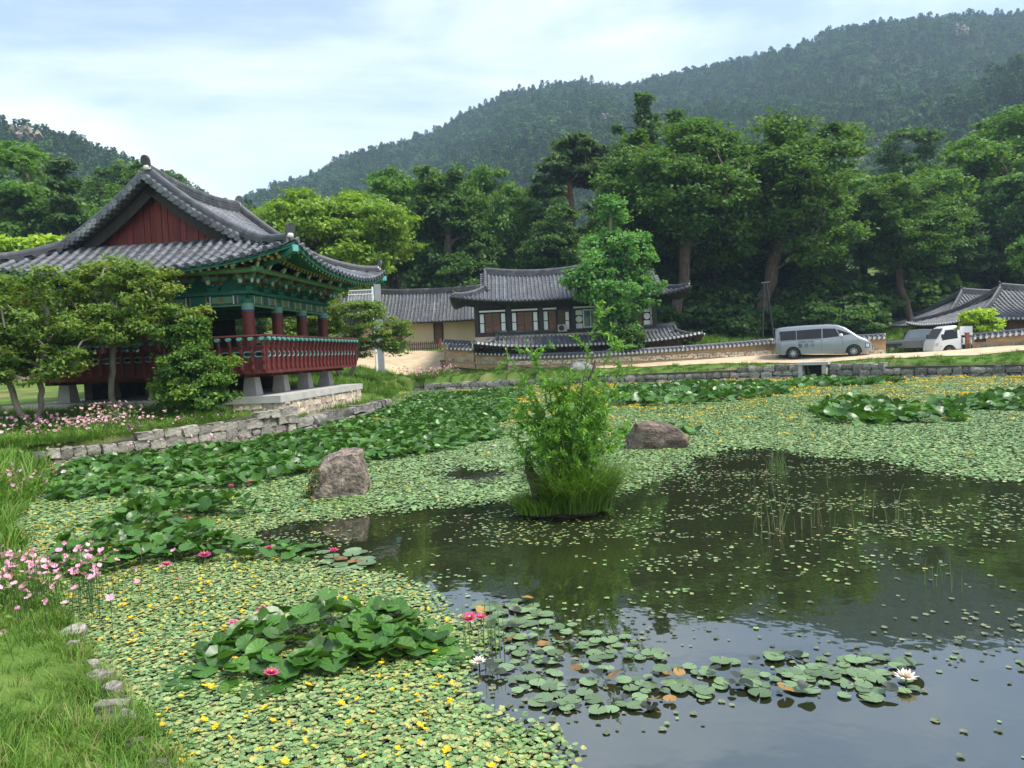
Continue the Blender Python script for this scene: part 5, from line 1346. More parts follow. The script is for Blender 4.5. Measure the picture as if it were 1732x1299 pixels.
def make_tree(seed, lobes, n_clumps, leaves, size, clump=(0.6, 1.0), flat=0.55, leafm='zelkova', bark='bark', trunk=None, tr=0.3, shell=0.5, up=0.7, ln=1.5, tip=0.025, gap=0.0, twig=7):
    """trunk: list of (x,y,z) of the main stem, or list of such lists; lobes: (cx,cy,cz,rx,ry,rz) ellipsoids filled with leaf clumps."""
    r = np.random.default_rng(seed)
    lobes = np.array(lobes, float); vol = np.prod(lobes[:, 3:], axis=1) ** 0.75
    li = r.choice(len(lobes), n_clumps, p=vol / vol.sum())
    d = r.normal(size=(n_clumps, 3)); d /= np.linalg.norm(d, axis=1)[:, None]
    rad = shell + (1 - shell) * r.uniform(0, 1, n_clumps) ** 0.6
    C = lobes[li, :3] + d * rad[:, None] * lobes[li, 3:]
    stems = trunk if isinstance(trunk[0][0], (list, tuple)) else [trunk]
    nodes, par, rmin = [], [], []
    for st in stems:
        base = -1
        P = resample(np.array(st, float), max(3, len(st) * 3))
        for i, p in enumerate(P):
            nodes.append(p + (r.normal(size=3) * tr * 0.18 * (i > 0))); par.append(base); base = len(nodes) - 1; rmin.append(0)
    top = np.array(nodes[-1])
    order = np.argsort(np.linalg.norm(C - top, axis=1))
    for c in C[order]:
        N_ = np.array(nodes); dv = c - N_; dist = np.linalg.norm(dv, axis=1) + np.maximum(0, N_[:, 2] - c[2] + 0.1) * 1.6 + np.maximum(0, stems[0][-1][2] * 0.55 - N_[:, 2]) * 1.5
        j = int(np.argmin(dist)); p0 = N_[j]; L = np.linalg.norm(c - p0); k = max(2, int(L / 0.8)); prev = j
        for i in range(1, k + 1):
            t = i / k; q = p0 + (c - p0) * t + np.array([0, 0, 0.10 * L * math.sin(math.pi * t)]) + r.normal(size=3) * 0.04 * L * (i < k)
            nodes.append(q); par.append(prev); prev = len(nodes) - 1
    nodes = np.array(nodes); par = np.array(par); cnt = np.ones(len(nodes))
    for i in range(len(nodes) - 1, -1, -1):
        if par[i] >= 0: cnt[par[i]] += cnt[i] * 0.999
    rd = tip * cnt ** 0.5; rd = np.minimum(rd, tr); rd *= tr / max(rd.max(), 1e-6) if rd.max() < tr else 1.0
    for st_i in np.where(par == -1)[0]: rd[st_i] = max(rd[st_i], tr) * 1.25
    wood = MB(); ns = 6
    idx = np.where(par >= 0)[0]
    starts = list(np.where(par == -1)[0]); nst = [max(3, len(st) * 3) for st in stems]
    on_stem = np.zeros(len(nodes), bool)
    for s0, k0 in zip(starts, nst): on_stem[s0:s0 + k0] = True
    idx = idx[~on_stem[idx]]
    V, F = [], []; A = nodes[par[idx]]; B = nodes[idx]; ra, rb = rd[par[idx]], rd[idx]; ra = np.minimum(ra, rb * 1.5 + 0.02)
    T = B - A; T /= np.linalg.norm(T, axis=1)[:, None] + 1e-9
    ref = np.where(np.abs(T[:, 2:3]) < 0.9, np.array([[0, 0, 1.0]]), np.array([[1.0, 0, 0]])); X = np.cross(T, ref); X /= np.linalg.norm(X, axis=1)[:, None] + 1e-9; Y = np.cross(T, X)
    th = np.linspace(0, 2 * math.pi, ns, endpoint=False); cs = np.cos(th)[None, :, None]; sn = np.sin(th)[None, :, None]
    ringA = A[:, None] + ra[:, None, None] * (cs * X[:, None] + sn * Y[:, None]); ringB = (B + T * rb[:, None] * 0.3)[:, None] + rb[:, None, None] * (cs * X[:, None] + sn * Y[:, None])
    V = np.concatenate([ringA, ringB], 1).reshape(-1, 3); m = len(idx); b0 = np.arange(m)[:, None, None] * 2 * ns; jj = np.arange(ns)
    F = (b0 + np.stack([jj, (jj + 1) % ns, ns + (jj + 1) % ns, ns + jj], 1)[None]).reshape(-1, 4)
    for s0, k0 in zip(starts, nst):
        P_ = resample(nodes[s0:s0 + k0], k0 * 3); rr_ = np.interp(np.linspace(0, 1, k0 * 3), np.linspace(0, 1, k0), rd[s0:s0 + k0])
        rr_ = np.maximum.accumulate(rr_[::-1])[::-1]; rr_[:3] *= (1.5, 1.25, 1.08)
        tb_ = MB().tube(P_, rr_, 12); lump = np.array([1 + 0.16 * pnoise(Vector(p * 1.3)) + 0.14 * pnoise(Vector((p[0] * 5, p[1] * 5, p[2] * 1.2))) for p in tb_.v[0]]); ctr = np.repeat(P_, 12, 0)
        tv = ctr + (tb_.v[0] - ctr) * lump[:, None]; F = np.concatenate([F, np.array([f for f in tb_.f if len(f) == 4]) + len(V)]); V = np.concatenate([V, tv])
    tmesh = mesh_np('trunk', V, F, bark, True)
    # leaves
    n = n_clumps * leaves
    ci = np.repeat(np.arange(n_clumps), leaves); cr = r.uniform(clump[0], clump[1], n_clumps)
    # sub-sprays inside each clump so the outline breaks up
    sub = r.normal(size=(n_clumps, twig, 3)); sub /= np.linalg.norm(sub, axis=2)[:, :, None]; sub *= r.uniform(0.35, 1.0, (n_clumps, twig, 1)); sub[:, :, 2] *= flat
    si = r.integers(0, twig, n); off = sub[ci, si] * cr[ci][:, None]
    jit = r.normal(size=(n, 3)) * (0.34 * cr[ci])[:, None]; jit[:, 2] *= flat * 0.8
    P = C[ci] + off + jit
    out = P - lobes[li[ci], :3]; out /= np.linalg.norm(out, axis=1)[:, None] + 1e-9
    nrm = r.normal(size=(n, 3)) * 0.55 + np.array([0, 0, up]) + out * 0.35
    Vv, Ff = leaf_quads(P, nrm, size * r.uniform(0.65, 1.3, n), ln, 0.3, r)
    cv = r.normal(size=n_clumps) * 0.16
    var = np.clip(0.48 + cv[ci] + r.normal(size=n) * 0.2, 0, 1)
    cm_ = mesh_np('crown', Vv, Ff, 'leaf_' + leafm, attrs={'var': ('FACE', var)})
    return tmesh, cm_

def tree(name, label, meshes, x, y, rz=0.0, s=1.0, group=None, z=None, sz=None, cat='tree', crown='crown'):
    t = thing(name, label, cat, (x, y, (gz(x, y) if z is None else z) - 0.05), rz, group)
    t.scale = (s, s, sz or s)
    obj('trunk', meshes[0], t); obj(crown, meshes[1], t)
    return t

def blob(cx, cy, cz, r_, seed, n=9, spread=0.62, squ=0.8):
    """A ragged crown: a core ellipsoid with smaller lobes around it."""
    q = np.random.default_rng(seed); L = [(cx, cy, cz, r_[0] * 0.75, r_[1] * 0.75, r_[2] * 0.8)]
    for k in range(n):
        a = k * 2.399 + q.uniform(0, 0.6); h = q.uniform(-0.75, 0.95); w = math.sqrt(max(0.05, 1 - h * h))
        s = q.uniform(0.32, 0.5); L.append((cx + math.cos(a) * w * r_[0] * spread, cy + math.sin(a) * w * r_[1] * spread, cz + h * r_[2] * spread, r_[0] * s, r_[1] * s, r_[2] * s * squ))
    return L
# big zelkovas (unit: metres, root at the origin)
ZEL_A = make_tree(101, blob(-0.6, 0, 11.4, (5.8, 5.4, 6.9), 1, 15), 215, 260, 0.205, (0.65, 1.2), 0.64, 'zelkova', 'bark', [(-1.3, 0, 0), (-0.85, 0, 2.2), (-0.25, 0.1, 4.6), (0.0, 0, 7.5), (-0.3, 0, 10)], 0.38, 0.45)
ZEL_B = make_tree(102, blob(2.6, 0, 10.8, (6.8, 6.2, 7.0), 2, 16), 225, 260, 0.205, (0.65, 1.2), 0.62, 'zelkova', 'bark', [(0, 0, 0), (0.5, 0, 2.0), (1.3, 0, 4.4), (1.9, 0, 7), (2.4, 0, 9.5)], 0.44, 0.45)
RND_A = make_tree(103, blob(0, 0, 8.6, (5.0, 4.8, 5.0), 3, 11), 130, 240, 0.22, (0.7, 1.2), 0.5, 'fresh', 'bark', [(0, 0, 0), (0.1, 0, 3), (0, 0.1, 7)], 0.36, 0.45)
LIME = make_tree(104, blob(0, 0, 8.3, (6.6, 5.4, 4.6), 4, 13), 170, 240, 0.20, (0.8, 1.3), 0.42, 'lime', 'grey_bark', [(0, 0, 0), (0.2, 0, 3), (0, 0.1, 6)], 0.4, 0.45)
WOOD_A = make_tree(105, blob(0, 0, 8.2, (4.0, 3.8, 7.2), 5, 12), 130, 210, 0.24, (0.7, 1.2), 0.6, 'wood', 'bark', [(0, 0, 0), (0, 0, 4), (0, 0, 9)], 0.34, 0.45)
WOOD_B = make_tree(106, blob(0, 0, 9.2, (5.0, 4.6, 6.6), 6, 12), 130, 210, 0.25, (0.8, 1.3), 0.5, 'wood', 'bark', [(0, 0, 0), (0.2, 0, 4), (0, 0, 9)], 0.34, 0.45)
q_ = []
for k in range(9): q_.append((0.3 * math.sin(k * 2.1), 0.3 * math.cos(k * 2.1), 2.5 + k * 1.55, 3.6 * (1 - k / 10.5), 3.6 * (1 - k / 10.5), 0.55))
FIR = make_tree(107, q_, 120, 140, 0.26, (0.6, 1.0), 0.3, 'pine', 'bark', [(0, 0, 0), (0, 0, 8), (0, 0, 15.6)], 0.3, 0.2, ln=2.6)
PINE = make_tree(108, [(0, 0, 15.0, 3.2, 3.0, 1.5), (-2.6, 0, 13.0, 2.0, 1.8, 0.8), (2.3, 0.4, 13.4, 2.0, 1.8, 0.8), (-3.0, 0.3, 10.6, 1.6, 1.5, 0.6), (1.9, -0.5, 11.2, 1.8, 1.6, 0.6), (-0.6, 0.6, 9.0, 2.2, 1.8, 0.6), (0.4, 0, 16.4, 2.2, 2.0, 0.7)], 80, 170, 0.24, (0.6, 0.95), 0.35, 'pine', 'red_bark', [(0.3, 0, 0), (0.7, 0, 5), (0.0, 0, 9), (-0.2, 0, 13.2)], 0.24, 0.3, ln=2.6)
q_ = []
for dx, tz, w_ in ((0, 21, 2.3), (-2.3, 18, 1.9), (2.6, 19, 1.7)):
    for k in range(13): q_.append((dx + 0.2 * math.sin(k * 3 + dx), 0.3 * math.cos(k * 2 + dx), tz - 0.5 - k * 1.15, w_ * min(1, 0.22 + 0.085 * k), w_ * min(1, 0.22 + 0.085 * k), 1.3))
COL_ = make_tree(109, q_, 360, 120, 0.26, (0.35, 0.6), 1.2, 'wood', 'bark', [(0, 0, 0), (0, 0, 9), (0, 0, 19)], 0.34, 0.4)
GINK = make_tree(110, [(0, 0, 6.6, 2.3, 2.0, 3.4), (-1.9, 0, 5.0, 1.4, 1.2, 1.2), (2.0, 0.2, 4.8, 1.4, 1.2, 1.3), (0.2, 0, 9.4, 0.9, 0.9, 1.5), (-1.2, 0.2, 7.2, 1.2, 1.0, 1.3), (1.5, -0.2, 7.0, 1.3, 1.1, 1.2), (-2.8, 0, 5.4, 0.8, 0.7, 0.5), (2.9, 0, 5.2, 0.8, 0.7, 0.6), (0.4, 0, 2.6, 1.1, 1.0, 1.7)], 150, 210, 0.16, (0.4, 0.75), 0.7, 'ginkgo', 'grey_bark', [[(0.2, 0, 0), (0.1, 0, 3), (-0.2, 0, 6), (0.1, 0, 9.3)], [(0.7, 0, 0), (1.0, 0.1, 3.2), (1.4, 0, 5.6)]], 0.17, 0.35)

tree('ginkgo_tree', 'young light green tree growing in front of the old house roof', GINK, 6.75, 45.78, 0.3, 0.92, sz=1.0)
tree('zelkova_tree', 'huge zelkova with leaning rough trunk right of the old house', ZEL_A, 14.0, 55.5, 0, 1.12, sz=1.0)
tree('zelkova_tree', 'huge spreading zelkova with split trunk behind the black steel prop', ZEL_B, 19.4, 57.0, 0.0, 1.14, sz=1.0)
tree('broadleaf_tree', 'green crown filling the gap between the two huge zelkovas', RND_A, 18.6, 63.5, 0.9, 1.15)
tree('broadleaf_tree', 'green crown showing to the right of the second huge zelkova', RND_A, 29.6, 66, 5.1, 1.12)
tree('zelkova_tree', 'zelkova with dark slender trunk behind the parked pickup', ZEL_A, 32.6, 59.5, 2.4, 0.76)
tree('broadleaf_tree', 'yellow-green spreading tree between the pavilion roof and the long hall', LIME, -12.6, 51.5, 0.4, 1.0)
tree('broadleaf_tree', 'mid-green rounded tree behind the yellow-green tree', RND_A, -10.6, 66, 1.0, 1.22)
tree('broadleaf_tree', 'tall dense dark tree behind the left end of the old house roof', WOOD_A, -5.0, 62.5, 0.5, 1.05)
tree('broadleaf_tree', 'narrow green tree top just right of the dense dark tree', RND_A, -1.2, 68, 3.0, 0.85, sz=1.25)
tree('broadleaf_tree', 'dark tree in the gap left of the red-barked pine', WOOD_B, 4.4, 62, 1.9, 0.74)
tree('pine_tree', 'old pine with flat layered crown and reddish branches behind the old house', PINE, 6.3, 65.5, 0.2, 1.04)
tree('columnar_tree', 'tall pointed dark tree top rising above the zelkovas', COL_, 14.9, 74, 0.0, 1.16)
tree('broadleaf_tree', 'broad green tree filling the slope above the houses at right', RND_A, 43.5, 67, 0.2, 1.22)
tree('broadleaf_tree', 'tall green tree at the right edge below the mountain spur', RND_A, 51.5, 70, 2.0, 1.45)
tree('broadleaf_tree', 'green tree in the dip between the second zelkova and its right neighbour', RND_A, 36.5, 73, 4.0, 1.05)
tree('broadleaf_tree', 'bright green tree leaning in from the right edge over the tiled wall', RND_A, 34.8, 44.0, 1.0, 0.66)
tree('broadleaf_tree', 'green tree at the left edge behind the pavilion', RND_A, -42, 60, 0.7, 1.35)
tree('fir_tree', 'dark layered conifer standing behind the left half of the pavilion roof', FIR, -34.5, 56, 0, 0.98)
tree('broadleaf_tree', 'green tree just right of the dark conifer behind the pavilion', RND_A, -30.5, 60, 2.2, 1.08)
tree('broadleaf_tree', 'low green tree behind the ridge of the pavilion', RND_A, -25.5, 64, 3.2, 1.0)
tree('broadleaf_tree', 'green tree seen between the pavilion roof and the yellow-green tree', RND_A, -18.5, 62, 4.2, 0.98)
MAPLE = (RND_A[0], make_tree(121, blob(0, 0, 8.6, (5.0, 4.8, 5.0), 3, 11), 90, 130, 0.30, (0.7, 1.2), 0.5, 'maple', 'bark', [(0, 0, 0), (0.1, 0, 3), (0, 0.1, 7)], 0.36, 0.45)[1])
tree('maple_tree', 'orange-red maple at the left edge behind the pavilion roof', MAPLE, -30.6, 40, 0, 0.68)
NEON = make_tree(122, blob(0, 0, 2.6, (2.0, 1.6, 1.6), 3, 7), 40, 110, 0.24, (0.4, 0.7), 0.5, 'neon', 'bark', [(0, 0, 0), (0.1, 0, 1.2), (0, 0.1, 2)], 0.12, 0.4)
tree('young_tree', 'lime-green young tree top showing over the left eave of the pavilion', NEON, -26.5, 41, 0, 1.0, z=6.4)
# dark wood behind, seen only as a mass of crowns
k = 0
for (x0, y0, s0) in [(-60, 80, 1.2), (-52, 72, 1.1), (-47, 88, 1.3), (-38, 76, 1.1), (-20, 80, 0.95), (-14, 92, 1.05), (-3, 84, 1.0), (5, 90, 1.0), (10, 72, 0.85), (12, 63, 0.7), (17, 68, 0.95), (22, 72, 1.0), (27, 66, 0.9), (29, 80, 1.05), (38, 84, 1.05), (46, 80, 1.2), (57, 82, 1.35), (64, 76, 1.3), (26, 61, 0.72), (38.5, 64, 0.8), (45, 60, 0.75), (55, 62, 1.0), (0, 74, 0.95), (-8, 74, 0.95)]:
    tree('woodland_tree', 'dark broadleaf tree in the shaded wood behind the houses', (WOOD_A, WOOD_B)[k % 2], x0, y0, k * 1.3, s0, 'woodland trees'); k += 1
UND = make_tree(123, blob(0, 0, 1.7, (2.4, 2.0, 1.7), 8, 9), 70, 110, 0.25, (0.45, 0.8), 0.5, 'wood', 'bark', [(0, 0, 0), (0.1, 0, 0.8), (0, 0.1, 1.5)], 0.1, 0.3)
k = 0
for (x0, y0, s0) in [(11.5, 56, 1.0), (13.0, 59, 1.3), (16.5, 58, 1.3), (17.3, 54.5, 0.8), (21.5, 58.5, 1.3), (23.5, 55, 1.0), (24.8, 60, 1.5), (27.5, 57, 1.1), (30, 60.5, 1.4), (29, 64, 1.6), (34.8, 62.5, 1.4), (37, 64, 1.6), (20, 63, 1.6), (18.2, 66, 1.9), (24, 68, 2.0), (29.5, 70, 2.0), (26, 54, 0.8), (-1, 66, 1.6), (-14, 66, 1.5), (10.2, 62, 1.6), (41, 66, 1.8), (47, 63, 1.6), (52, 58, 1.6), (-22, 56, 1.4), (-28, 52, 1.4), (-36, 48, 1.6), (-44, 50, 1.8)]:
    tree('understory_shrub', 'dark leafy shrub in the undergrowth at the edge of the wood', UND, x0, y0, k * 1.7, s0, 'undergrowth shrubs', cat='shrub', crown='foliage'); k += 1

# garden trees by the pavilion
CRA = make_tree(131, [(0.4, 0, 3.5, 1.9, 1.5, 1.15), (-1.2, 0, 2.9, 1.1, 1.0, 0.7), (1.7, 0.1, 2.9, 1.0, 0.9, 0.75), (0.2, 0.3, 4.2, 1.1, 0.9, 0.55), (-0.4, -0.6, 2.7, 1.0, 0.7, 0.4), (1.1, -0.4, 2.6, 0.8, 0.7, 0.35), (2.0, 0, 2.6, 0.6, 0.6, 0.35)], 150, 135, 0.07, (0.2, 0.40), 0.5, 'crape', 'grey_bark', [(0.05, 0, 0), (-0.1, 0, 0.9), (0.05, 0, 1.7), (0.1, 0, 2.6)], 0.08, 0.35, tip=0.010, ln=1.7)
CRB = make_tree(132, [(0, 0, 3.0, 2.2, 1.6, 1.2), (-1.5, 0, 2.4, 1.3, 1.1, 0.9), (1.5, 0, 2.5, 1.1, 1.0, 0.8), (0.1, -0.5, 1.7, 1.6, 1.0, 0.5), (-2.2, -0.2, 1.6, 0.9, 0.8, 0.5), (0.8, 0, 3.9, 1.0, 0.9, 0.5), (-0.9, 0.1, 3.8, 1.0, 0.9, 0.5)], 175, 135, 0.07, (0.2, 0.42), 0.5, 'crape', 'grey_bark', [[(0.1, 0, 0), (-0.25, 0, 0.5), (-0.5, 0.1, 1.4), (-0.6, 0, 2.4)], [(0.12, 0, 0), (0.35, 0, 0.6), (0.3, 0.1, 1.3), (0.6, 0, 2.3)]], 0.075, 0.35, tip=0.010, ln=1.7)
BUSH = make_tree(133, [(0, 0, 1.1, 0.95, 0.9, 0.95), (0.35, -0.1, 0.7, 0.85, 0.8, 0.6), (-0.35, 0, 0.8, 0.8, 0.7, 0.6), (0.05, 0, 2.1, 0.6, 0.55, 0.7), (0.8, 0, 1.2, 0.5, 0.5, 0.45), (-0.3, 0, 1.8, 0.6, 0.5, 0.5)], 170, 170, 0.062, (0.2, 0.36), 0.55, 'shrub', 'grey_bark', [[(0, 0, 0), (0.05, 0, 0.8), (0.05, 0, 1.8)], [(0.1, 0.05, 0), (0.4, 0, 0.8)], [(-0.1, 0, 0), (-0.4, 0, 0.8)]], 0.04, 0.3, tip=0.008, ln=1.8)
tree('garden_tree', 'small tree with pale twisting trunk in front of the pavilion facade', CRA, -11.55, 20.6, 0.0, 1.0)
tree('garden_tree', 'fork-trunked small tree at the left edge before the pavilion', CRB, -13.2, 19.3, 0.1, 1.0)
tree('garden_tree', 'bushy small tree cut off by the left picture edge', CRB, -15.4, 20.4, 2.6, 1.0)
tree('garden_tree', 'low spreading tree on the bank behind the right end of the pavilion', CRB, -8.4, 36.0, 3.4, 1.25, sz=0.98)
tree('garden_tree', 'small tree behind the pavilion seen between its right-hand columns', CRA, -10.3, 36.5, 1.2, 1.1)
tree('garden_shrub', 'dense pointed green bush below the pavilion railing', BUSH, -9.35, 20.75, 0.2, 0.98, sz=1.08, cat='bush', crown='foliage')
tree('garden_shrub', 'rounded bright green bush above the tiled wall beside the white truck', (BUSH[0], NEON[1]), 27.1, 40.9, 0.2, 0.62, z=1.25, sz=0.62, cat='bush', crown='foliage')
tree('garden_shrub', 'bright low shrub against the woodland beside the leaning zelkova trunk', (BUSH[0], RND_A[1]), 11.9, 54.5, 0.2, 0.2, z=2.2, cat='bush', crown='foliage')
IVY = make_tree(134, [(0, 0, 1.4, 0.9, 0.8, 1.3)], 60, 110, 0.12, (0.25, 0.4), 0.8, 'wood', 'grey_bark', [(0, 0, 0), (0, 0, 1.0)], 0.06, 0.3)
tree('climbing_bush', 'dark leafy bush wrapped round the foot of the young tree', IVY, 7.75, 45.72, 0, 1.0, cat='bush', crown='foliage')
# ================================================================ pond plants
mat('lily_leaf', (0, 0, 0), 0.38, attr='var', attr_cols=[(0.022, 0.08, 0.010), (0.05, 0.14, 0.018), (0.10, 0.20, 0.035)], objrand=0.4, trans=0.25, spec=0.5)
def veins(m, k=22.0, amt=0.16):
    # fine radial veins: brightness follows the angle round the leaf's own centre
    nt = m.node_tree; N = nt.nodes; L = nt.links; b = N['Principled BSDF']
    tc = N.new('ShaderNodeTexCoord'); sx = N.new('ShaderNodeSeparateXYZ'); L.new(tc.outputs['Object'], sx.inputs[0])
    at = N.new('ShaderNodeMath'); at.operation = 'ARCTAN2'; L.new(sx.outputs[1], at.inputs[0]); L.new(sx.outputs[0], at.inputs[1])
    mu = N.new('ShaderNodeMath'); mu.operation = 'MULTIPLY'; mu.inputs[1].default_value = k; L.new(at.outputs[0], mu.inputs[0])
    sn = N.new('ShaderNodeMath'); sn.operation = 'SINE'; L.new(mu.outputs[0], sn.inputs[0])
    ab = N.new('ShaderNodeMath'); ab.operation = 'POWER'; ab.inputs[1].default_value = 4.0; L.new(sn.outputs[0], ab.inputs[0])
    ma = N.new('ShaderNodeMath'); ma.operation = 'MULTIPLY_ADD'; ma.inputs[1].default_value = amt * 2; ma.inputs[2].default_value = 1 - amt * 0.6; L.new(ab.outputs[0], ma.inputs[0])
    src = b.inputs['Base Color'].links[0].from_socket; vm = N.new('ShaderNodeVectorMath'); vm.operation = 'SCALE'; L.new(src, vm.inputs[0]); L.new(ma.outputs[0], vm.inputs['Scale']); L.new(vm.outputs[0], b.inputs['Base Color'])
veins(MATS['lily_leaf'], 6.0, 0.2)
mat('pad_leaf', (0.11, 0.175, 0.08), 0.28, var=0.25, scale=6, objrand=0.4, alt=(0.20, 0.18, 0.07), altscale=3.0, altpos=(0.55, 0.75), spec=0.5)
veins(MATS['pad_leaf'], 7.0, 0.12)
mat('old_pad', (0.24, 0.125, 0.03), 0.45, var=0.3, scale=8, objrand=0.4, alt=(0.10, 0.12, 0.03), altscale=5, altpos=(0.5, 0.7))
mat('dark_pad', (0.025, 0.035, 0.022), 0.35, var=0.3, scale=8, objrand=0.3)
mat('heart_leaf', (0, 0, 0), 0.32, attr='var', attr_cols=[(0.09, 0.168, 0.056), (0.157, 0.256, 0.086), (0.215, 0.32, 0.115), (0.32, 0.32, 0.11)], objrand=0.18, spec=0.35)
mat('drab_leaf', (0, 0, 0), 0.45, attr='var', attr_cols=[(0.07, 0.085, 0.05), (0.13, 0.15, 0.085), (0.20, 0.22, 0.12)], objrand=0.25, spec=0.45)
mat('yellow_petal', (0.72, 0.47, 0.015), 0.5, spec=0.2, trans=0.15)
mat('pink_petal', (0.62, 0.10, 0.26), 0.5, spec=0.2, objrand=0.25, trans=0.2)
mat('white_petal', (0.80, 0.70, 0.68), 0.5, spec=0.2, trans=0.2)
mat('stalk', (0.05, 0.11, 0.025), 0.6)
mat('reed', (0.09, 0.16, 0.035), 0.6, objrand=0.3)
mat('dry_reed', (0.15, 0.16, 0.06), 0.7, objrand=0.3)

def disc_leaf(seed, r=1.0, n=12, notch=0.35, curl=0.0, fold=0.0, wave=0.05, stalk=None, cone=0.0, m='lily_leaf', name='leaf'):
    """Round leaf with a notch; curl lifts the rim, fold bends it along the midrib; 2 rings."""
    q = np.random.default_rng(seed); V = [(0, 0, 0)]; F = []
    th = np.linspace(notch / 2, 2 * math.pi - notch / 2, n); ph = q.uniform(0, 6.28)
    for k in (0.55, 1.0):
        for t in th:
            rr = r * k * (1 + 0.05 * math.sin(3 * t + ph)); x, y = rr * math.cos(t), rr * math.sin(t)
            z = curl * k * k * r + fold * abs(y) * 0.9 + wave * r * k * k * math.sin(4 * t + ph) + cone * k * r
            V.append((x, y, z))
    for i in range(n - 1):
        F += [(0, 1 + i, 2 + i), (1 + i, 1 + n + i, 2 + n + i, 2 + i)]
    V = np.array(V); nl = len(F)
    if stalk:
        b = len(V); P = [(0.012, 0), (-0.006, 0.010), (-0.006, -0.010)]; S = [(x, y, 0.0) for x, y in P] + [(x * 1.2 + 0.08, y * 1.2, -stalk) for x, y in P]
        V = np.concatenate([V, np.array(S)]); F += [(b, b + 1, b + 4, b + 3), (b + 1, b + 2, b + 5, b + 4), (b + 2, b, b + 3, b + 5)]
    mb = MB(); mb.add(V, F); me = mb.mesh(name, m, True)
    a = me.attributes.new('var', 'FLOAT', 'FACE'); v = np.full(len(F), q.uniform(0.15, 0.85)); a.data.foreach_set('value', v.astype(np.float32))
    return me
RAISED = [disc_leaf(200 + k, 1.0, 12, 0.25, curl=c, fold=f, wave=w, stalk=1.6, name='leaf') for k, (c, f, w) in enumerate([(0.18, 0.0, 0.07), (0.05, 0.35, 0.06), (-0.12, 0.15, 0.08), (0.30, 0.1, 0.05), (0.0, 0.6, 0.05), (0.12, 0.2, 0.10)])]
FLATL = [disc_leaf(220 + k, 1.0, 14, 0.3, curl=0.03, wave=0.015, m='pad_leaf', name='pad') for k in range(3)]
OLDL = [disc_leaf(230 + k, 1.0, 14, 0.3, curl=0.12, fold=0.25 * k, wave=0.06, m=('old_pad', 'dark_pad', 'dark_pad')[k], name='pad') for k in range(3)]
FLATG = [disc_leaf(240 + k, 1.0, 12, 0.3, curl=0.06, wave=0.04, m='lily_leaf', name='leaf') for k in range(3)]

def lily_flower(m, name='flower', n=3):
    mb = MB()
    for ring, (k, tilt, L) in enumerate(((9, 0.45, 1.0), (8, 0.85, 0.9), (6, 1.15, 0.75))):
        for i in range(k):
            a = 2 * math.pi * (i + 0.5 * ring) / k; u = np.array([math.cos(a) * math.cos(tilt), math.sin(a) * math.cos(tilt), math.sin(tilt)]); s = np.array([-math.sin(a), math.cos(a), 0]); nn = np.cross(u, s)
            V = [(0, 0, 0), u * L * 0.5 + s * 0.2 - nn * 0.05, u * L + nn * -0.12, u * L * 0.5 - s * 0.2 - nn * 0.05, u * L * 0.55 + nn * 0.04]
            mb.add(V, [(0, 1, 4), (1, 2, 4), (2, 3, 4), (3, 0, 4)], 0)
    mb.lathe([(0.001, 0.1), (0.16, 0.2), (0.12, 0.42), (0.001, 0.45)], 8, mi=1)
    mb.tube([(0, 0, 0.05), (0.05, 0, -1.4)], 0.07, 5, mi=2)
    return mb.mesh(name, [m, 'yellow_petal', 'stalk'], True)
PINKF, WHITEF = lily_flower('pink_petal'), lily_flower('white_petal')

def sample_poly(poly, n, q):
    poly = np.asarray(poly); lo, hi = poly.min(0), poly.max(0); out = np.zeros((0, 2))
    while len(out) < n:
        P = q.uniform(lo, hi, (n * 3, 2)); P = P[in_poly(P, poly)]; out = np.concatenate([out, P])
    return out[:n]
def poly_area(p): p = np.asarray(p); return abs(np.sum(p[:, 0] * np.roll(p[:, 1], -1) - p[:, 1] * np.roll(p[:, 0], -1))) / 2
def relax(P, d, q, it=4):
    """Drop points closer than d to an earlier one."""
    keep = []; cell = {}
    for i, p in enumerate(P):
        k = (int(p[0] // d), int(p[1] // d)); ok = True
        for a in (-1, 0, 1):
            for b in (-1, 0, 1):
                for j in cell.get((k[0] + a, k[1] + b), ()):
                    if (P[j, 0] - p[0]) ** 2 + (P[j, 1] - p[1]) ** 2 < d * d: ok = False
        if ok: cell.setdefault(k, []).append(i); keep.append(i)
    return P[keep]

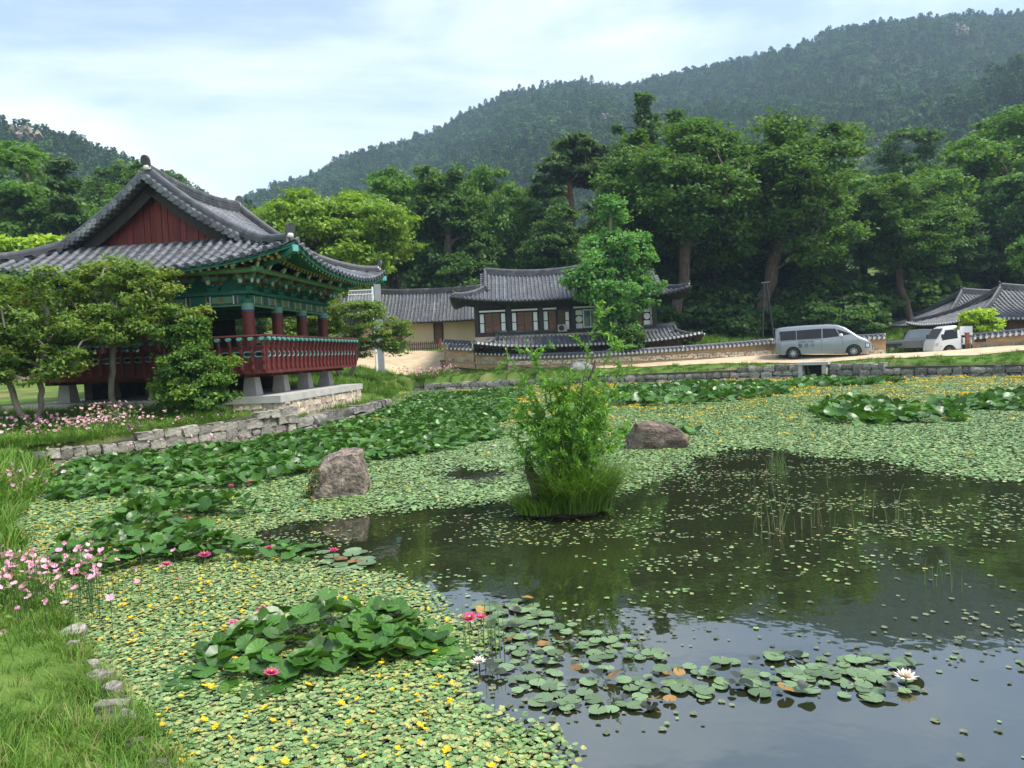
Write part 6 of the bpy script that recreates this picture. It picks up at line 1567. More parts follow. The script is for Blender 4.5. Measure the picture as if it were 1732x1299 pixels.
def lily_patch(label, poly, dens, r, hgt, seed, n_single=300, flowers=(), gap=0.6, edge_flat=0.25, mind=None):
    q = np.random.default_rng(seed); poly = np.asarray(poly, float); c = poly.mean(0)
    th = thing('water_lily_patch', label, 'water lilies', (c[0], c[1], 0))
    n = int(poly_area(poly) * dens); P = sample_poly(poly, n, q)
    P = P + np.stack([vnoise(P, 1.3, seed), vnoise(P, 1.3, seed + 5)], 1) * 0.35
    P = relax(P, mind or r[0] * 0.75, q)
    d = dist_poly(P, poly) * np.where(in_poly(P, poly), 1, -1)
    nz = vnoise(P, 0.55, seed + 2); P, d, nz = P[nz > -0.42], d[nz > -0.42], nz[nz > -0.42]
    n = len(P); rise = np.clip((d + 0.08) / 0.28, 0.0, 1) * np.clip(0.65 + nz * 0.9, 0.25, 1.2)
    rad = q.uniform(*r, n); z = 0.02 + hgt * rise * q.uniform(0.45, 1.1, n)
    tilt = q.normal(size=(n, 2)) * (0.08 + 0.46 * np.clip(rise, 0, 1))[:, None]; tilt[:, 0] += 0.08 * rise
    flat = rise < 0.22
    rot = np.column_stack([tilt[:, 0], tilt[:, 1], q.uniform(0, 6.28, n)]); rot[flat, :2] *= 0.25; z[flat] = 0.012 + q.uniform(0, 0.02, flat.sum())
    idx = np.where(flat, 6 + q.integers(0, 3, n), q.integers(0, 6, n))
    order = np.argsort(P[:, 1]); protos = RAISED + FLATG; one = order[:n_single]; rest = order[n_single:]
    for i in one: obj('leaf', protos[idx[i]], th, loc=(P[i, 0] - c[0], P[i, 1] - c[1], z[i]), rot=rot[i], scale=(rad[i],) * 3)
    if len(rest):
        o = scatter('leaves', np.column_stack([P[rest] - c, z[rest]]), rot[rest], rad[rest], idx[rest], protos, parent=th); o['kind'] = 'stuff'
    for (x, y, m, s) in flowers:
        o = obj('flower', PINKF if m == 'p' else WHITEF, th, loc=(x - c[0], y - c[1], 0.10 if m == 'p' else 0.05), rot=(q.uniform(-.2, .2), q.uniform(-.2, .2), q.uniform(0, 6)), scale=(s,) * 3)
        o['label'] = 'pink water lily flower' if m == 'p' else 'white water lily flower'
    return th
P1 = [(-8.06, 12.09), (-10.22, 15.3), (-10.1, 16.94), (-8.9, 17.9), (-6.7, 20.2), (-6.0, 24.0), (-5.5, 27.5), (-5.2, 33), (-5.6, 40.5), (-0.23, 42.0), (1.07, 38.56), (0.05, 28.34), (-0.35, 21.57), (-0.29, 16.74), (-2.22, 15.44), (-2.88, 14.81), (-3.74, 14.29), (-4.7, 12.35), (-6.71, 12.82), (-6.97, 11.63)]
lily_patch('great drift of dark water lily leaves running along the stone wall to the back', P1, 50, (0.08, 0.13), 0.20, 301, 300, [(-4.76, 12.6, 'p', 0.075), (-4.98, 12.3, 'p', 0.06), (-0.48, 16.4, 'w', 0.07), (-2.2, 16.6, 'w', 0.06), (-5.2, 15, 'w', 0.06)])
lily_patch('small raised clump of lily leaves left of the big boulder', [(-5.91, 10.03), (-6.12, 11.5), (-4.51, 11.2), (-3.79, 10.34), (-4.31, 9.73), (-4.51, 9.29), (-5.37, 9.44)], 75, (0.065, 0.115), 0.32, 302, 300, [(-4.65, 9.9, 'p', 0.065)])
lily_patch('raised lily leaves with pink flowers beside the dark open water at left', [(-5.26, 7.76), (-5.85, 8.94), (-5.55, 9.4), (-4.1, 9.06), (-3.18, 8.24), (-2.49, 8.25), (-2.32, 7.64), (-3.09, 7.65), (-3.73, 7.64), (-4.77, 7.45)], 90, (0.06, 0.115), 0.32, 303, 300, [(-4.2, 9.15, 'p', 0.095), (-3.5, 7.8, 'p', 0.085), (-3.78, 7.5, 'p', 0.065), (-2.05, 7.75, 'p', 0.07), (-2.85, 8.0, 'p', 0.06)])
lily_patch('foremost heap of large lily leaves with pink flowers', [(-2.4, 4.95), (-2.42, 5.43), (-2.15, 5.8), (-1.65, 6.1), (-0.95, 5.95), (-0.52, 5.55), (-0.42, 5.2), (-0.72, 4.95), (-1.0, 4.78), (-1.78, 4.66), (-2.2, 4.78)], 135, (0.06, 0.112), 0.22, 304, 300, [(-2.2, 5.95, 'p', 0.075), (-2.36, 5.7, 'p', 0.05), (-2.12, 5.62, 'p', 0.05), (-1.72, 4.72, 'p', 0.065), (-0.42, 5.55, 'p', 0.08), (-0.33, 5.56, 'p', 0.06)])
lily_patch('far drift of lily leaves below the rubble wall left of the drain', [(3.28, 29.64), (6.1, 39.0), (11.13, 39.2), (13.0, 33.22), (11.27, 28.54), (7.1, 25.58), (3.96, 26.04)], 17, (0.16, 0.23), 0.26, 305, 0)
lily_patch('narrow strip of lily leaves under the drain mouth', [(12.7, 33.4), (15.4, 37.6), (18.2, 35.0), (19.0, 33.0), (16.32, 31.87), (12.84, 31.83)], 15, (0.16, 0.23), 0.26, 306, 0)
lily_patch('island of lily leaves right of the brown boulder', [(9.38, 22.37), (11.25, 23.54), (12.05, 20.84), (12.25, 18.74), (11.16, 17.31), (9.03, 17.13), (7.92, 18.2)], 22, (0.14, 0.2), 0.24, 307, 0)
lily_patch('lily leaves running out of the right edge of the picture', [(12.55, 21.7), (15.46, 23.95), (19.5, 24.5), (19, 19.5), (13.66, 18.92), (12.37, 20.23)], 22, (0.14, 0.2), 0.24, 308, 0)
lily_patch('few lily leaves behind the brown boulder', [(2.1, 16.6), (2.5, 18.6), (4.4, 18.2), (4.8, 17.2), (3.4, 16.8)], 18, (0.13, 0.18), 0.22, 309, 60)

def pad_patch(label, poly, n, r, seed, old=0.2, flowers=()):
    q = np.random.default_rng(seed); poly = np.asarray(poly, float); c = poly.mean(0)
    th = thing('lily_pads', label, 'lily pads', (c[0], c[1], 0))
    P = relax(sample_poly(poly, n, q), r[0] * 1.5, q)
    for i, p in enumerate(P):
        o_ = q.uniform() < old; me = OLDL[q.integers(0, 3)] if o_ else FLATL[q.integers(0, 3)]; s = q.uniform(*r) * (0.8 if o_ else 1)
        t = 0.22 if (o_ and q.uniform() < 0.6) else 0.02
        o = obj('pad', me, th, loc=(p[0] - c[0], p[1] - c[1], 0.010 + 0.0011 * (i % 12) + (0.03 if t > 0.1 else 0)), rot=(q.normal() * t, q.normal() * t, q.uniform(0, 6.28)), scale=(s,) * 3)
    for (x, y, m, s) in flowers:
        o = obj('flower', WHITEF, th, loc=(x - c[0], y - c[1], 0.045), rot=(0, 0, 1), scale=(s,) * 3); o['label'] = 'white water lily flower'
pad_patch('flat green and yellowing lily pads right of the foremost heap', [(-0.25, 5.5), (0.52, 5.6), (1.02, 5.0), (1.24, 4.69), (1.11, 4.33), (0.66, 4.12), (0.14, 4.27), (-0.15, 4.45), (-0.30, 4.89)], 190, (0.034, 0.066), 311, 0.2, [(-0.32, 4.88, 'w', 0.06)])
pad_patch('flat lily pads with one pale pink bloom at lower right', [(1.28, 4.82), (1.81, 4.91), (2.44, 4.85), (2.71, 4.54), (2.64, 4.42), (2.18, 4.2), (1.78, 4.27), (1.25, 4.32), (1.17, 4.57)], 100, (0.036, 0.076), 312, 0.22, [(2.39, 4.37, 'w', 0.08)])
pad_patch('flat lily pads floating behind the thin reeds', [(-0.6, 5.6), (-0.4, 6.3), (0.1, 6.2), (0.25, 5.7), (-0.1, 5.45)], 120, (0.04, 0.07), 313, 0.12)
pad_patch('flat lily pads with a pink bloom left of the open water', [(-2.4, 7.4), (-2.35, 8.2), (-1.7, 8.1), (-1.6, 7.5), (-2.0, 7.2)], 40, (0.07, 0.11), 314, 0.12)

# ---------------------------------------------------------------- small floating leaves with yellow flowers
OPEN = [(-3.67, 9.14), (-3.27, 9.81), (-2.05, 10.38), (-0.13, 10.47), (0.22, 10.31), (1.5, 10.81), (2.32, 12.19), (3.17, 12.71), (3.37, 13.97), (4.57, 14.78), (5.43, 14.14), (5.94, 12.94), (6.6, 12.53), (6.94, 11.07), (7.6, 10.2), (9, 9.5), (16, 7), (16, 0), (0.24, 0), (0.0, 3.3), (0.02, 3.95), (-0.33, 4.24), (-0.52, 4.82), (-0.44, 5.37), (-0.77, 6.41), (-1.41, 6.91), (-2.14, 7.02), (-2.48, 7.56), (-3.28, 8.51)]
OPEN2 = [(-1.88, 12.92), (-1.28, 13.61), (0.09, 13.58), (0.27, 12.13), (-0.74, 12.05), (-1.47, 12.23)]
def open_depth(P):
    a = dist_poly(P, OPEN) * np.where(in_poly(P, OPEN), 1, -1); b = dist_poly(P, OPEN2) * np.where(in_poly(P, OPEN2), 1, -1)
    return np.maximum(a, b)
def heart_single(seed, m):
    q = np.random.default_rng(seed); me = disc_leaf(seed, 1.0, 8, 0.35, curl=q.uniform(-0.02, 0.22), fold=q.uniform(0, 0.18), wave=0.09, m=m, name='leaf')
    v = np.full(len(me.polygons), (0.1, 0.25, 0.4, 0.55, 0.65, 1.0)[seed % 6] * (1 if m == 'heart_leaf' else 0.8)); me.attributes['var'].data.foreach_set('value', v.astype(np.float32)); return me
def heart_clump(seed, n=150, R_=0.5):
    q = np.random.default_rng(seed); mb = MB(); var = []
    for k in range(n):
        a, d = q.uniform(0, 6.28), R_ * math.sqrt(q.uniform()); c = np.array([d * math.cos(a), d * math.sin(a), q.uniform(0.004, 0.03)]); r = q.uniform(0.015, 0.031); t = np.linspace(0, 2 * math.pi, 7)[:-1] + q.uniform(0, 1)
        tx, ty = q.normal(size=2) * 0.16
        V = [c + np.array([r * math.cos(u), r * math.sin(u), r * (tx * math.cos(u) + ty * math.sin(u))]) for u in t]
        mb.add(V, [tuple(range(6))]); var.append(0.95 if q.uniform() < 0.05 else q.uniform(0.02, 0.66))
    me = mb.mesh('leaf_clump', 'heart_leaf', True); at_ = me.attributes.new('var', 'FLOAT', 'FACE'); at_.data.foreach_set('value', np.array(var, np.float32)); return me
HS = [heart_single(400 + k, 'heart_leaf') for k in range(6)]; HD = [heart_single(412 + k, 'drab_leaf') for k in range(6)]; HC = [heart_clump(430 + k) for k in range(7)]
q = np.random.default_rng(44)
POND_IN = np.asarray(POND)
MAT = thing('floating_leaf_mat', 'wide mat of small pale green floating leaves with yellow flowers covering the pond', 'pond weed', (-2, 6, 0)); mo_ = np.array([-2.0, 6.0])
# near singles
P = q.uniform((-9, 2.6), (1.5, 10.2), (240000, 2)); P = P[in_poly(P, POND)]
dpt = open_depth(P); nz = vnoise(P, 0.8, 3.0); prob = 1 - sstep(-0.10, 0.30, dpt + nz * 0.25); far = np.linalg.norm(P, axis=1)
P = P[(q.uniform(size=len(P)) < prob)]
n1 = len(P); near1 = P
# far clumps
P = q.uniform((-11, 8.5), (38, 46), (27000, 2)); P = P[in_poly(P, POND)]; P = P[np.abs(P[:, 0]) < 2 + P[:, 1] * 0.85]
dpt = open_depth(P); nz = vnoise(P, 0.5, 7.0); prob = 1 - sstep(-0.25, 0.15, dpt + nz * 0.35); P = P[q.uniform(size=len(P)) < prob * np.where(P[:, 1] < 10.5, 0.6, 1)]
far1 = P
# sparse drifting leaves on the open water, in strings and patches
P = q.uniform((-4, 2.5), (14, 15), (230000, 2)); P = P[in_poly(P, OPEN) & (P[:, 0] < 1.5 + P[:, 1] * 0.8)]
nz = vnoise(P * (0.55, 1.5), 1.0, 12.0) + 0.5 * vnoise(P * (0.8, 2.4), 2.2, 15.0)
dens = np.clip(0.10 + nz * 0.55, 0.012, 0.75) * np.where(P[:, 1] < 6.2, 0.5, 1.0)
P = P[q.uniform(size=len(P)) < dens * 0.40]; sparse = P
allP = np.concatenate([near1, far1, sparse]); kind = np.concatenate([np.zeros(len(near1)), np.ones(len(far1)), np.full(len(sparse), 2)]).astype(int)
n = len(allP); sc = np.where(kind == 0, q.uniform(0.0105, 0.024, n), np.where(kind == 1, q.uniform(0.8, 1.3, n), q.uniform(0.010, 0.027, n)))
w_ = q.choice(6, n, p=[.24, .25, .25, .16, .085, .015]); idx = np.where(kind == 0, w_, np.where(kind == 1, 12 + q.integers(0, 7, n), np.where(q.uniform(size=n) < np.where(allP[:, 1] < 6, 0.9, 0.35), 6 + w_, w_)))
z = np.where(kind == 0, q.uniform(0.004, 0.03, n), np.where(kind == 1, q.uniform(0.0, 0.012, n), 0.004 + q.uniform(0, 0.004, n)))
rot = np.column_stack([q.normal(size=n) * np.where(kind == 0, 0.13, 0.0), q.normal(size=n) * np.where(kind == 0, 0.13, 0.0), q.uniform(0, 6.28, n)])
one = np.argsort(np.where(kind == 0, np.linalg.norm(allP, axis=1), 99))[:300]; rest = np.setdiff1d(np.arange(n), one)
PROT = HS + HD + HC
for i in one: obj('leaf', PROT[idx[i]], MAT, loc=(allP[i, 0] - mo_[0], allP[i, 1] - mo_[1], z[i]), rot=rot[i], scale=(sc[i],) * 3)
o = scatter('floating_leaves', np.column_stack([allP[rest] - mo_, z[rest]]), rot[rest], sc[rest], idx[rest], PROT, parent=MAT); o['kind'] = 'stuff'
def yellow_flower(cnt, seed, spread):
    q2 = np.random.default_rng(seed); mb = MB()
    for f in range(cnt):
        c = np.array([*(q2.normal(size=2) * spread), q2.uniform(0.5, 1.1) * (1 if cnt == 1 else 1.3)]); s = q2.uniform(0.8, 1.2); tx = q2.normal(size=2) * 0.4
        for i in range(5):
            a = 2 * math.pi * i / 5 + seed; u = np.array([math.cos(a), math.sin(a), 0.35 + tx[0] * math.cos(a) + tx[1] * math.sin(a)]) * 0.55 * s; p = np.array([-math.sin(a), math.cos(a), 0]) * 0.30 * s
            mb.add([c, c + u * 0.6 + p, c + u + (0, 0, 0.03), c + u * 0.6 - p], [(0, 1, 2, 3)])
        if cnt == 1: mb.tube([c, c * (1, 1, 0) + (0, 0, -0.2)], 0.05, 4, mi=1)
    return mb.mesh('flower', ['yellow_petal', 'stalk'])
YF = [yellow_flower(1, 1, 0.0), yellow_flower(1, 2, 0.0), yellow_flower(1, 3, 0.0)]; YC = [yellow_flower(7, 11, 2.4), yellow_flower(9, 12, 3.0), yellow_flower(6, 13, 2.0)]
def ydens(P):
    nz = vnoise(P, 0.9, 21.0); big = vnoise(P, 0.16, 4.0)
    near_b = (P[:, 1] < 12) & (P[:, 0] < 0.4)
    d = np.where(near_b, 0.55 + nz * 0.9, 0.10 + nz * 0.5)
    left = dist_poly(P, [(-7.5, 12.2), (-6.2, 9.5), (-4, 7), (-3, 5.3), (-1.2, 3.9)], False); d += np.where(near_b, np.clip(0.6 - left * 0.35, -0.45, 0.6), 0)
    right_far = (P[:, 1] > 17) & (P[:, 0] > 0); d += np.where(right_far, 0.28 + 0.5 * big + np.clip((P[:, 1] - 22) / 25, 0, 0.35), 0)
    d += np.where(dist_poly(P, SHORE_WALL, False) < 1.1, 0.6, 0)
    return np.clip(d, 0.0, 1) * (open_depth(P) < -0.02)
P = q.uniform((-9, 2.6), (1, 12.5), (4200, 2)); P = P[in_poly(P, POND)]; P = P[q.uniform(size=len(P)) < ydens(P) * 0.75]
Pf = q.uniform((-11, 12), (36, 45), (7000, 2)); Pf = Pf[in_poly(Pf, POND)]; Pf = Pf[(np.abs(Pf[:, 0]) < 2 + Pf[:, 1] * 0.85)]; Pf = Pf[q.uniform(size=len(Pf)) < ydens(Pf) * 0.75]
allP = np.concatenate([P, Pf]); n = len(allP); isf = np.arange(n) >= len(P)
sc = np.where(isf, 0.032 + 0.0009 * allP[:, 1], q.uniform(0.026, 0.042, n)); idx = np.where(isf, 3 + q.integers(0, 3, n), q.integers(0, 3, n)); rot = np.column_stack([np.zeros(n), np.zeros(n), q.uniform(0, 6.28, n)]); z = np.full(n, 0.012)
one = np.argsort(np.where(isf, 99, np.linalg.norm(allP, axis=1)))[:300]; rest = np.setdiff1d(np.arange(n), one)
for i in one: obj('flower', YF[idx[i]], MAT, loc=(allP[i, 0] - mo_[0], allP[i, 1] - mo_[1], z[i]), rot=rot[i], scale=(sc[i],) * 3)
o = scatter('yellow_flowers', np.column_stack([allP[rest] - mo_, z[rest]]), rot[rest], sc[rest], idx[rest], YF + YC, parent=MAT); o['kind'] = 'stuff'

# ---------------------------------------------------------------- reeds and rushes standing in the water
def reeds(label, x, y, n, h, spread, seed, dry=0.5, lean=0.25, kinked=0.3):
    q = np.random.default_rng(seed); th = thing('reed_clump', label, 'reeds', (x, y, 0))
    for k in range(n):
        px, py = q.normal(size=2) * spread; L = q.uniform(*h); a = q.uniform(0, 6.28); b = abs(q.normal()) * lean * L
        t = np.linspace(0, 1, 6); P = np.stack([px + math.cos(a) * b * t ** 2, py + math.sin(a) * b * t ** 2, -0.1 + (L + 0.1) * (t - (0.25 * t ** 3 if q.uniform() < kinked else 0))], 1)
        MB().tube(P, np.linspace(0.0045, 0.0015, 6), 4).build('stem', 'dry_reed' if q.uniform() < dry else 'reed', th)
reeds('thin green rushes beside the foremost lily heap', -0.28, 5.2, 16, (0.22, 0.42), 0.11, 1, 0.05, 0.06, 0.0)
reeds('dry bent reeds in the open water right of the willow island', 2.95, 8.1, 18, (0.2, 0.46), 0.14, 2, 0.7, 0.3)
reeds('sparse reed stems just right of the dry bent reeds', 3.55, 8.25, 9, (0.2, 0.42), 0.12, 3, 0.7, 0.3)
reeds('pale reed stems in the open water towards the right edge', 4.55, 8.3, 14, (0.2, 0.45), 0.18, 4, 0.75, 0.25)
reeds('thin reed stems in the middle of the dark water behind the dry reeds', 3.9, 10.2, 10, (0.18, 0.36), 0.5, 5, 0.6, 0.3)
reeds('few reed stems near the right edge of the water', 3.62, 6.0, 7, (0.2, 0.4), 0.08, 6, 0.5, 0.15)
reeds('green grass tuft standing in the water behind the dry reeds', 4.36, 11.7, 40, (0.25, 0.42), 0.09, 7, 0.0, 0.5)
# ================================================================ boulders, willow island, grass and flowers
mat('boulder', (0.15, 0.12, 0.10), 0.9, var=0.45, scale=5, bump=1.0, bscale=9, alt=(0.27, 0.21, 0.17), altscale=2.4, altpos=(0.45, 0.65))
mat('brown_boulder', (0.10, 0.075, 0.06), 0.9, var=0.45, scale=5, bump=1.0, bscale=10, alt=(0.24, 0.18, 0.14), altscale=2.0, altpos=(0.5, 0.7))
mat('grey_slab', (0.33, 0.33, 0.32), 0.9, var=0.25, scale=4, bump=0.6, bscale=10)
mat('moss', (0.07, 0.11, 0.02), 0.95, var=0.4, scale=10, alt=(0.25, 0.12, 0.03), altscale=7, altpos=(0.5, 0.65))
mat('blade', (0, 0, 0), 0.6, attr='var', attr_cols=[(0.05, 0.125, 0.014), (0.095, 0.205, 0.024), (0.16, 0.29, 0.04), (0.26, 0.24, 0.09)], objrand=0.2, trans=0.3, spec=0.3)
mat('primrose', (0.72, 0.33, 0.50), 0.6, objrand=0.2, var=0.15, scale=30, trans=0.25, spec=0.2)
mat('pale_primrose', (0.74, 0.48, 0.55), 0.6, objrand=0.2, trans=0.25, spec=0.2)
mat('purple_petal', (0.30, 0.08, 0.30), 0.6, objrand=0.2, trans=0.2, spec=0.2)
mat('dead_wood', (0.07, 0.055, 0.045), 0.95, var=0.4, scale=10, bump=0.8, bscale=20)

def rock_mesh(seed, prof, m, cuts=5, rough=0.10, name='rock'):
    """prof maps unit-cube points to the boulder's own faceted shape."""
    import bmesh
    bm = bmesh.new(); bmesh.ops.create_cube(bm, size=2.0); bmesh.ops.subdivide_edges(bm, edges=bm.edges[:], cuts=cuts * 2, use_grid_fill=True)
    for v in bm.verts:
        c = np.array(v.co); n = np.linalg.norm(c); c = c * (0.62 + 0.38 / n * 1.25)
        c = np.array(prof(c)); d = 1 + rough * pnoise(Vector(c * 1.7 + seed)) + rough * 0.6 * pnoise(Vector(c * 4.3 + seed)) + rough * 0.35 * abs(pnoise(Vector(c * 9 + seed)))
        v.co = c * d
    me = bpy.data.meshes.new(name); bm.to_mesh(me); bm.free(); me.materials.append(MATS[m]); me.polygons.foreach_set('use_smooth', np.ones(len(me.polygons), bool))
    try: me.set_sharp_from_angle(angle=R(32))
    except Exception: pass
    return me
def boulder1(c):
    x, y, z = c; return (x * (1 - 0.22 * max(z, 0)) + 0.16 * z, y * 0.8, z * (1 - 0.30 * max(0, -x - 0.1)) )
def boulder2(c):
    x, y, z = c; return (x * (1 - 0.28 * max(z, 0)), y * 0.8, z * (1 - 0.32 * max(0, x)))
o = thing('boulder', 'tall squarish grey-brown boulder with moss and orange growth standing in the pond', 'boulder', (-2.88, 11.55, 0))
obj('rock', rock_mesh(3, boulder1, 'boulder', rough=0.16), o, loc=(0, 0, 0.26), scale=(0.42, 0.38, 0.47), rot=(0, 0, 0.2))
q = np.random.default_rng(5); C = np.column_stack([q.normal(size=500) * 0.07 - 0.42 + 0.0, q.normal(size=500) * 0.08 - 0.28, q.uniform(0.02, 0.52, 500)]); C[:, 0] += 0.38 * C[:, 2]
V, F = leaf_quads(C, q.normal(size=C.shape) + (-0.6, -0.8, 0.3), 0.035, 1.6, 0.3, q); obj('creeper', mesh_np('creeper', V, F, 'moss'), o)
o = thing('boulder', 'low brown humped boulder in the pond right of the willow island', 'boulder', (3.1, 15.3, 0))
obj('rock', rock_mesh(8, boulder2, 'brown_boulder', rough=0.18), o, loc=(0, 0, 0.14), scale=(0.60, 0.45, 0.42), rot=(0, 0, -0.1))
o = thing('boulder', 'tilted pale grey slab on the grass above the far wall', 'boulder', (4.5, 44.9, 0.95)); obj('rock', rock_mesh(15, boulder1, 'grey_slab'), o, loc=(0, 0, 0.05), scale=(0.62, 0.35, 0.42), rot=(0, 0.5, 0.2))

# ---- willow island
WX, WY = 0.68, 9.62
IS = thing('earth_mound', 'small dark earth mound under the willow in the pond', 'mound', (WX, WY, 0)); obj('soil', rock_mesh(21, boulder2, 'dead_wood'), IS, loc=(0, 0, -0.06), scale=(0.5, 0.38, 0.13))
WL = thing('willow_sapling', 'bright green willow sapling with long shoots growing from a dead stump in the pond', 'willow', (WX, WY, 0.05))
MB().tube([(-0.36, 0, 0.0), (-0.40, 0, 0.25), (-0.50, 0.02, 0.55), (-0.52, 0.02, 0.80)], [0.10, 0.085, 0.06, 0.035], 8).build('stump', 'dead_wood', WL, smooth=True)
MB().tube([(-0.38, 0, 0.25), (-0.15, -0.05, 0.4), (0.02, -0.08, 0.62)], [0.03, 0.02, 0.012], 6).build('dead_branch', 'dead_wood', WL)
MB().tube([(0.1, 0.05, 0.1), (0.16, 0.05, 0.9), (0.22, 0.02, 1.5), (0.42, 0, 1.85), (0.46, 0, 2.0)], [0.03, 0.025, 0.02, 0.016, 0.01], 6).build('dead_branch', 'dead_wood', WL)
q = np.random.default_rng(9); C, Nn, D = [], [], []; stems = MB()
tips = [(-0.75, 2.2, .9), (-0.45, 2.3, .9), (-0.30, 1.75, .8), (0.55, 2.75, 1.), (0.78, 2.5, 1.), (0.35, 1.7, .9), (-0.1, 1.7, 1.), (-0.6, 1.4, .9), (0.6, 1.35, .9), (0.1, 1.95, 1.), (0.3, 1.2, .8), (-0.3, 1.25, .9), (-0.75, 1.1, .8), (0.75, 1.0, .8), (0.0, 1.35, 1.), (-0.2, 1.0, 1.), (0.45, 1.0, 1.), (0.2, 0.9, 1.), (0.95, 2.0, .8), (-0.55, 0.8, .9), (-0.85, 1.65, .7), (0.05, 1.5, 1.), (-0.45, 1.55, .9), (0.5, 1.55, .9), (-0.6, 1.2, 1.), (0.62, 1.2, 1.), (-0.35, 1.4, 1.), (0.35, 1.45, 1.), (-0.05, 1.15, 1.), (0.2, 1.6, 1.), (-0.55, 1.75, 1.), (0.7, 1.6, 1.), (-0.2, 1.85, 1.), (0.42, 1.85, 1.), (0.0, 0.85, 1.), (-0.4, 0.9, 1.), (0.6, 0.85, 1.), (0.3, 1.0, 1.)]
for k, (tx, tz, w) in enumerate(tips):
    b0 = np.array([q.uniform(-0.3, 0.3), q.uniform(-0.2, 0.2), 0.0]); t1 = np.array([tx, q.uniform(-0.35, 0.35), tz]); t = np.linspace(0, 1, 12)
    P = b0 + (t1 - b0) * t[:, None] + np.array([0, 0, 1])[None] * (0.16 * np.sin(math.pi * t))[:, None] + q.normal(size=(12, 3)) * 0.02
    stems.tube(P, np.linspace(0.012, 0.003, 12), 4)
    side = [P]
    for b_ in range(7):
        i0 = q.integers(4, 11); d = np.array([q.normal() * 0.5, q.normal() * 0.5, q.uniform(-0.1, 0.7)]); d /= np.linalg.norm(d); Lb = q.uniform(0.15, 0.4); tt = np.linspace(0, 1, 6)
        Pb = P[i0] + d * Lb * tt[:, None] - np.array([0, 0, 1])[None] * (0.12 * Lb * tt ** 2)[:, None]; stems.tube(Pb, np.linspace(0.005, 0.002, 6), 3); side.append(Pb)
    for s_, Pp in enumerate(side):
        m_ = int((95 if s_ == 0 else 34) * w); u = q.uniform(0.35 if s_ == 0 else 0.1, 1.0, m_) * (len(Pp) - 1); i0 = np.minimum(u.astype(int), len(Pp) - 2)
        C.append(Pp[i0] + (Pp[i0 + 1] - Pp[i0]) * (u - i0)[:, None]); dd = Pp[i0 + 1] - Pp[i0]; dd /= np.linalg.norm(dd, axis=1)[:, None]; D.append(dd)
stems.build('shoots', 'stalk', WL)
C = np.concatenate(C); D = np.concatenate(D); n = len(C); out = q.normal(size=(n, 3)); out[:, 2] -= 0.25; dr = D * 0.7 + out * 0.6; dr /= np.linalg.norm(dr, axis=1)[:, None]
L = q.uniform(0.055, 0.11, n)[:, None]; w = q.uniform(0.009, 0.015, n)[:, None]; s = np.cross(dr, q.normal(size=(n, 3))); s /= np.linalg.norm(s, axis=1)[:, None]
V = np.stack([C, C + dr * L * 0.45 + s * w, C + dr * L, C + dr * L * 0.45 - s * w], 1).reshape(-1, 3)
obj('foliage', mesh_np('foliage', V, np.arange(4 * n).reshape(n, 4), 'leaf_willow', attrs={'var': ('FACE', np.clip(q.normal(0.5, 0.25, n), 0, 1))}), WL)

def blades(seed, n, R_, h, w, droop, var=(0.35, 0.22), seg=4, lean=0.55, up=None):
    q = np.random.default_rng(seed); a = q.uniform(0, 6.28, n); d = R_ * np.sqrt(q.uniform(0, 1, n)); b = np.stack([d * np.cos(a), d * np.sin(a), np.zeros(n)], 1)
    ang = a + q.normal(size=n) * 0.9; L = q.uniform(h[0], h[1], n); ww = w * q.uniform(0.7, 1.3, n); dirv = np.stack([np.cos(ang), np.sin(ang), np.zeros(n)], 1); sd = np.stack([-np.sin(ang), np.cos(ang), np.zeros(n)], 1)
    bend = droop * q.uniform(0.4, 1.4, n); rings = []
    for k in range(seg + 1):
        t = k / seg; hz = L * (t - 0.42 * bend * t ** 2.4); hx = L * (lean * t * 0.4 + 0.75 * bend * t ** 2)
        c = b + dirv * hx[:, None] + np.array([0, 0, 1])[None] * hz[:, None]; wid = (ww * (1 - t ** 1.6) + 0.0006)[:, None]
        rings += [c - sd * wid / 2, c + sd * wid / 2]
    V = np.stack(rings, 1); m = 2 * (seg + 1); base = (np.arange(n) * m)[:, None]
    F = np.concatenate([base + np.array([[2 * k, 2 * k + 1, 2 * k + 3, 2 * k + 2]]) for k in range(seg)])
    vv = np.clip(q.normal(var[0], var[1], n), 0, 1); return mesh_np('grass_blades', V.reshape(-1, 3), F, 'blade', attrs={'var': ('FACE', np.tile(vv, seg))})
GI = thing('grass_clump', 'drooping green grass clump around the foot of the willow', 'grass', (WX, WY, 0.06))
o = obj('blades', blades(31, 2600, 0.46, (0.35, 0.9), 0.010, 0.8, (0.42, 0.2), 5), GI, loc=(0.12, 0, 0)); o['kind'] = 'stuff'
o = obj('blades', blades(32, 1500, 0.36, (0.15, 0.35), 0.011, 0.7, (0.42, 0.2), 4), GI, loc=(-0.35, -0.12, 0)); o['kind'] = 'stuff'
o = obj('blades', blades(33, 420, 0.34, (0.7, 1.15), 0.010, 1.0, (0.45, 0.2), 6), GI, loc=(0.3, 0, 0)); o['kind'] = 'stuff'

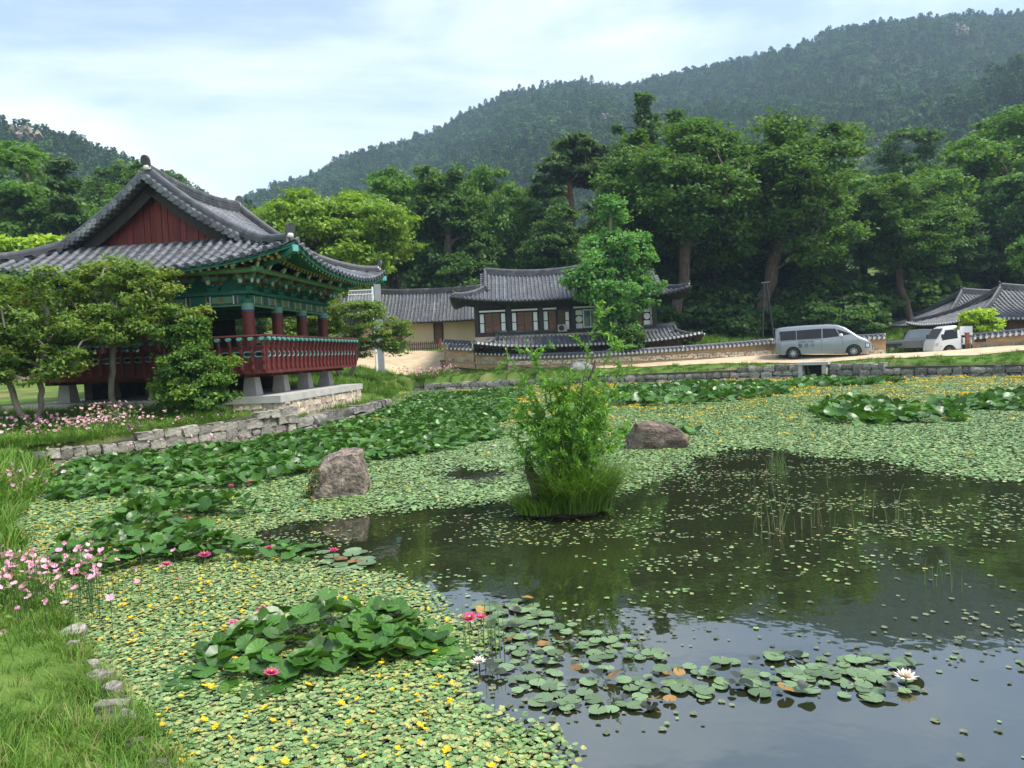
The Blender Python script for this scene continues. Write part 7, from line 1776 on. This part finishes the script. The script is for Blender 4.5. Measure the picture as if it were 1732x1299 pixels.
# ---- grass of the banks
TUFT = [blades(500 + k, 34, 0.10, (0.04, 0.15), 0.0065, 0.6, (0.42, 0.2), 3) for k in range(3)] + [blades(510 + k, 30, 0.10, (0.10, 0.25), 0.007, 0.7, (0.36, 0.2), 3) for k in range(2)] + [blades(520, 26, 0.09, (0.08, 0.22), 0.007, 0.6, (0.85, 0.15), 3)] + [blades(530 + k, 60, 0.22, (0.12, 0.34), 0.016, 0.6, (0.42, 0.2), 3) for k in range(2)]
q = np.random.default_rng(61); G = []
def add_grass(lo, hi, dens, cond, s, ids, minz=0.05):
    n = int((hi[0] - lo[0]) * (hi[1] - lo[1]) * dens); P = q.uniform(lo, hi, (n, 2)); P = P[~in_poly(P, POND)]; P = P[cond(P)] if cond else P
    Z = ground_z(P); k = Z > minz; P, Z = P[k], Z[k]; nz = vnoise(P, 0.7, 2.0)
    for p, z_, v in zip(P, Z, nz):
        if v < -0.5 and q.uniform() < 0.6: continue
        G.append((p[0], p[1], z_ - 0.01, s * q.uniform(0.7, 1.3) * (1 + 0.35 * v), ids[q.integers(0, len(ids))]))
dS = lambda P: dist_poly(P, SHORE_SOFT, False)
add_grass((-6.5, 2.2), (-1.2, 8.5), 190, lambda P: (dS(P) < 3.2) & (P[:, 0] > -0.78 * P[:, 1] - 0.5), 0.66, (0, 1, 2, 0, 1, 2, 3, 4, 5), 0.02)
add_grass((-14, 8.0), (-5, 17.5), 42, lambda P: (dS(P) < 4.5) & (P[:, 0] > -0.78 * P[:, 1] - 1.0), 1.25, (0, 1, 2, 3, 4, 6), 0.02)
add_grass((-20, 16.5), (-6.6, 22.6), 30, lambda P: (P[:, 0] > -0.78 * P[:, 1] - 1.0), 0.85, (0, 1, 2, 6), 0.1)
add_grass((-14, 30.5), (-4.6, 48), 14, lambda P: ~in_poly(P, near + far_[::-1]), 1.2, (6, 7, 3), 0.1)
add_grass((-7, 26), (36, 49), 15, lambda P: ~in_poly(P, near + far_[::-1]) & (dist_poly(P, SHORE_FAR, False) < 3.4) & (dist_poly(P, SHORE_FAR, False) > 0.4), 0.72, (6, 7, 0, 1), 0.1)
add_grass((-7.2, 21.6), (-5, 31), 9, lambda P: dist_poly(P, SHORE_WALL[:2], False) < 1.0, 1.1, (0, 6, 3), 0.1)
add_grass((-12.5, 16.5), (-6, 22.2), 40, lambda P: dist_poly(P, SHORE_WALL[1:], False) < 0.75, 1.0, (0, 1, 2, 3, 5, 6), 0.1)
add_grass((5, 48), (60, 62), 2.5, lambda P: ~in_poly(P, near + far_[::-1]), 2.0, (6, 7), 0.1)
G = np.array(G); n = len(G)
tag(scatter('bank_grass', G[:, :3], np.column_stack([q.normal(size=(n, 2)) * 0.12, q.uniform(0, 6.28, n)]), G[:, 3], G[:, 4].astype(int), TUFT), 'green grass growing on the pond banks', 'grass', kind='stuff')

# ---- pale stones half sunk along the near shore
ED = thing('stone_edging', 'row of half buried pale stones along the near grassy shore', 'edging', (-3, 5, 0))
q = np.random.default_rng(77); E_ = resample(np.array([(-5.6, 7.95), (-3.75, 5.85), (-2.72, 4.72), (-1.98, 3.86), (-1.25, 2.95)]), 24)
for p in E_:
    if q.uniform() < 0.25: continue
    s_ = q.uniform(0.05, 0.13); obj('stone', STONES['wall_stone'][q.integers(0, 8)], ED, loc=(p[0] + 3 - 0.06 + q.normal() * 0.05, p[1] - 5 - 0.04 + q.normal() * 0.05, 0.045), rot=(q.normal() * .2, q.normal() * .2, q.uniform(0, 3)), scale=(s_ * 1.5, s_, 0.09))
# ---- flowers
def cup_flower(m, name='flower'):
    mb = MB()
    for i in range(4):
        a = i * math.pi / 2 + 0.3; u = np.array([math.cos(a), math.sin(a), 0]); s = np.array([-math.sin(a), math.cos(a), 0]); Z = np.array([0, 0, 1.0])
        V = [np.zeros(3), u * 0.45 + s * 0.42 + Z * 0.35, u * 0.85 + s * 0.55 + Z * 0.6, u * 1.0 + Z * 0.62, u * 0.85 - s * 0.55 + Z * 0.6, u * 0.45 - s * 0.42 + Z * 0.35]
        mb.add(V, [(0, 1, 2, 3), (0, 3, 4, 5)])
    mb.lathe([(0.001, 0.0), (0.12, 0.12), (0.08, 0.3), (0.001, 0.32)], 6, mi=1)
    return mb.mesh(name, [m, 'yellow_petal'], True)
PRIM, PALE, PURP = cup_flower('primrose'), cup_flower('pale_primrose'), cup_flower('purple_petal')
def flower_bed(label, x, y, ext, n, h, fs, seed, meshes, singles=True, stems=True, foliage=500, fl_h=None, cat='flowers'):
    q = np.random.default_rng(seed); th = thing('flower_clump', label, cat, (x, y, 0))
    P = q.normal(size=(n, 2)) * np.array(ext) * 0.5; Z = ground_z(P + (x, y)); H = q.uniform(h[0], h[1], n); st = MB(); rows = []
    for i in range(n):
        z = max(Z[i], 0.05); top = np.array([P[i, 0] + q.normal() * 0.04, P[i, 1] + q.normal() * 0.04, z + H[i]]); s = fs * q.uniform(0.75, 1.2); rot = (q.normal() * 0.6 + 0.35, q.normal() * 0.6, q.uniform(0, 6.28))
        if stems: st.tube([(P[i, 0], P[i, 1], z - 0.02), top], 0.003, 3)
        if singles: obj('flower', meshes[q.integers(0, len(meshes))], th, loc=top, rot=rot, scale=(s,) * 3)
        else: rows.append((*top, *rot, s, q.integers(0, len(meshes))))
    if stems: st.build('stems', 'stalk', th)['kind'] = 'stuff'
    if rows:
        r_ = np.array(rows); o = scatter('flowers', r_[:, :3], r_[:, 3:6], r_[:, 6], r_[:, 7].astype(int), meshes, parent=th); o['kind'] = 'stuff'
    Pf = q.normal(size=(foliage, 2)) * np.array(ext) * 0.52; Zf = np.maximum(ground_z(Pf + (x, y)), 0.02); C = np.column_stack([Pf, Zf + q.uniform(0.02, 0.85, foliage) * h[1] * 0.85])
    V, F = leaf_quads(C, q.normal(size=C.shape) + (0, -0.3, 0.6), q.uniform(0.5, 1.2, foliage) * fs * 0.75, 2.6, 0.3, q); obj('foliage', mesh_np('foliage', V, F, 'leaf_shrub', attrs={'var': ('FACE', np.clip(q.normal(0.6, 0.25, foliage), 0, 1))}), th)
flower_bed('cluster of pink primroses on the near left bank', -4.5, 6.25, (0.9, 1.25), 260, (0.22, 0.48), 0.027, 71, (PRIM, PRIM, PALE), foliage=900)
flower_bed('smaller pink flowers at the left edge beyond the near primroses', -8.9, 12.4, (0.8, 1.2), 45, (0.25, 0.5), 0.04, 75, (PALE, PRIM), foliage=500)
flower_bed('broad bed of pale pink flowers on the lawn before the pavilion trees', -11.7, 18.8, (2.6, 1.3), 300, (0.2, 0.42), 0.042, 72, (PALE, PALE, PRIM), foliage=2200)
flower_bed('taller pale flowers at the foot of the twisted garden tree', -11.1, 19.5, (0.8, 0.6), 60, (0.4, 0.7), 0.04, 76, (PALE,), foliage=500)
flower_bed('pink flower clump on the far grass bank below the dirt yard', -5.3, 46.9, (1.9, 0.7), 160, (0.15, 0.6), 0.06, 73, (PRIM, PALE), singles=False, foliage=900)
for k, (x, y, s, lb) in enumerate([(-9.75, 18.35, 0.55, 'purple flowers hanging over the left end of the block wall'), (-8.6, 19.3, 0.6, 'bright purple flower cushion in the middle of the block wall'), (-7.9, 20.15, 0.45, 'purple flowers growing beside the dark hole in the block wall'), (-7.0, 21.1, 0.5, 'mauve flower cushion on the right end of the block wall')]):
    flower_bed(lb, x, y, (s, s * 0.7), 60, (0.05, 0.26), 0.026, 80 + k, (PURP, PURP, PRIM), singles=False, foliage=420)
# ================================================================ summer haze
m = bpy.data.materials.new('haze'); m.use_nodes = True
N = m.node_tree.nodes; N.clear()
mo = N.new('ShaderNodeOutputMaterial'); pv = N.new('ShaderNodeVolumePrincipled')
pv.inputs['Color'].default_value = (0.55, 0.76, 1.0, 1); pv.inputs['Density'].default_value = 0.00044; pv.inputs['Anisotropy'].default_value = 0.2
m.node_tree.links.new(pv.outputs[0], mo.inputs['Volume']); MATS['haze'] = m
o = MB().box((0, 370, 149), (2400, 1060, 310)).build('haze', 'haze')
tag(o, 'thin summer haze filling the valley', None, kind='stuff')
